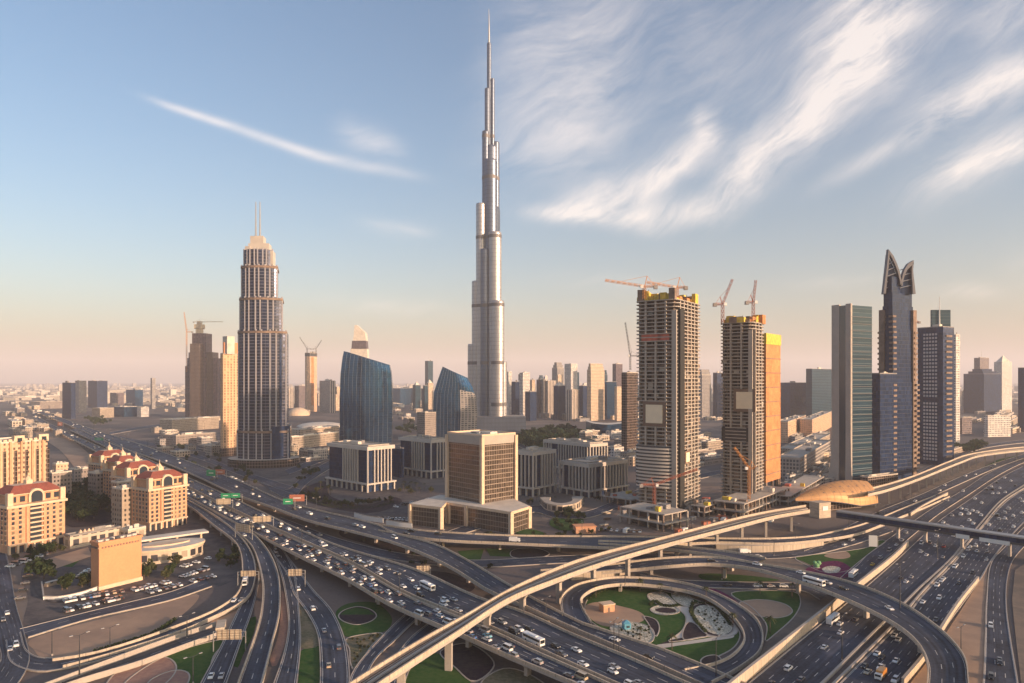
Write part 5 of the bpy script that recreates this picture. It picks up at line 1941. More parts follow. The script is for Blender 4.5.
T('residential_tower', 'small cream tower squeezed beside the broad blue glass tower', 'tower', 337, 410, 335, 342, 387, 45, 'beige', bits=1)
# white pointed tower behind the blue glass
d = D(414)
s2 = d / F
xm = (359.5 - CX) * s2
root = empty('pointed_white_tower', (xm, d, 0), 'pointed white tower peeping over the broad blue glass tower', 'hotel tower')
for (pl, pr, y0, y1, pl2, pr2) in ((351, 368.5, 414, 349, 351.5, 368), (352.5, 367.5, 349, 341, 353, 367), (354, 367, 341, 333, 355, 366), (355, 366, 333, 325.5, 355.5, 358)):
    A = [((pl - CX) * s2, d - 14), ((pr - CX) * s2, d - 14), ((pr - CX) * s2, d + 14), ((pl - CX) * s2, d + 14)]
    B = [((pl2 - CX) * s2, d - 13), ((pr2 - CX) * s2, d - 13), ((pr2 - CX) * s2, d + 13), ((pl2 - CX) * s2, d + 13)]
    b = MB()
    b.prism(A, max(0, zat(d, y0)), zat(d, y1), 0, 1, False, B)
    b.build('tier', [FAC['mauve'] if y1 == 341 else M['roof_pale'], M['roof_pale']], root, root.location)
T('residential_tower', 'slender grey-green tower alone between the two slanted glass towers', 'tower', 428, 405, 425, 433, 361, 45, 'teal', mast_=20)
T('office_block', 'broad blue low block between the slanted glass towers', 'office block', 400, 405, 391, 417, 388.5, 48, 'blue')
T('office_block', 'striped mauve low office left of the leaning glass tower', 'office block', 425, 441, 417, 436, 413, 48, 'dusky')
T('residential_tower', 'small mauve tower right of the hotel tower, left of its neighbour', 'tower', 289, 408, 285.5, 294, 388, 45, 'stripes', bits=1)
T('residential_tower', 'small mauve tower left of the slim orange-lit tower', 'tower', 299, 408, 294.5, 305, 386, 45, 'mauve', bits=1)

# --- skyline behind and right of the tallest tower
SKY = [
    ('deep blue tower directly right of the tallest tower', 515, 419, 511.5, 520.5, 382, 'navy', None, 0),
    ('cream round-topped tower in the skyline, second right of the tallest tower', 523, 420, 519.5, 530, 373, 'white', 'dome', 0),
    ('short blue tower in front of the cream round-topped one', 530, 421, 525, 536.5, 392, 'navy', None, 0),
    ('dark slim twin in the skyline, left one of a pair', 538.5, 418, 536.5, 541, 380, 'mauve', None, 0),
    ('dark slim twin in the skyline, right one of a pair', 543, 418, 541, 546, 380, 'grey', None, 0),
    ('striped tower right of the dark slim twins', 548, 418, 545.5, 556, 381, 'stripes', None, 0),
    ('blue-grey tower with pointed white top in mid skyline', 558, 420, 553.5, 565.5, 386, 'navy', 'peak', 0),
    ('blue tower behind the pointed white top', 557, 412, 552, 564, 368, 'grey', 'step', 0),
    ('tall blue and white tower with bright top in mid skyline', 571, 413, 564.5, 577.5, 364, 'white', None, 0),
    ('beige striped tower in front of the bright-topped one', 572, 421, 566.5, 579.5, 390, 'stripes', None, 0),
    ('low dark blue tower right of the beige striped one', 583, 417, 579, 588, 386, 'navy', None, 0),
    ('big beige tower with dark left side and stepped crown', 591, 421, 587, 604.5, 370, 'beige', 'step', 22),
    ('blue slab right of the big beige tower', 607, 419, 603.5, 616.5, 382, 'blue', None, 0),
    ('dark tower with round crown behind the blue slab', 616, 414, 612.5, 622.5, 364, 'mauve', 'dome', 12),
    ('slim beige tower beside the dark unfinished slab', 617, 421, 614.5, 622, 387, 'beige', None, 0),
    ('pale tower peeping right of the tallest tower near its foot', 508.5, 417, 506.5, 512, 372, 'white', None, 0),
    ('tiny beige tower in the gap left of the cream round-topped one', 532, 414, 529, 535, 380, 'beige', None, 0),
]
for lab, pn, by, pl, pr, ty, fc, cr, ms in SKY:
    T('residential_tower', lab, 'tower', pn, by, pl, pr, ty, 50, fc, 'skyline towers behind the tallest tower', crown=cr, mast_=ms, bits=1)
fr_ = random.Random(19)
FARS = [('far behind the skyline centre', (503, 638), 42, (371, 399)), ('far behind the unfinished towers', (640, 730), 13, (378, 399)), ('far behind the netted tower', (780, 832), 5, (381, 396)),
        ('far behind the right-hand towers', (930, 1022), 12, (378, 400)), ('far behind the mall', (280, 340), 6, (385, 399)), ('far behind the blue low block', (390, 466), 8, (383, 398))]
for where_, xr_, n_t, yr_ in FARS:
    L_t = sorted(((fr_.uniform(*xr_), fr_.uniform(401, 414), fr_.uniform(4, 8.5), fr_.uniform(*yr_)) for _ in range(n_t)), key=lambda q: -q[1])
    for k, (px, py, w_, ty) in enumerate(L_t):
        fc = fr_.choice(['white', 'beige', 'grey', 'stripes', 'mauve', 'white', 'beige', 'teal'])
        cn = {'white': 'white', 'beige': 'beige', 'grey': 'grey', 'stripes': 'striped', 'mauve': 'mauve', 'teal': 'grey-green'}[fc]
        T('distant_tower', f'{cn} slim tower {where_}, {ordinal(k + 1)} nearest there', 'tower', px + w_ * .35, py, px, px + w_, ty, 45, fc, 'distant slim towers', bits=1, crown=fr_.choice([None, None, 'step', 'peak']))
T('unfinished_highrise', 'dark blue unfinished slab left of the taller unfinished tower', 'tower', 627, 456, 621.5, 638, 373, 48, 'darkbrown', bits=3)
# crescent mall
P = [Vector(p) for p in crom([W(586, 433), W(596, 436.5), W(608, 437.5), W(622, 436)], 18)]
b = MB()
Q = [p + Vector((6, 45, 0)) for p in P]
poly = [(p.x, p.y) for p in P] + [(p.x, p.y) for p in Q[::-1]]
b.prism(poly, 0, 22, 0, 1)
tag(b.build('crescent_building', [FAC['blue'], M['roof_pale']], None, P[9]), 'low crescent building with blue glass front below the skyline', 'building')

# --- mall roofs beside the hotel tower
def vault(name, label, cat, pl, pr, by, h, dep, m_, n=14):
    d = D(by)
    s2 = d / F
    x0, x1 = (pl - CX) * s2, (pr - CX) * s2
    b = MB()
    rings = []
    for k in range(9):
        t = math.pi / 2 * k / 8
        rx, ry, z = (x1 - x0) / 2 * math.cos(t), dep * math.cos(t), h * math.sin(t)
        rings.append([((x0 + x1) / 2 + rx * math.cos(2 * math.pi * i / 24), d + dep + ry * math.sin(2 * math.pi * i / 24), z) for i in range(24)])
    b.loft(rings, 0, smooth=True)
    return tag(b.build(name, M[m_], None, ((x0 + x1) / 2, d + dep, 0)), label, cat)


vault('mall_dome', 'cream half-dome on the mall behind the hotel tower', 'dome', 284, 306, 416, 22, 30, 'cream_trim')
vault('mall_dome', 'pale low dome roof in front of the cream half-dome', 'dome', 290, 338, 428, 9, 50, 'roof_pale')
vault('mall_dome', 'pale round roof left of the fawn tower', 'dome', 196, 219, 421, 10, 40, 'cream_trim')
T('mall_hall', 'long beige mall wall beside the broad blue glass tower', 'mall', 292, 450, 286, 339, 437.5, 66, 'villa', roof='roof_pale', bits=8)
T('mall_hall', 'flat pale mall roof behind the long beige wall', 'mall', 300, 438, 288, 339, 430, 66, 'beige', roof='roof_pale', bits=9)
T('mall_hall', 'wide pale roof left of the fawn tower', 'mall', 172, 432, 160, 219, 420, 66, 'villa', roof='roof_pale', bits=7)
T('mall_hall', 'dark fronted hall behind the boulevard, left of the fawn tower', 'mall', 176, 446, 163, 216, 436, 62, 'dusky', roof='roof_gravel', bits=7)

# --- the peach apartment towers with red hipped roofs
def peach_tower(label, pn, by, pl, pr, yaw, hc=26.6, near=False):
    poly, la, lb = corner_box(pn, by, pl, pr, yaw)
    lb = max(12.0, min(lb, 24.0))
    a = math.radians(yaw)
    u, v = Vector((math.cos(a), math.sin(a), 0)), Vector((-math.sin(a), math.cos(a), 0))
    p0 = poly[0]
    lb = 20.0
    poly = [p0, p0 + u * la, p0 + u * la + v * lb, p0 + v * lb]
    loc = centre(poly)
    root = empty('apartment_tower', loc, label, 'apartment tower', 'peach apartment towers with red roofs')
    b = MB()
    b.prism(poly, 0, hc, 0, 1)
    b.build('wall', [M['peach_wall'], M['roof_gravel']], root, loc)
    def bx_(name, t, face, z, w_, dpt, h, m_, out=0.0):
        p, yw = on_face(poly, face, t, out)
        q = MB()
        q.box((p.x, p.y, z), (w_, dpt, h), yw)
        return q.build(name, M[m_], root, loc)
    b = MB()
    b.prism(inset(poly, -1.0), hc - .9, hc + .5, 0, 1, True)
    b.build('cornice', [M['cream_trim'], M['roof_gravel']], root, loc)
    nfl = 8
    fh = (hc - 5) / nfl
    # windows: one mesh, a copy for each opening
    wp = MB()
    wp.box((0, 0, 0), (1.5, .3, 1.7))
    proto = None
    rr2 = random.Random(int(pn * 3))
    CURT = []
    for tw in ('curtain_tan', 'curtain_grey'):
        o_ = wp.build('window', M[tw], None)
        CURT.append(o_.data)
        bpy.data.objects.remove(o_)
    fp = MB()
    fp.box((0, 0, -1.0), (2.0, .5, .22))
    for face, L in ((0, la), (3, lb)):
        n = 8 if face == 0 else 5
        for k in range(n):
            t = (k + .7) / (n + .4)
            if face == 0 and k in (3, 4):
                continue
            for q in range(nfl):
                p, yw = on_face(poly, face, t, .02)
                if proto is None:
                    proto = wp.build('window', M['window_glass'], root)
                    sill = fp.build('sill', M['cream_trim'], proto)
                    w_ = proto
                else:
                    w_ = proto.copy()
                    COL.objects.link(w_)
                    w_.parent = root
                    if near:
                        s_ = sill.copy()
                        COL.objects.link(s_)
                        s_.parent = w_
                if rr2.random() < .45:
                    if w_ is not proto:
                        w_.data = CURT[rr2.randrange(2)]
                w_.location = Vector((p.x, p.y, 5 + (q + .5) * fh)) - loc
                w_.rotation_euler = (0, 0, yw)
    # middle bay with dark balconies
    for q in range(nfl):
        bx_('balcony_recess', .47, 0, 5 + (q + .55) * fh, la * .20, .5, fh * .62, 'window_glass', .05)
        bx_('balcony', .47, 0, 5 + (q + .12) * fh, la * .24, 1.6, fh * .3, 'cream_trim', .8)
    for t in (.32, .62):
        bx_('bay_pier', t, 0, hc * .5, 1.6, 1.2, hc - 1.2, 'peach_wall', .45)
    # ground arcade
    for k in range(7):
        bx_('arch', .08 + k * .14, 0, 2.0, 2.4, .5, 3.8, 'window_glass', .05)
        bx_('arcade_column', .01 + k * .14, 0, 2.2, 1.0, 1.4, 4.4, 'cream_trim', .6)
    bx_('arcade_beam', .5, 0, 4.8, la, 1.2, .7, 'cream_trim', .5)
    # penthouse with loggia, arched window and hipped roof
    q1 = inset(poly, 2.2)
    b = MB()
    b.prism(q1, hc + .5, hc + 6, 0, 0)
    b.build('penthouse', M['peach_wall'], root, loc)
    for k in range(6):
        p, yw = on_face(q1, 0, .06 + k * .176, .1)
        if k in (2, 3):
            continue
        b = MB()
        b.box((p.x, p.y, hc + 3.4), (2.6, .5, 3.2), yw)
        b.build('loggia', M['window_glass'], root, loc)
    for i in (0, 1, 3):
        p = Vector(inset(poly, 1.2)[i])
        b = MB()
        b.box((p.x, p.y, hc + 3.8), (2.8, 2.8, 7.4), a)
        b.build('corner_turret', M['cream_trim'], root, loc)
    q2 = inset(poly, .9)
    q3 = inset(poly, min(la, lb) * .30)
    b = MB()
    b.prism(q2, hc + 6, hc + 6.5, 0, 0, True)
    b.build('eaves', M['cream_trim'], root, loc)
    b = MB()
    b.prism(inset(q2, -.2), hc + 6.5, hc + 10.8, 0, 1, False, q3)
    b.build('hipped_roof', [M['red_tile'], M['cream_trim']], root, loc)
    # arched gable
    p, yw = on_face(poly, 0, .5, -1.0)
    e = Vector((math.cos(yw), math.sin(yw), 0))
    o = Vector((e.y, -e.x, 0))
    for rad, m_, push, nm in ((4.2, 'cream_trim', 0, 'arched_gable'), (3.0, 'window_glass', .35, 'arched_window')):
        b = MB()
        F_, Bk = [], []
        base = Vector((p.x, p.y, hc + 4.4))
        pts = [base + e * (-rad) + Vector((0, 0, -3.4))] + [base + e * (-rad * math.cos(math.pi * i / 12)) + Vector((0, 0, rad * math.sin(math.pi * i / 12))) for i in range(13)] + [base + e * rad + Vector((0, 0, -3.4))]
        F_ = [q + o * (.4 + push) for q in pts]
        Bk = [q - o * 5 for q in pts] if push == 0 else [q - o * .1 for q in pts]
        b.face(F_[::-1])
        b.strip(F_, Bk)
        b.build(nm, M[m_], root, loc)
    # cupola
    b = MB()
    c = loc
    b.box((c.x, c.y, hc + 11.8), (3.4, 3.4, 2.4), a)
    b.build('cupola', M['cream_trim'], root, loc)
    b = MB()
    b.tube((c.x, c.y, hc + 13), (c.x, c.y, hc + 15.5), 1.9, .2, 8)
    b.tube((c.x, c.y, hc + 15.5), (c.x, c.y, hc + 18), .22, .05, 5)
    b.build('cupola_spire', M['cream_trim'], root, loc)
    return root


peach_tower('peach apartment tower with red roof, foremost in the right-hand row beside the boulevard', 149, 531, 143, 187, 59, near=True)
peach_tower('peach apartment tower with red roof, second in the row beside the boulevard', 127, 515, 121, 160, 59)
peach_tower('peach apartment tower with red roof, third in the row beside the boulevard', 117, 505, 112, 142, 59)
peach_tower('peach apartment tower with red roof, last and farthest in the row beside the boulevard', 101, 496, 97, 130, 59)
peach_tower('peach apartment tower with red roof, standing apart at the left edge near the street', 8, 555, 0, 65, 62, near=True)
root, poly, z = T('apartment_block', 'large golden apartment block cut by the left edge of the photo', 'apartment block', -30, 528, -60, 47.5, 446, 62, 'sandstone', roof='roof_pale', bits=4)
for k in range(7):
    p, yw = on_face(poly, 0, .06 + k * .145, .4)
    b = MB()
    b.box((p.x, p.y, z * .5), (1.2, 1.4, z + 1.5), yw)
    b.build('pilaster', M['peach_wall'], root, root.location)
    p, yw = on_face(poly, 0, .13 + k * .145, .3)
    b = MB()
    b.box((p.x, p.y, z * .53), (1.8, .7, z * .74), yw)
    b.build('window_strip', FAC['darkbrown'], root, root.location)
b = MB()
for k in range(15):
    p, yw = on_face(poly, 0, .03 + k * .067, -.5)
    b.box((p.x, p.y, z + 1.7), (2.2, 1.4, 1.6), yw)
b.build('crenellation', M['cream_trim'], root, root.location)
for t in (.2, .62, .95):
    p, yw = on_face(poly, 0, t, -2)
    b = MB()
    b.box((p.x, p.y, z + 2.2), (6.5, 4, 5.0), yw)
    b.build('gable', M['cream_trim'], root, root.location)
    b = MB()
    p, yw = on_face(poly, 0, t, .15)
    b.box((p.x, p.y, z + 1.6), (3, .5, 3.0), yw)
    b.build('gable_window', M['window_glass'], root, root.location)

for lab, pn, by, pl, pr, ty, fc in (
        ('grey-beige lower wing left of the foremost boulevard apartment tower', 122, 529, 112, 149, 490, 'villa'),
        ('curved-looking pale wing left of the second boulevard apartment tower', 117, 521, 111, 135, 483, 'villa'),
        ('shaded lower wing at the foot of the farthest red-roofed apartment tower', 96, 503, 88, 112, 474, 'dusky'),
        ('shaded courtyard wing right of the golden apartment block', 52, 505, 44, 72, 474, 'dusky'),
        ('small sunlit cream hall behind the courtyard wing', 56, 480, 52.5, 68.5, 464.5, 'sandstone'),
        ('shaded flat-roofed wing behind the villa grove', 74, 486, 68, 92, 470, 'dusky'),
        ('low cream arcade hall behind the orange block', 128, 541, 120, 146, 531, 'shopfront')):
    T('apartment_wing' if 'wing' in lab else 'hall', lab, 'building', pn, by, pl, pr, ty, 59, fc, bits=4, roof='roof_pale')
root, poly, z = T('arcade_row', 'long low cream row with arcade between the apartment tower and the orange block', 'building', 70, 549, 64, 121, 537, 59, 'shopfront', bits=4, roof='roof_grey')
b = MB()
for k in range(6):
    p, yw = on_face(poly, 0, .25 + k * .08, -3)
    b.tube((p.x, p.y, z), (p.x, p.y, z + 2.6), 1.7, .1, 6)
b.build('awning', M['cream_trim'], root, root.location)

# orange windowless block
poly, la, lb = corner_box(99, 590.5, 91, 141.5, 57)
z = (590.5 - 545) * H / 210.5
loc = centre(poly)
root = empty('orange_block', loc, 'windowless orange block sunlit in the middle of the car park', 'building')
b = MB()
b.prism(poly, 0, z, 0, 1)
b.build('wall', [M['orange_wall'], M['roof_grey']], root, loc)
b = MB()
for i in range(4):
    p, yw = on_face(poly, i, .5, 0)
    L = la if i % 2 == 0 else lb
    b.box((p.x, p.y, z + .5), (L + .8, .9, 1.2), yw)
b.build('roof_parapet', M['orange_wall'], root, loc)
for i in (0, 3):
    for k in range(13):
        p, yw = on_face(poly, i, .08 + k * .07, .12)
        b = MB()
        b.box((p.x, p.y, z - 1.6), (.7, .5, .8), yw)
        b.build('dentil', M['brown_concrete'], root, loc)
b = MB()
p, yw = on_face(poly, 0, .5, .3)
b.box((p.x, p.y, .9), (la + .6, .6, 1.8), yw)
b.build('plinth', M['cream_trim'], root, loc)
rr = random.Random(4)
for k in range(11):
    p, yw = on_face(poly, 0, .08 + k * .084, -rr.uniform(2.5, max(3, lb - 3)))
    b = MB()
    b.box((p.x, p.y, z + .8), (2, 1.8, 1.6), yw)
    b.build('roof_unit', M[rr.choice(['roof_pale', 'grey_concrete', 'dark_metal'])], root, loc)
# oval hall with a flat canopy beside it
root = empty('oval_hall', W(163, 560), 'pale oval hall under a flat canopy, right of the orange block', 'hall')
loc = root.location
b = MB()
c = loc + Vector((0, 4, 0))
u_, v_ = Vector((math.cos(math.radians(40)), math.sin(math.radians(40)), 0)), Vector((-math.sin(math.radians(40)), math.cos(math.radians(40)), 0))
ov = [c + u_ * (19 * math.cos(t)) + v_ * (11 * math.sin(t)) for t in np.linspace(0, 2 * math.pi, 33)[:-1]]
b.prism([(p.x, p.y) for p in ov], 0, 6.5, 0, 1)
b.build('wall', [FAC['shopfront'], M['roof_pale']], root, loc)
b = MB()
b.prism(inset([(p.x, p.y) for p in ov], -.8), 6.5, 7.6, 0, 1, True)
b.build('roof_rim', [M['cream_trim'], M['roof_pale']], root, loc)
b = MB()
b.prism(inset([(p.x, p.y) for p in ov], 7), 7.6, 8.3, 0, 0)
b.build('skylight', M['cream_trim'], root, loc)
b = MB()
b.box(tuple(c + u_ * 2 + v_ * 15 + Vector((0, 0, 9))), (46, 9, 1.0), math.radians(40))
b.build('canopy', M['roof_pale'], root, loc)
for k in (-20, -7, 7, 20):
    b = MB()
    q = c + u_ * (k + 2) + v_ * 15
    b.box((q.x, q.y, 4.25), (1, 1, 8.5), math.radians(40))
    b.build('column', M['cream_trim'], root, loc)
T('school_shed', 'small white-roofed shed beside the street in the car park', 'shed', 47, 588, 44, 59, 583, 65, 'villa', bits=0, roof='roof_pale')

# --- low blocks scattered through the middle distance, each one a building of its own
rr = random.Random(11)
DENS = 1.95
ZONES = [('beside the boulevard, behind the hotel tower', 10, (150, 300), (402, 414)), ('on the plain beyond the mauve unfinished tower', 10, (90, 185), (398, 412)),
         ('between the fawn tower and the mall', 8, (240, 335), (452, 468)), ('between the two slanted glass towers', 14, (392, 436), (402, 434)),
         ('at the foot of the skyline towers', 16, (510, 640), (414, 424)), ('behind the unfinished towers', 12, (640, 720), (416, 470)),
         ('behind the orange netting', 12, (776, 832), (420, 470)), ('below the far right towers', 14, (948, 1030), (414, 436)),
         ('by the far end of the boulevard', 12, (0, 60), (404, 424)), ('behind the golden apartment block', 8, (0, 60), (424, 440)),
         ('in the old quarter left of the unfinished towers', 10, (575, 640), (438, 470)), ('right of the horned tower', 6, (905, 960), (440, 456)),
         ('between the long flyover and the mauve unfinished tower', 12, (150, 222), (428, 458)), ('behind the netted tower, by the metro', 8, (775, 825), (470, 492))]
sizes = {}
for zone, n, xr, yr in ZONES:
    lst = []
    for k in range(int(n * DENS)):
        lst.append((rr.uniform(*xr), rr.uniform(*yr)))
    lst.sort(key=lambda p: -p[1])
    used = []
    for k, (px, py) in enumerate(lst):
        d = D(py)
        w_px = rr.uniform(14, 34) * F / d
        hh = rr.uniform(4, 13) if d > 700 else rr.uniform(4, 9)
        fc = rr.choice(['villa', 'dusky', 'villa', 'beige', 'grey', 'shopfront', 'white'])
        col = {'villa': 'tan', 'dusky': 'dusky', 'beige': 'beige', 'grey': 'grey', 'shopfront': 'cream', 'white': 'white'}[fc]
        lab = f'{col} low-rise block {zone}, {ordinal(k + 1)} nearest there'
        T('lowrise_block', lab, 'low building', px + w_px * .3, py, px, px + w_px, py - hh * F / d, rr.choice([45, 50, 58, 40]), fc, 'low-rise blocks of the middle distance',
          roof=rr.choice(['roof_gravel', 'roof_pale', 'roof_grey']), bits=2, seed=k * 13 + n)
# far suburb: a mass of tiny houses
b = MB()
for k in range(4200):
    d = rr.uniform(2600, 11000)
    a = rr.uniform(-.66, .66)
    w_, h_ = rr.uniform(12, 60), rr.uniform(4, 16) if rr.random() < .95 else rr.uniform(25, 60)
    x = d * math.tan(a)
    b.box((x, d, h_ / 2), (w_, rr.uniform(12, 40), h_), rr.uniform(0, 1.5), rr.choice([0, 0, 1, 2]))
tag(b.build('far_suburb', [M['roof_gravel'], M['grey_concrete'], M['roof_pale']]), 'far-off suburb of tiny pale houses along the horizon', 'suburb', kind='stuff')

# --- gold station, footbridge
axis0, axis1 = W(795, 512, 0), W(867, 505, 0)
ax = axis1 - axis0
Ls = ax.length
ax.normalize()
nx_ = Vector((-ax.y, ax.x, 0))
c0 = (axis0 + axis1) / 2
root = empty('metro_station', c0, 'gold shell-shaped metro station by the freeway', 'metro station')
b = MB()
NS, NT_ = 26, 16
rows = []
for i in range(NS + 1):
    t = i / NS
    wv_ = 13.5 * math.sin(math.pi * (t * .72 + .015))
    hv_ = 12.5 * math.sin(math.pi * (t * .66 + .03)) ** .8
    zb_ = 8.0
    row = []
    for k in range(NT_ + 1):
        ph = math.pi * k / NT_
        p = axis0 + ax * (Ls * t) - nx_ * (wv_ * math.cos(ph)) + Vector((0, 0, zb_ - 5.0 * max(0, math.cos(ph)) * min(1, max(0, (t - .25) / .45)) ** 1.5 + hv_ * math.sin(ph) ** .8))
        row.append(p)
    rows.append(row)
for i in range(NS):
    for k in range(NT_):
        b.face([rows[i][k], rows[i][k + 1], rows[i + 1][k + 1], rows[i + 1][k]][::-1], 0, smooth=True)
for row, rev in ((rows[0], True), (rows[-1], False)):
    b.face(row if rev else row[::-1], 1)  # dark end sheets stand in for shade inside the open mouth
shell = b.build('roof_shell', [M['gold_shell'], M['window_glass']], root, c0)
for i in range(2, NS - 1, 2):
    f = MB()
    for k in range(NT_):
        f.tube(rows[i][k], rows[i][k + 1], .10, n=4, cap=False)
    f.build('panel_seam', M['brown_concrete'], shell, c0)
for i in range(4, NS - 3, 3):
    for k in range(3, NT_ - 6, 2):
        p = [rows[i][k], rows[i][k + 1], rows[i + 1][k + 1], rows[i + 1][k]]
        cc = sum(p, Vector()) / 4
        nn = (p[2] - p[0]).cross(p[1] - p[3]).normalized()
        if nn.z < 0:
            nn = -nn
        q = [cc + (x - cc) * .5 + nn * .12 for x in p]
        f = MB()
        f.face(q[::-1])
        f.build('skylight', M['brown_concrete'], shell, c0)
b = MB()
b.box(tuple(c0 + nx_ * 2 + Vector((0, 0, 3))), (Ls * .66, 15, 6), math.atan2(ax.y, ax.x))
b.build('concourse', [FAC['darkbrown']], root, c0)
b = MB()
for k in range(14):
    t0, t1 = k / 14, (k + 1) / 14
    i0, i1 = int(t0 * NS), int(t1 * NS)
    b.tube(rows[i0][0] - nx_ * .2, rows[i1][0] - nx_ * .2, .45, n=5)
b.build('shell_rim', M['dark_metal'], root, c0)
q = W(820, 517, 0)
b = MB()
b.box((q.x, q.y, 5.5), (11, 9, 11), math.atan2(ax.y, ax.x))
b.build('end_block', M['parapet'], root, c0)
b = MB()
q2 = q - nx_ * 4.6
b.box((q2.x, q2.y, 7), (5, .4, 3), math.atan2(ax.y, ax.x))
b.build('end_window', M['sign_white'], root, c0)

f0, f1 = W(838, 513, 10.5), W(1048, 543.5, 10.5)
f1 = f0 + (f1 - f0) * 1.10
fx = (f1 - f0)
Lf = fx.length
yw = math.atan2(fx.y, fx.x)
mid = (f0 + f1) / 2
root = empty('footbridge', (mid.x, mid.y, 0), 'enclosed grey footbridge spanning the freeway from the gold station', 'footbridge')
lf = root.location
b = MB()
b.box((mid.x, mid.y, 10.2), (Lf, 5.2, 2.6), yw)
b.build('glazed_tube', FAC['navy'], root, lf)
b = MB()
b.box((mid.x, mid.y, 11.9), (Lf, 6.4, .8), yw)
b.build('roof', M['steel'], root, lf)
b = MB()
b.box((mid.x, mid.y, 8.3), (Lf, 5.8, 1.2), yw)
b.build('floor_beam', M['dark_metal'], root, lf)
fn = Vector((-math.sin(yw), math.cos(yw), 0))
s0, s1 = W(957, 530, 8), W(1014, 539, 8)
def on_bridge(px):
    best = min(np.linspace(0, 1, 400), key=lambda t: abs(proj(f0.lerp(f1, t))[0] - px))
    return f0.lerp(f1, best)
for a, c, h_ in ((958, 971, 2.4), (981, 1012, 2.2)):
    p, q = on_bridge(a), on_bridge(c)
    m_ = (p + q) / 2 - fn * 3.5
    b = MB()
    b.box((m_.x, m_.y, 8.0), ((q - p).length, .5, h_), yw)
    b.build('road_sign', M['sign_white'], root, lf)
b = MB()
b.box((f1.x, f1.y, 6.3), (9, 14, 12.6), yw)
b.build('stair_tower', M['parapet'], root, lf)
for px in (898, 926, 962, 1010):
    p = on_bridge(px)
    b = MB()
    b.box((p.x, p.y, 3.85), (1.2, 2.4, 7.7), yw)
    b.build('pier', M['concrete'], root, lf)

# ------------------------------------------------------------------ trees
def crown_mesh(seed, r, h, m_, n=420, palm=False):
    """many small leaf clumps spread unevenly through the crown"""
    rr = random.Random(seed)
    b = MB()
    if palm:
        for k in range(16):
            a = 2 * math.pi * k / 16 + rr.uniform(-.2, .2)
            up = rr.uniform(.1, .9)
            p = Vector((0, 0, h))
            for s in range(5):
                t = (s + 1) / 5
                q = Vector((math.cos(a) * r * t, math.sin(a) * r * t, h + r * (up * t - .95 * t * t)))
                w_ = Vector((-math.sin(a), math.cos(a), 0)) * (.5 * (1 - t * .7))
                b.face([p - w_, p + w_, q + w_ * .8, q - w_ * .8])
                p = q
        return b
    lobes = [(Vector((rr.gauss(0, r * .42), rr.gauss(0, r * .42), h * .62 + rr.uniform(-.25, .3) * h)), r * rr.uniform(.38, .62)) for _ in range(9)]
    for k in range(n):
        c, R = rr.choice(lobes)
        o = Vector((rr.gauss(0, 1), rr.gauss(0, 1), rr.gauss(0, 1))).normalized() * R * rr.uniform(.55, 1.05)
        p = c + o
        s = r * rr.uniform(.10, .20)
        u = Vector((rr.gauss(0, 1), rr.gauss(0, 1), rr.gauss(0, .6))).normalized()
        v = u.orthogonal().normalized()
        b.face([p - u * s - v * s * .6, p + u * s - v * s * .6, p + u * s * .5 + v * s, p - u * s * .5 + v * s])
    return b


def tree_proto(name, seed, r, h, m_, palm=False, n=420):
    root = empty(name, (0, 0, 0))
    b = MB()
    b.tube((0, 0, -.1), (rr.uniform(-.2, .2), 0, h * .6 if not palm else h), .28 if not palm else .24, .13, 6)
    if not palm:
        for k in range(4):
            a = k * 1.6 + seed
            b.tube((0, 0, h * .35), (math.cos(a) * r * .5, math.sin(a) * r * .5, h * .7), .13, .05, 4)
    b.build('trunk', M['bark'], root)
    crown_mesh(seed, r, h, m_, n, palm).build('crown', M[m_], root)
    return root


PROTO = {'round': [tree_proto('tree', i, 2.6 + .4 * i, 5.6 + .5 * i, 'leaf_dark') for i in range(3)],
         'olive': [tree_proto('tree', 7 + i, 2.2 + .4 * i, 4.6 + .5 * i, 'leaf_olive') for i in range(2)],
         'palm': [tree_proto('palm_tree', 15 + i, 2.6, 6.5 + i, 'leaf_olive', True) for i in range(2)]}
used_proto = set()


FAR_TREES = MB()


def plant_far(pts, kinds, scale):
    for a, b in pts:
        pr = rr.choice(PROTO[rr.choice(kinds)])
        p, s_ = W(a, b), rr.uniform(*scale)
        for ch in pr.children:
            me, mi = ch.data, 0 if ch.name.startswith('crown') else 1
            vs = [(p.x + v.co.x * s_, p.y + v.co.y * s_, v.co.z * s_) for v in me.vertices]
            for f in me.polygons:
                FAR_TREES.face([vs[i] for i in f.vertices], mi)


def plant(pts, kinds, what, where, group, scale=(.8, 1.3), anchor=None):
    """pts in photo pixels; each tree is named by how far it stands from the anchor point"""
    P = [(W(a, b), a, b) for a, b in pts]
    an = W(*anchor) if anchor else P[0][0]
    P.sort(key=lambda t: (t[0] - an).length)
    for i, (p, a, b) in enumerate(P):
        pr = rr.choice(PROTO[rr.choice(kinds)])
        rz = rr.uniform(0, 6.28)
        if pr.name in used_proto:
            o = copy_tree(pr, p, rz)
        else:
            used_proto.add(pr.name)
            o = pr
            o.location, o.rotation_euler = p, (0, 0, rz)
        s = rr.uniform(*scale)
        o.scale = (s, s, s)
        tag(o, f'{what} {where}, {ordinal(i + 1)} nearest to it', 'palm' if 'palm' in what else 'shrub' if 'shrub' in what or 'bush' in what else 'tree', group)
        if 'shrub' in what or 'bush' in what:
            o.name = 'shrub'


def in_poly(x, y, P):
    c = False
    for i in range(len(P)):
        (x0, y0), (x1, y1) = P[i], P[i - 1]
        if (y0 > y) != (y1 > y) and x < (x1 - x0) * (y - y0) / (y1 - y0) + x0:
            c = not c
    return c


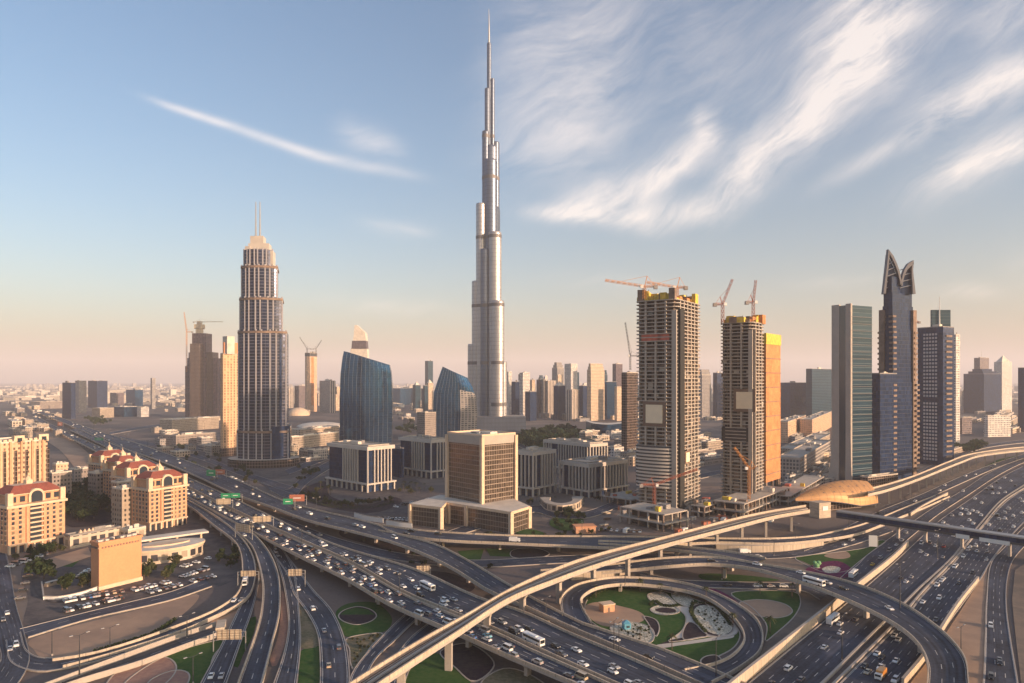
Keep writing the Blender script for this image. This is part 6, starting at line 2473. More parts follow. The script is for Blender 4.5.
def scatter(poly, n):
    xs, ys = [p[0] for p in poly], [p[1] for p in poly]
    out = []
    while len(out) < n:
        x, y = rr.uniform(min(xs), max(xs)), rr.uniform(min(ys), max(ys))
        if in_poly(x, y, poly) and all((x - a) ** 2 + ((y - b) * 2) ** 2 > 6 for a, b in out[-60:]):
            out.append((x, y))
    return out


plant(scatter([(60, 512), (64, 494), (98, 484), (112, 494), (111, 512), (84, 524)], 62), ['round', 'round', 'olive'], 'villa grove tree left of', 'the foremost boulevard apartment tower', 'villa grove trees', (1.0, 1.7), (112, 505))
plant(scatter([(512, 446), (523, 434), (560, 428), (588, 437), (560, 450), (530, 455)], 58), ['round'], 'park grove tree behind', 'the block right of the cube tower', 'park grove trees', (1.3, 2.4), (535, 452))
plant([(308 + i * 5.5, 497 + 6 * math.sin(i * .28) + i * .62) for i in range(16)], ['round', 'olive'], 'low tree in the curved row before', 'the leftmost office block', 'office courtyard trees', (.55, .95), (300, 495))
plant(scatter([(303, 495), (318, 482), (330, 478), (335, 495), (330, 505)], 12) + scatter([(395, 494), (402, 484), (432, 492), (428, 500)], 14), ['palm', 'olive'], 'palm', 'in the forecourt of the leftmost office block', 'office courtyard palms', (.6, 1.0), (367, 495))
plant([(40, 577), (44, 580), (62, 591), (67, 590), (82, 588), (88, 586), (144, 579), (148, 577), (165, 579), (170, 576), (192, 551), (188, 548), (150, 574), (176, 566), (43, 574)], ['olive', 'round'], 'scruffy car-park tree', 'around the orange block', 'car-park trees', (.8, 1.35), (118, 575))
plant(scatter([(218, 565), (222, 556), (238, 552), (238, 566), (228, 568)], 9), ['round'], 'dark tree in the clump', 'beside the curved ramp', 'ramp-side trees', (.5, .9), (230, 560))
plant_far(scatter([(955, 452), (965, 447), (983, 444), (984, 449), (962, 455)], 22), ['round'], (1.0, 1.6))
plant(scatter([(10, 557), (62, 545), (68, 550), (20, 565)], 16), ['round', 'olive'], 'street tree below', 'the apartment tower standing apart', 'street trees', (.5, .9), (8, 556))
plant(scatter([(552, 518), (570, 514), (582, 520), (575, 530), (558, 530)], 12), ['round'], 'dark tree on the small lawn', 'below the curved pavilion', 'pavilion lawn trees', (.5, .9), (562, 514))
plant_far(scatter([(395, 431), (412, 422), (432, 428), (430, 440)], 16) + scatter([(88, 420), (108, 418), (112, 424), (92, 426)], 14), ['round'], (1.2, 2.0))
plant(scatter([(170, 464), (215, 470), (262, 470), (258, 486), (215, 480)], 18), ['round', 'olive'], 'dark tree by the lots', 'below the fawn tower', 'lot trees', (.7, 1.2), (222, 457))
plant(scatter([(515, 508), (535, 500), (545, 500), (588, 503), (610, 497), (600, 502), (560, 502)], 14), ['round', 'palm'], 'small dark tree', 'in the courtyard around the curved pavilion', 'courtyard trees', (.4, .8), (562, 506))
plant(scatter([(448, 536), (520, 537), (560, 534), (610, 530), (612, 534), (530, 539)], 14), ['round', 'olive'], 'small tree behind the eastbound flyover', 'below the beige cube office block', 'flyover edge trees', (.35, .7), (482, 536))

# clipped hedges of the garden loop
def hedge(label, pts, h=.9, w_=1.6):
    P = [Vector(p) for p in crom([W(a, b) for a, b in pts], 40)]
    b = MB()
    hr = random.Random(len(pts))
    for i in range(len(P) - 1):
        for k in range(26):
            p = P[i].lerp(P[i + 1], hr.random()) + Vector((hr.uniform(-.5, .5) * w_, hr.uniform(-.5, .5) * w_, hr.uniform(.15, h)))
            s = hr.uniform(.15, .34)
            u = Vector((hr.gauss(0, 1), hr.gauss(0, 1), hr.gauss(0, 1))).normalized()
            v = u.orthogonal()
            b.face([p - u * s, p - v * s, p + u * s, p + v * s])
    tag(b.build('hedge', M['leaf_dark'], None, P[20]), label, 'hedge')


plant_far(scatter([(150, 448), (222, 446), (226, 462), (190, 466), (160, 458)], 24), ['round', 'olive'], (.7, 1.2))
plant(scatter([(290, 470), (330, 462), (338, 470), (310, 486), (292, 490)], 16), ['round', 'olive'], 'small tree beside the street', 'right of the hotel tower', 'street-side trees', (.6, 1.1), (289, 470))
plant(scatter([(420, 570), (470, 575), (500, 566), (440, 556), (350, 536)], 10), ['round'], 'low bush under', 'the long flyover bend', 'flyover bushes', (.25, .45), (466, 565))
plant(scatter([(612, 629), (632, 624), (648, 628), (652, 636), (636, 642), (618, 635)], 22) + scatter([(697, 612), (703, 607), (712, 608), (724, 620), (727, 629), (718, 632), (708, 628)], 26), ['round', 'olive'], 'clipped shrub in the pale beds', 'of the loop garden', 'garden shrubs', (.10, .18), (626, 633))
plant(scatter([(350, 640), (380, 634), (370, 648), (356, 664)], 22), ['olive'], 'clipped shrub in the gravel bed', 'beside the oval lawn', 'gravel bed shrubs', (.14, .26), (357, 640))
plant([(660, 595), (640, 592), (706, 603), (733, 628), (672, 650), (640, 640), (760, 594), (792, 598), (770, 634), (596, 598)], ['palm'], 'date palm on the lawns', 'around the garden loop', 'garden palms', (.7, 1.0), (640, 592))
hedge('dark clipped hedge curving beside the gravel bed in the garden loop', [(650, 606), (655, 602), (662, 606), (672, 607), (680, 606)])
hedge('dark crescent hedge at the right end of the white gravel bed', [(694, 603), (691, 611), (696, 622), (706, 633)])
hedge('dark hedge along the top of the white gravel bed in the loop', [(697, 604), (711, 605), (722, 614), (731, 626)])
hedge('thin hedge along the lawn inside the loop ramp', [(588, 600), (597, 594), (612, 589.5), (640, 589)])
hedge('hedge row along the foot of the sandy lot', [(95, 653), (120, 645), (150, 636), (176, 620)], 1.2)
hedge('hedge around the lawn of the leftmost office block', [(302, 493), (310, 501), (335, 508), (370, 509), (395, 503)], 2.2, 3)

tag(FAR_TREES.build('far_trees', [M['leaf_dark'], M['bark']]), 'scattered far-off dark trees on the plain and beyond the far metro viaduct', 'trees', kind='stuff')
# ------------------------------------------------------------------ lamps, signs, small structures
def lamp_proto(h, arms=2):
    root = empty('lamp_post', (0, 0, 0))
    b = MB()
    b.tube((0, 0, 0), (0, 0, h), .16 + h * .006, .09, 8)
    b.build('pole', M['dark_metal'], root)
    b = MB()
    b.tube((0, 0, 0), (0, 0, .8), .32, .28, 8)
    b.build('base', M['concrete'], root)
    for s in ((1, -1) if arms == 2 else (1,)):
        b = MB()
        b.tube((0, 0, h - .3), (s * 2.2, 0, h + .25), .08, .06, 6)
        b.build('arm', M['dark_metal'], root)
        b = MB()
        b.box((s * 2.5, 0, h + .22), (1.1, .4, .2))
        b.build('lamp_head', M['steel'], root)
    return root


LP = {}
def lamp(px, py, h, hz_, rz, label, group='lamp posts'):
    k = round(h)
    p = W(px, py, hz_)
    if k in LP:
        o = copy_tree(LP[k], p, rz)
    else:
        o = LP[k] = lamp_proto(h)
        o.location, o.rotation_euler = p, (0, 0, rz)
    tag(o, label, 'lamp post', group)


lamp(900, 630, 26, 0, .6, 'very tall lamp mast in the freeway median, just beyond the curved flyover')
lamp(842, 661, 16, 0, .6, 'lamp mast in the freeway median, nearest to the bottom of the photo')
lamp(937.5, 559.5, 16, 0, .6, 'lamp mast in the freeway median, just before the footbridge')
lamp(961, 661, 12, 0, .6, 'lamp post standing on the sandy island right of the freeway')
lamp(716, 681, 14, 0, .9, 'lamp post at the corner of the garden verge and loop ramp')
lamp(546, 626, 11, 0, .9, 'lamp post between the metro viaduct and the left end of the loop')
lamp(619, 654, 11, 3.0, .9, 'lamp post beside the long flyover below the loop garden, left of two')
lamp(614, 652, 11, 3.0, .9, 'slim lamp post beside the long flyover below the loop garden')
lamp(625, 586, 9, 4.5, .0, 'lamp post on the parapet of the loop ramp')
lamp(193, 684, 9, 0, .9, 'lamp post on the lawn beside the paved bed, bottom left')
lamp(52, 656, 9, 0, .9, 'lamp post at the foot of the sandy lot')
lamp(79.5, 677, 14, 0, .9, 'tall lamp post beside the walled underpass approach')
lamp(110, 649, 8, 0, .9, 'lamp post by the curving street below the sandy lot')
lamp(187, 639, 9, 0, .9, 'lamp post between the curved ramp and the underpass approach')
lamp(722, 580, 9, 0, .1, 'lamp post on the lawn strip behind the loop')
lamp(774, 556, 9, 0, .1, 'lamp post before the orange-lit retaining wall')
for key, n, off, lab in (('upper', 14, .02, 'lamp post on the far parapet of the long flyover'), ('near', 15, 1.0, 'lamp post on the median of the elevated boulevard'), ('east', 7, .03, 'lamp post on the eastbound flyover')):
    r = ROADS[key]
    for k in range(n):
        t = (k + .5) / n
        p, yw, q = r.at(r.len * (.08 + .86 * t), 0.0 if key == 'near' else off)
        a, b_ = proj(p)
        if not (0 < a < 1030 and 390 < b_ < 690):
            continue
        o = copy_tree(LP[9], p, yw + math.pi / 2)
        tag(o, f'{lab}, {ordinal(k + 1)} from its far end', 'lamp post', 'lamp posts')
for k in range(8):
    r = ROADS['szr2']
    p, yw, q = r.at(r.len * (.46 + .065 * k), -.06)
    o = copy_tree(LP[12], p, yw + math.pi / 2)
    tag(o, f'lamp post in the far freeway median, {ordinal(k + 1)} beyond the footbridge', 'lamp post', 'lamp posts')


def gantry(label, px, py, hz_, w_, h_, yaw, top, face='sign_back', cols=2, leg=True, m2='sign_green', over=1.2):
    """sign gantry: panels with a ribbed back carried on a beam and a post"""
    p = W(px, py, top)
    root = empty('sign_gantry', (p.x, p.y, hz_), label, 'road sign')
    loc = root.location
    ca, sa = math.cos(yaw), math.sin(yaw)
    e = Vector((ca, sa, 0))
    for k in range(cols):
        o = e * (w_ * ((k + .5) / cols - .5))
        b = MB()
        b.box((p.x + o.x, p.y + o.y, top), (w_ / cols - .25, .16, h_), yaw)
        pnl = b.build('panel', M[face], root, loc)
        if face == 'sign_back':
            b = MB()
            for q in range(4):
                b.box((p.x + o.x + sa * .15, p.y + o.y - ca * .15, top - h_ / 2 + h_ * (q + .5) / 4), (w_ / cols - .3, .12, .14), yaw)
            for q in range(3):
                oo = e * ((w_ / cols) * (q / 2 - .5) * .8)
                b.box((p.x + o.x + oo.x + sa * .24, p.y + o.y + oo.y - ca * .24, top), (.12, .1, h_), yaw)
            b.build('rib', M['brown_concrete'], pnl, loc)
        else:
            b = MB()
            b.box((p.x + o.x + sa * .12, p.y + o.y - ca * .12, top), (w_ / cols * .5, .04, h_ * .12), yaw)
            b.build('message_bar', M['sign_white'], pnl, loc)
    b = MB()
    L0, L1 = p - e * (w_ / 2 + over), p + e * (w_ / 2 + over)
    n = Vector((-sa, ca, 0)) * .5
    for dz in (-h_ * .25, h_ * .25):
        b.tube(L0 + n + Vector((0, 0, dz)), L1 + n + Vector((0, 0, dz)), .16, n=6)
    b.build('beam', M['steel'], root, loc)
    for L in ((L0, L1) if leg == 2 else (L1,)):
        b = MB()
        b.tube((L.x + n.x, L.y + n.y, hz_), (L.x + n.x, L.y + n.y, top + h_ * .3), .25, .2, 8)
        b.build('post', M['steel'], root, loc)


gantry('two-panel gantry back where both curved ramps leave the boulevard', 243, 528, 5.8, 12, 4.6, -.5, 12, leg=2)
gantry('beige gantry sign back over the jammed deck, just beyond the ramp split', 262, 519, 6, 11, 3.6, .25, 11.5)
gantry('beige gantry sign back on the boulevard left of the ramp split', 223.5, 501.5, 6, 10, 4, .1, 11.5, cols=1)
gantry('green gantry sign beside a beige one over the boulevard', 230.5, 495.5, 6, 14, 3.4, .1, 12, 'sign_green')
gantry('green gantry sign over the long flyover near the farthest ramp', 211, 473, 6.2, 9, 5.5, -.1, 11.5, 'sign_green', 1)
gantry('red gantry sign next to the green one over the long flyover', 220, 472, 6.2, 10, 4.5, -.1, 11.5, 'sign_red', 1)
gantry('orange-red gantry sign over the long flyover near the office street', 297, 498, 6.2, 11, 5, .1, 11.5, 'sign_red', 1)
gantry('small green gantry sign left of the orange-red one', 288, 501.5, 6.2, 7, 4, .1, 12, 'sign_green', 1)
gantry('beige gantry back across the outer curved ramp', 248, 573.5, 3, 7.0, 2.6, .1, 8.5, leg=2)
gantry('beige gantry back hanging over the wide ground slip road', 295, 572.5, .4, 6.6, 3.2, .1, 7.5)
gantry('ribbed gantry back bridging the slip road to the bottom edge', 229, 634.5, .3, 9.0, 3.6, .05, 6.5, leg=2)
gantry('small beige sign box on the ground between boulevard and long flyover', 423, 570.5, .3, 6.8, 4.6, .15, 4.2, over=.3)
gantry('white sign board beside the frontage road before the footbridge', 873, 541, .2, 4.6, 6.5, -.3, 4.5, 'sign_white', 1, over=.2)
gantry('green sign over the far end of the boulevard', 99, 439, 6, 15, 4, -.2, 12, 'sign_green', 1)
gantry('orange-red sign over the far end of the boulevard', 60, 424, 6, 11, 7, -.2, 11.5, 'sign_red', 1)

# white hoarding with a green notice by the site
wall_line('hoarding', 'white hoarding along the flyover, left of the beige cube block', [(354, 517), (364, 520), (383, 523)], 3.2, .3, 'sign_white', 12)
wall_line('hoarding', 'shorter white hoarding touching the base of the beige cube block', [(386, 524.5), (398, 526.5), (412, 528)], 3.0, .3, 'sign_white', 12)
wall_line('yard_wall', 'white yard wall in front of the orange block', [(44, 600), (60, 600), (80, 596), (98, 590)], 1.6, .3, 'sign_white', 12)
wall_line('yard_wall', 'white yard wall beside the small white-roofed shed', [(44, 600), (43, 592), (42, 585)], 1.6, .3, 'sign_white', 12)

# hut and kiosk inside the loop, sculpture bed by the slip road
p = W(607, 611)
root = empty('garden_hut', p, 'beige pump hut on the sand bed inside the loop', 'hut')
b = MB()
b.box((p.x, p.y, 1.6), (5.2, 4, 3.2), .35)
b.build('wall', M['peach_wall'], root, p)
b = MB()
b.box((p.x, p.y, 3.35), (5.8, 4.6, .3), .35)
b.build('roof', M['cream_trim'], root, p)
b = MB()
b.box((p.x + .6, p.y - 1.96, 1.1), (1.0, .15, 2.0), .35)
b.build('door', M['brown_concrete'], root, p)
p = W(626.5, 629)
root = empty('kiosk', p, 'small blue and white kiosk beside the gravel bed in the loop', 'kiosk')
mat('kiosk_blue', (0.09, 0.30, 0.42), 0.5)
b = MB()
b.box((p.x, p.y, 1.2), (2.8, 2.4, 2.4), .3)
b.build('cabin', M['kiosk_blue'], root, p)
b = MB()
b.tube((p.x, p.y, 2.4), (p.x, p.y, 3.6), 2.2, .2, 4)
b.build('roof', M['kiosk_blue'], root, p)
b = MB()
b.box((p.x + .5, p.y - 1.3, 1.3), (1.2, .1, .8), .3)
b.build('window', M['window_glass'], root, p)
mat('topiary_green', (0.16, 0.36, 0.16), 0.8, ns=2, na=.3)
p = W(816.5, 568)
root = empty('topiary_sculpture', p, 'light green rounded sculpture beside the purple flower bed', 'sculpture')
b = MB()
for dx, dz, r in ((0, 1.5, 1.5), (1.2, 2.6, 1.2), (-.9, 2.9, .9)):
    rings = [[(p.x + dx + r * math.sin(math.pi * k / 8) * math.cos(2 * math.pi * i / 14), p.y + r * math.sin(math.pi * k / 8) * math.sin(2 * math.pi * i / 14), dz - r * math.cos(math.pi * k / 8)) for i in range(14)] for k in range(9)]
    b.loft(rings, 0, smooth=True)
b.build('topiary', M['topiary_green'], root, p)
b = MB()
b.tube((p.x, p.y, 0), (p.x, p.y, .5), 1.8, 1.7, 14)
b.build('plinth', M['pale_concrete'], root, p)
root = empty('site_office', W(585, 534), 'orange-roofed site hut behind the eastbound flyover', 'hut')
p = root.location
b = MB()
b.box((p.x, p.y + 4, 2.2), (13, 8, 4.4), .15)
b.build('wall', M['peach_wall'], root, p)
b = MB()
b.box((p.x, p.y + 4, 4.6), (14, 9, .5), .15)
b.build('roof', M['orange_wall'], root, p)
b = MB()
b.box((p.x - 2, p.y - .1, 2.0), (2, .3, 1.4), .15)
b.build('window', M['window_glass'], root, p)
# underpass portals
for lab, px, py, yw in (('concrete underpass portal under the ribbed gantry', 221, 633, 1.9), ('concrete culvert portal beside the oval bed', 385, 600, 1.0)):
    p = W(px, py)
    root = empty('portal', p, lab, 'portal')
    b = MB()
    for s in (-1, 1):
        b.box((p.x + math.cos(yw) * s * 4.2, p.y + math.sin(yw) * s * 4.2, 1.5), (.8, 3, 3), yw)
    b.box((p.x, p.y, 3.3), (9.4, 3.2, .7), yw)
    b.build('frame', M['parapet'], root, p)

# ------------------------------------------------------------------ vehicles
PAINT = {'white': (0.78, 0.78, 0.76), 'silver': (0.48, 0.48, 0.48), 'grey': (0.17, 0.17, 0.18), 'black': (0.015, 0.015, 0.017), 'red': (0.33, 0.03, 0.02),
         'blue': (0.05, 0.16, 0.36), 'beige': (0.48, 0.40, 0.28), 'yellow': (0.70, 0.45, 0.03), 'light blue': (0.16, 0.42, 0.55), 'orange': (0.60, 0.26, 0.05)}
for k, c in PAINT.items():
    m_, t, b_ = principled('paint_' + k)
    b_.inputs['Base Color'].default_value = (*c, 1)
    b_.inputs['Roughness'].default_value = 0.3
    b_.inputs['Metallic'].default_value = 0.35 if k in ('silver', 'grey') else 0.0
    b_.inputs['Coat Weight'].default_value = 0.5
    MATS['paint_' + k] = m_

# side profiles: (x, z) of the body shell, then of the glasshouse; the nose points to +x
SHAPES = {'saloon': (4.6, 1.82, [(-2.3, .45), (-2.28, .95), (-1.9, 1.02), (1.0, 1.0), (2.1, .80), (2.3, .62), (2.28, .35)], (-1.75, -1.05, .45, 1.15), 1.00, 1.44),
          'suv': (4.8, 1.95, [(-2.4, .5), (-2.4, 1.1), (-2.2, 1.18), (1.15, 1.15), (2.25, 1.0), (2.4, .75), (2.38, .45)], (-2.3, -2.0, .55, 1.2), 1.15, 1.82),
          'hatchback': (4.1, 1.75, [(-2.05, .45), (-2.05, 1.0), (-1.9, 1.06), (.95, 1.0), (1.85, .82), (2.05, .6), (2.03, .35)], (-1.95, -1.55, .4, 1.1), 1.02, 1.50),
          'van': (5.4, 2.0, [(-2.7, .5), (-2.7, 1.15), (-2.6, 1.2), (1.9, 1.2), (2.5, 1.0), (2.7, .7), (2.68, .4)], (-2.65, -2.6, 1.4, 2.2), 1.18, 2.3),
          'pickup': (5.4, 1.9, [(-2.7, .55), (-2.7, 1.1), (-.9, 1.1), (1.2, 1.1), (2.45, .98), (2.7, .75), (2.68, .45)], (-.85, -.6, .75, 1.3), 1.1, 1.78)}


def car_proto(kind, colour, wheels=True):
    L, wd, prof, (gx0, gx1, gx2, gx3), gz, rz_ = SHAPES[kind]
    h = wd / 2
    b = MB()
    pts = prof + [(prof[-1][0], .3), (prof[0][0], .3)]
    Lf, Rt = [(x, -h + (.08 if z > .9 else 0), z) for x, z in pts], [(x, h - (.08 if z > .9 else 0), z) for x, z in pts]
    b.face(Lf)
    b.face(Rt[::-1])
    for i in range(len(pts)):
        j = (i + 1) % len(pts)
        b.face([Lf[i], Rt[i], Rt[j], Lf[j]][::-1], 0)
    # painted roof panel and pillars
    hi = h - .26
    zr = rz_
    b.face([(gx1, -hi, zr), (gx2, -hi, zr), (gx2, hi, zr), (gx1, hi, zr)])
    for x0, x1 in ((gx0, gx1), (gx3, gx2)):
        for s in (-1, 1):
            b.face([(x0, s * (h - .12), gz), (x0 + (.16 if x0 < x1 else -.16), s * (h - .12), gz), (x1 + (.16 if x0 < x1 else -.16), s * hi, zr), (x1, s * hi, zr)])
    if kind == 'pickup':
        b.box((-1.8, 0, 1.2), (1.6, wd * .8, .12), 0, 1)
    for s in (-1, 1):
        b.box((L / 2 - .03, s * h * .68, .68), (.08, .36, .16), 0, 2)
        b.box((-L / 2 + .03, s * h * .70, .85), (.08, .34, .18), 0, 3)
    o = b.build(kind + '_car' if kind in ('saloon', 'hatchback') else kind, [M['paint_' + colour], M['dark_metal'], M['head_white'], M['tail_red']])
    g_ = MB()
    k = .02
    B_ = [(gx0, -h + .12 + k, gz), (gx3, -h + .12 + k, gz), (gx3, h - .12 - k, gz), (gx0, h - .12 - k, gz)]
    T_ = [(gx1, -hi + k, zr - k), (gx2, -hi + k, zr - k), (gx2, hi - k, zr - k), (gx1, hi - k, zr - k)]
    for i in range(4):
        g_.face([B_[i], B_[(i + 1) % 4], T_[(i + 1) % 4], T_[i]])
    g_.build('window', M['car_glass'], o)
    if wheels:
        for sx_ in (-1, 1):
            for s in (-1, 1):
                w_ = MB()
                x = sx_ * L * .30
                w_.tube((x, s * (h - .2), .33), (x, s * (h + .01), .33), .33, n=10)
                w_.build('wheel', M['tyre'], o)
    return o


def bus_proto(colour, L=11.5, kind='bus'):
    b = MB()
    hh = 3.1 if kind == 'bus' else 2.2
    if kind == 'bus':
        b.box((0, 0, 1.75), (L, 2.5, 2.7), 0, 0)
        b.box((0, 0, 3.2), (L * .4, 1.6, .3), 0, 0)
        o = b.build('bus', [M['paint_' + colour]])
        for s in (-1, 1):
            g_ = MB()
            g_.box((0, s * 1.26, 2.15), (L * .92, .04, .95))
            g_.build('side_window', M['car_glass'], o)
        g_ = MB()
        g_.box((L / 2 + .01, 0, 2.0), (.04, 2.2, 1.4))
        g_.build('windscreen', M['car_glass'], o)
    else:
        b.box((-.9, 0, 1.9), (L - 2.2, 2.4, 2.6), 0, 0)
        o = b.build('lorry', [M['paint_' + colour]])
        g_ = MB()
        g_.box((L / 2 - .9, 0, 1.5), (1.8, 2.3, 2.0), 0, 0)
        cabm = g_.build('cab', M['paint_white'], o)
        g_ = MB()
        g_.box((L / 2 + .01, 0, 1.95), (.04, 2.0, .8))
        g_.build('windscreen', M['car_glass'], cabm)
        g_ = MB()
        g_.box((0, 0, .55), (L, 1.2, .2))
        g_.build('chassis', M['dark_metal'], o)
    for x in (-L * .3, L * .32):
        for s in (-1, 1):
            w_ = MB()
            w_.tube((x, s * 1.0, .5), (x, s * 1.27, .5), .5, n=10)
            w_.build('wheel', M['tyre'], o)
    return o


CARS = {}
def get_vehicle(kind, colour, near=True):
    k = (kind, colour, near)
    if k not in CARS:
        CARS[k] = [bus_proto(colour) if kind == 'bus' else bus_proto(colour, 7.5, 'lorry') if kind == 'lorry' else car_proto(kind, colour, near), False]
    return CARS[k]


VEH = []      # (road key, distance along, lane fraction, kind, colour)
def lane_frac(r, lanes, q):
    return (0.06 + 0.88 * (q + .5) / lanes)


vr = random.Random(77)
def pick():
    k = vr.choices(['saloon', 'suv', 'hatchback', 'van', 'pickup'], [46, 28, 12, 8, 6])[0]
    c = vr.choices(['white', 'silver', 'grey', 'black', 'red', 'blue', 'beige'], [47, 15, 15, 18, 1, 2, 2])[0]
    return k, c


def traffic(key, lanes, use, px_range, gap, jitter=.5, skip=0.0):
    """queue cars in the given lanes between two columns of the photo, gap metres apart"""
    r = ROADS[key]
    for q in use:
        d = vr.uniform(0, gap)
        while d < r.len:
            p, yw, _ = r.at(d, lane_frac(r, lanes, q))
            a, b = proj(p)
            if px_range[0] < a < px_range[1] and -5 < a < 1030 and b < 690 and p.y > 0 and vr.random() > skip:
                if all(not (v[0] == key and abs(v[1] - d) < 9 and abs(v[2] - lane_frac(r, lanes, q)) < .12) for v in VEH):
                    VEH.append((key, d, lane_frac(r, lanes, q), *pick()))
            d += gap * vr.uniform(1 - jitter, 1 + jitter)


def place(key, lanes, px, py, kind=None, colour=None):
    r = ROADS[key]
    d, lat = r.locate(px, py)
    q = min(range(lanes), key=lambda i: abs(lane_frac(r, lanes, i) - lat))
    k, c = pick()
    VEH.append((key, d, lane_frac(r, lanes, q), kind or k, colour or c))


# vehicles read one by one from the photo
place('far', 5, 423, 590, 'bus', 'white')
place('far', 5, 535, 641, 'bus', 'white')
place('near', 4, 488, 640, 'saloon', 'light blue')
place('near', 4, 505, 645, 'van', 'white')
place('near', 4, 578, 672, 'van', 'beige')
place('far', 5, 443, 601, 'suv', 'white')
place('fly', 3, 817, 607 - 24, 'bus', 'white')
place('front', 3, 852, 576, 'bus', 'white')
place('front', 3, 872, 565, 'saloon', 'yellow')
place('szr1', 5, 830, 618, 'bus', 'white')
place('szr1', 5, 829, 648, 'saloon', 'white')
place('szr1', 5, 784, 672, 'suv', 'white')
place('szr1', 5, 803, 680, 'saloon', 'grey')
place('szr1', 5, 839, 624, 'saloon', 'white')
place('szr1', 5, 858, 624, 'saloon', 'grey')
place('szr1', 5, 872, 610, 'saloon', 'black')
place('szr2', 6, 881, 667, 'pickup', 'white')
place('szr2', 6, 883, 678, 'lorry', 'orange')
place('szr2', 6, 872, 649, 'saloon', 'white')
place('szr2', 6, 899, 642, 'saloon', 'silver')
place('szr2', 6, 898, 629, 'suv', 'white')
place('szr2', 6, 887, 632, 'saloon', 'silver')
place('szr2', 6, 860, 665, 'saloon', 'black')
place('szr2', 6, 917, 600, 'saloon', 'white')
place('szr1', 5, 907, 584, 'saloon', 'white')
place('szr1', 5, 912, 577, 'saloon', 'silver')
place('szr2', 6, 936, 576, 'saloon', 'white')
place('szr2', 6, 941, 580, 'saloon', 'white')
place('szr2', 6, 953, 567, 'suv', 'white')
place('szr2', 6, 985, 545, 'van', 'white')
for a, b in ((966, 551), (975, 550), (987, 561), (962, 557), (974, 545), (985, 522), (999, 520), (955, 567)):
    place('szr2', 6, a, b, 'saloon' if a % 2 else 'suv', 'white' if a % 3 else 'silver')
for a, b in ((918, 543), (918, 550), (935, 547), (940, 540), (959, 508), (960, 515), (966, 511), (969, 514), (974, 512), (979, 514), (969, 521), (986, 521), (991, 486), (1000, 489), (975, 500), (1003, 476), (993, 494), (950, 530), (930, 557)):
    place('szr1', 5, a, b, None, 'white')
for a, b in ((900, 540), (895, 545), (888, 551), (880, 557), (906, 535), (963, 492), (942, 492)):
    place('front', 3, a, b, None, 'white' if a % 2 else 'silver')
place('serv', 3, 989, 627, 'suv', 'white')
place('serv', 3, 998, 612 + 50, 'saloon', 'grey')
place('serv', 3, 992, 679, 'suv', 'black')
place('serv', 3, 997, 665, 'saloon', 'black')
place('fly', 3, 889, 609, 'saloon', 'white')
place('fly', 3, 757, 566, 'suv', 'white')
place('fly', 3, 800, 573, 'saloon', 'white')
place('fly', 3, 827, 584, 'suv', 'silver')
place('fly', 3, 846, 588, 'saloon', 'black')
place('fly', 3, 712, 562, 'saloon', 'black')
place('groad', 2, 757, 588, 'suv', 'white')
place('groad', 2, 769, 588, 'saloon', 'silver')
place('groad', 2, 782, 588, 'suv', 'white')
place('groad', 2, 726, 586, 'saloon', 'black')
place('hroad', 3, 746, 553, 'lorry', 'white')
place('hroad', 3, 760, 557, 'suv', 'white')
place('hroad', 3, 846, 546, 'saloon', 'white')
place('hroad', 3, 852, 540, 'saloon', 'silver')
place('hroad', 3, 308, 533, 'saloon', 'white')
place('hroad', 3, 319, 536, 'saloon', 'silver')
place('upper', 3, 612, 639, 'saloon', 'white')
place('upper', 3, 645, 658, 'saloon', 'black')
place('upper', 3, 397, 539, 'van', 'white')
place('upper', 3, 360, 528, 'suv', 'white')
place('upper', 3, 356, 524, 'saloon', 'silver')
place('upper', 3, 309, 514, 'van', 'white')
place('upper', 3, 327, 518, 'saloon', 'black')
place('upper', 3, 295, 510, 'saloon', 'red')
place('upper', 3, 298, 509, 'saloon', 'white')
place('upper', 3, 236, 487, 'suv', 'white')
place('upper', 3, 255, 493, 'saloon', 'white')
place('upper', 3, 261, 496, 'saloon', 'silver')
place('upper', 3, 252, 490, 'saloon', 'beige')
place('upper', 3, 217, 480, 'saloon', 'black')
place('east', 2, 405, 532, 'saloon', 'black')
place('east', 2, 412, 533, 'suv', 'grey')
place('east', 2, 439, 534.5, 'suv', 'black')
place('east', 2, 513, 540, 'lorry', 'white')
place('ramp_a', 2, 248, 583, 'bus', 'white')
place('ramp_a', 2, 234, 601, 'saloon', 'white')
place('ramp_a', 2, 239, 601, 'saloon', 'silver')
place('ramp_b', 2, 245, 536, 'saloon', 'white')
place('ramp_c', 2, 277, 552, 'van', 'white')
place('ramp_c', 2, 278, 557, 'saloon', 'silver')
place('ramp_d', 2, 291, 591, 'suv', 'white')
place('ramp_d', 2, 314, 609, 'suv', 'white')
place('ramp_d', 2, 326, 630, 'saloon', 'silver')
place('ramp_d', 2, 338, 650, 'suv', 'grey')
place('ramp_d', 2, 332, 665, 'saloon', 'beige')
place('ramp_a2', 2, 211, 679, 'saloon', 'white')
place('ramp_a2', 2, 219, 677, 'saloon', 'silver')
place('ramp_a2', 2, 248, 600, 'saloon', 'grey')
place('ramp_f', 2, 404, 652, 'saloon', 'white')
place('corner', 4, 7, 613, 'saloon', 'white')
place('corner', 4, 3, 620, 'saloon', 'grey')
place('corner', 4, 21, 648, 'suv', 'white')
place('corner', 4, 9, 650, 'saloon', 'silver')
traffic('near', 4, [0, 1, 2, 3], (262, 625), 13.5, .4, .12)
traffic('near', 4, [0, 1, 2], (186, 262), 14, .4, .25)
traffic('far', 5, [2, 3, 4], (340, 640), 14.5, .45, .12)
traffic('far', 5, [1, 2, 3], (190, 340), 48, .6, .2)
traffic('near', 4, [0, 1, 2], (60, 186), 70, .6, .2)
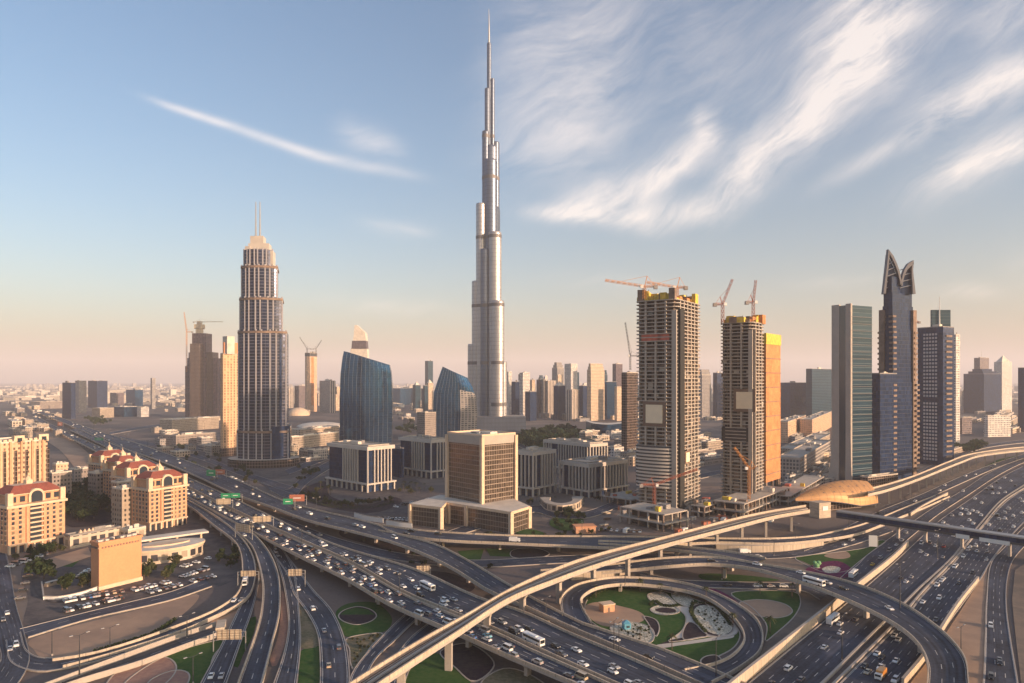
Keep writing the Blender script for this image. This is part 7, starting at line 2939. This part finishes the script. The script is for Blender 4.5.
traffic('upper', 3, [0, 1, 2], (70, 230), 85, .6, .2)
traffic('szr1', 5, [0, 1, 2, 3, 4], (760, 1030), 80, .8, .35)
traffic('szr2', 6, [0, 1, 2, 3, 4, 5], (850, 1030), 75, .8, .35)
traffic('szr_slip', 2, [0, 1], (840, 1000), 60, .7, .3)

ROADNAME = {'near': ('the jammed near deck', [('the metro viaduct', 467)]), 'far': ('the wide far deck', [('the metro viaduct', 485)]),
            'upper': ('the long flyover', [('the metro viaduct', 515)]), 'east': ('the eastbound flyover', [('the beige cube block', 475)]),
            'fly': ('the freeway flyover', [('the freeway median', 893)]), 'szr1': ('left freeway carriageway', [('the curved flyover', 878), ('the footbridge', 935)]),
            'szr2': ('right freeway carriageway', [('the curved flyover', 905), ('the footbridge', 975)]), 'front': ('the frontage road', [('the footbridge', 915)]),
            'serv': ('the service road', [('the sandy island tip', 988)]), 'groad': ('the road behind the loop', [('the curved flyover', 800)]),
            'hroad': ('the ground slip road', [('the footbridge', 890)]), 'ramp_a': ('the outer curved ramp', [('its ribbed gantry', 248)]),
            'ramp_b': ('the inner curved ramp', [('the two-panel gantry', 243)]), 'ramp_c': ('slip road beside inner ramp', [('the boulevard', 270)]),
            'ramp_d': ('the wide ground slip road', [('its beige gantry', 295)]), 'ramp_a2': ('bottom-edge slip road', [('the ribbed gantry', 229)]),
            'ramp_f': ('the road under the metro', [('the viaduct', 410)]), 'corner': ('the left edge street', [('the sandy lot', 20)]), 'szr_slip': ('slip road beside far metro', [('the footbridge', 900)])}
LANE = {2: ['far', 'near'], 3: ['far', 'middle', 'near'], 4: ['far', 'second', 'third', 'near'], 5: ['far', 'second', 'middle', 'fourth', 'near'], 6: ['far', 'second', 'third', 'fourth', 'fifth', 'near']}
LANES = {'near': 4, 'far': 5, 'upper': 3, 'east': 2, 'fly': 3, 'szr1': 5, 'szr2': 6, 'front': 3, 'serv': 3, 'groad': 2, 'hroad': 3, 'ramp_a': 2, 'ramp_b': 2, 'ramp_c': 2, 'ramp_d': 2, 'ramp_a2': 2, 'ramp_f': 2, 'corner': 4, 'szr_slip': 2}
GROUPS = {}
INFO = []
for v in VEH:
    key, d, lat, kind, colour = v
    r = ROADS[key]
    p, yw, q = r.at(d, lat)
    a, b = proj(p)
    if not (-4 < a < 1028 and b < 688):
        continue
    marks = []
    for nm, px in ROADNAME[key][1]:
        best = min(range(r.n), key=lambda i: abs(proj(r.C[i])[0] - px) if r.C[i][1] > 50 else 1e9)
        marks.append((abs(r.cum[best] - d), nm, d > r.cum[best], r.C[best][1]))
    dist, nm, after, ym = min(marks)
    side = 'beyond' if p.y > ym else 'before'
    ln = int(round((lat - .06) / .88 * LANES[key] - .5))
    GROUPS.setdefault((key, ln, nm, side), []).append((dist, v, p, yw, b))
ALLV = sorted((t for l_ in GROUPS.values() for t in l_), key=lambda t: t[2].y)
ONES = set(id(t) for t in ALLV[:205])
MASS = MB()
MCOL = {'white': 0, 'silver': 1, 'grey': 2, 'black': 2}
nveh = 0
for (key, ln, nm, side), lst in GROUPS.items():
    lst.sort(key=lambda t: t[0])
    for i, (dist, v, p, yw, b) in enumerate(lst):
        kind, colour = v[3], v[4]
        if id(lst[i]) not in ONES and kind not in ('bus', 'lorry') and colour != 'yellow':
            L_, w_, hh_ = (4.6, 1.8, 1.0) if kind != 'van' else (5.4, 2.0, 1.3)
            mc = MCOL.get(colour, 2)
            MASS.box((p.x, p.y, p.z + .3 + hh_ / 2 - .1), (L_, w_, hh_ - .2), yw, mc)
            MASS.box((p.x, p.y, p.z + hh_ + .3), (L_ * .55, w_ * .82, .55), yw, 3, mc)
            continue
        near_ = (H - p.z) and (b - HY) / (H - p.z) > 1.7
        pr = get_vehicle(kind, colour, near_)
        p = p + Vector((0, 0, 0.02))
        flip = key in ('near', 'szr2', 'serv') or (key == 'ramp_d')
        rz = yw + (math.pi if flip else 0) + vr.uniform(-.02, .02)
        if pr[1]:
            o = copy_tree(pr[0], p, rz)
        else:
            o = pr[0]
            pr[1] = True
            o.location, o.rotation_euler = p, (0, 0, rz)
        o.scale = (.86, .86, .86)
        nm_ = {'saloon': 'saloon car', 'hatchback': 'hatchback', 'suv': 'tall car', 'van': 'van', 'pickup': 'pickup', 'bus': 'bus', 'lorry': 'lorry'}[kind]
        if colour == 'yellow':
            nm_ = 'taxi'
        lab = f'{colour} {nm_}, {LANE[LANES[key]][ln]} lane, {ROADNAME[key][0]}, {ordinal(i + 1)} {side} {nm}'
        tag(o, lab, {'bus': 'bus', 'lorry': 'lorry', 'van': 'van', 'pickup': 'pickup'}.get(kind, 'car'), 'vehicles on the roads')
        nveh += 1

tag(MASS.build('distant_traffic', [M['paint_white'], M['paint_silver'], M['paint_black'], M['car_glass']]), 'distant traffic of tiny cars on the far stretches of the roads', 'traffic', kind='stuff')
# parked cars
ROWS = [('row nearest the sandy lot', (66, 613), (120, 600), 14), ('long row before the orange block', (66, 603), (122, 593), 15), ('row right of the orange block', (135, 592), (168, 584), 8),
        ('outer row by the orange block', (150, 594), (213, 578), 10), ('row behind the car-park trees', (183, 578), (205, 571), 7), ('row beside the oval hall', (184, 568), (208, 560), 7),
        ('cluster left of the orange block', (80, 579), (88, 572), 5), ('row along the left street', (20, 600), (34, 560), 7), ('strip below the lone apartment tower', (10, 568), (44, 556), 7),
        ('front row beside the cube block', (378, 519), (408, 521), 9), ('back row beside the cube block', (396, 508), (428, 500), 9),
        ('lot below the fawn tower', (232, 478), (262, 494), 10), ('lot beside the mall wall', (292, 462), (326, 455), 10), ('row on the building site', (600, 531), (640, 533), 8)]
for rn, a, b, n in ROWS:
    p0, p1 = W(*a), W(*b)
    yw = math.atan2((p1 - p0).y, (p1 - p0).x) + math.pi / 2
    k0 = 0
    for k in range(n):
        if vr.random() < .14 and k > 0:
            continue
        k0 += 1
        kind, colour = pick()
        pr = get_vehicle(kind, colour, True)
        p = p0.lerp(p1, k / (n - 1))
        p.z = PZ[0] + .02
        rz = yw + vr.uniform(-.06, .06) + (math.pi if vr.random() < .3 else 0)
        if pr[1]:
            o = copy_tree(pr[0], p, rz)
        else:
            o, pr[1] = pr[0], True
            o.location, o.rotation_euler = p, (0, 0, rz)
        o.scale = (.92, .92, .92)
        nm_ = {'saloon': 'saloon car', 'hatchback': 'hatchback', 'suv': 'tall car', 'van': 'van', 'pickup': 'pickup'}[kind]
        tag(o, f'parked {colour} {nm_}, {ordinal(k0)} from left in the {rn}', {'van': 'van', 'pickup': 'pickup'}.get(kind, 'car'), 'parked cars')
        nveh += 1
print('vehicles', nveh, 'objects', len(bpy.data.objects))

# beds, lots and roads of the setting: named by how far they lie from the kiosk in the loop garden
kp = W(626.5, 629)
SET = {}
for o in bpy.data.objects:
    if o.parent is None and o.get('kind') in ('structure', 'stuff') and o.name not in ('haze', 'ground'):
        if not o.get('label'):
            SET.setdefault(o.name.split('.')[0], []).append(o)
        elif not o.get('category'):
            o['category'] = o.name.split('.')[0].replace('_', ' ')
for nm, lst in SET.items():
    lst.sort(key=lambda o: (o.location - kp).length)
    for i, o in enumerate(lst):
        w_ = nm.replace('_', ' ')
        o['label'] = f'{w_} on the flat ground, {ordinal(i + 1)} nearest the blue kiosk' if len(lst) > 1 else f'only {w_} on the flat ground'
        o['category'] = w_
bpy.data.objects['ground']['category'] = 'ground'
bpy.data.objects['haze']['category'] = 'haze'
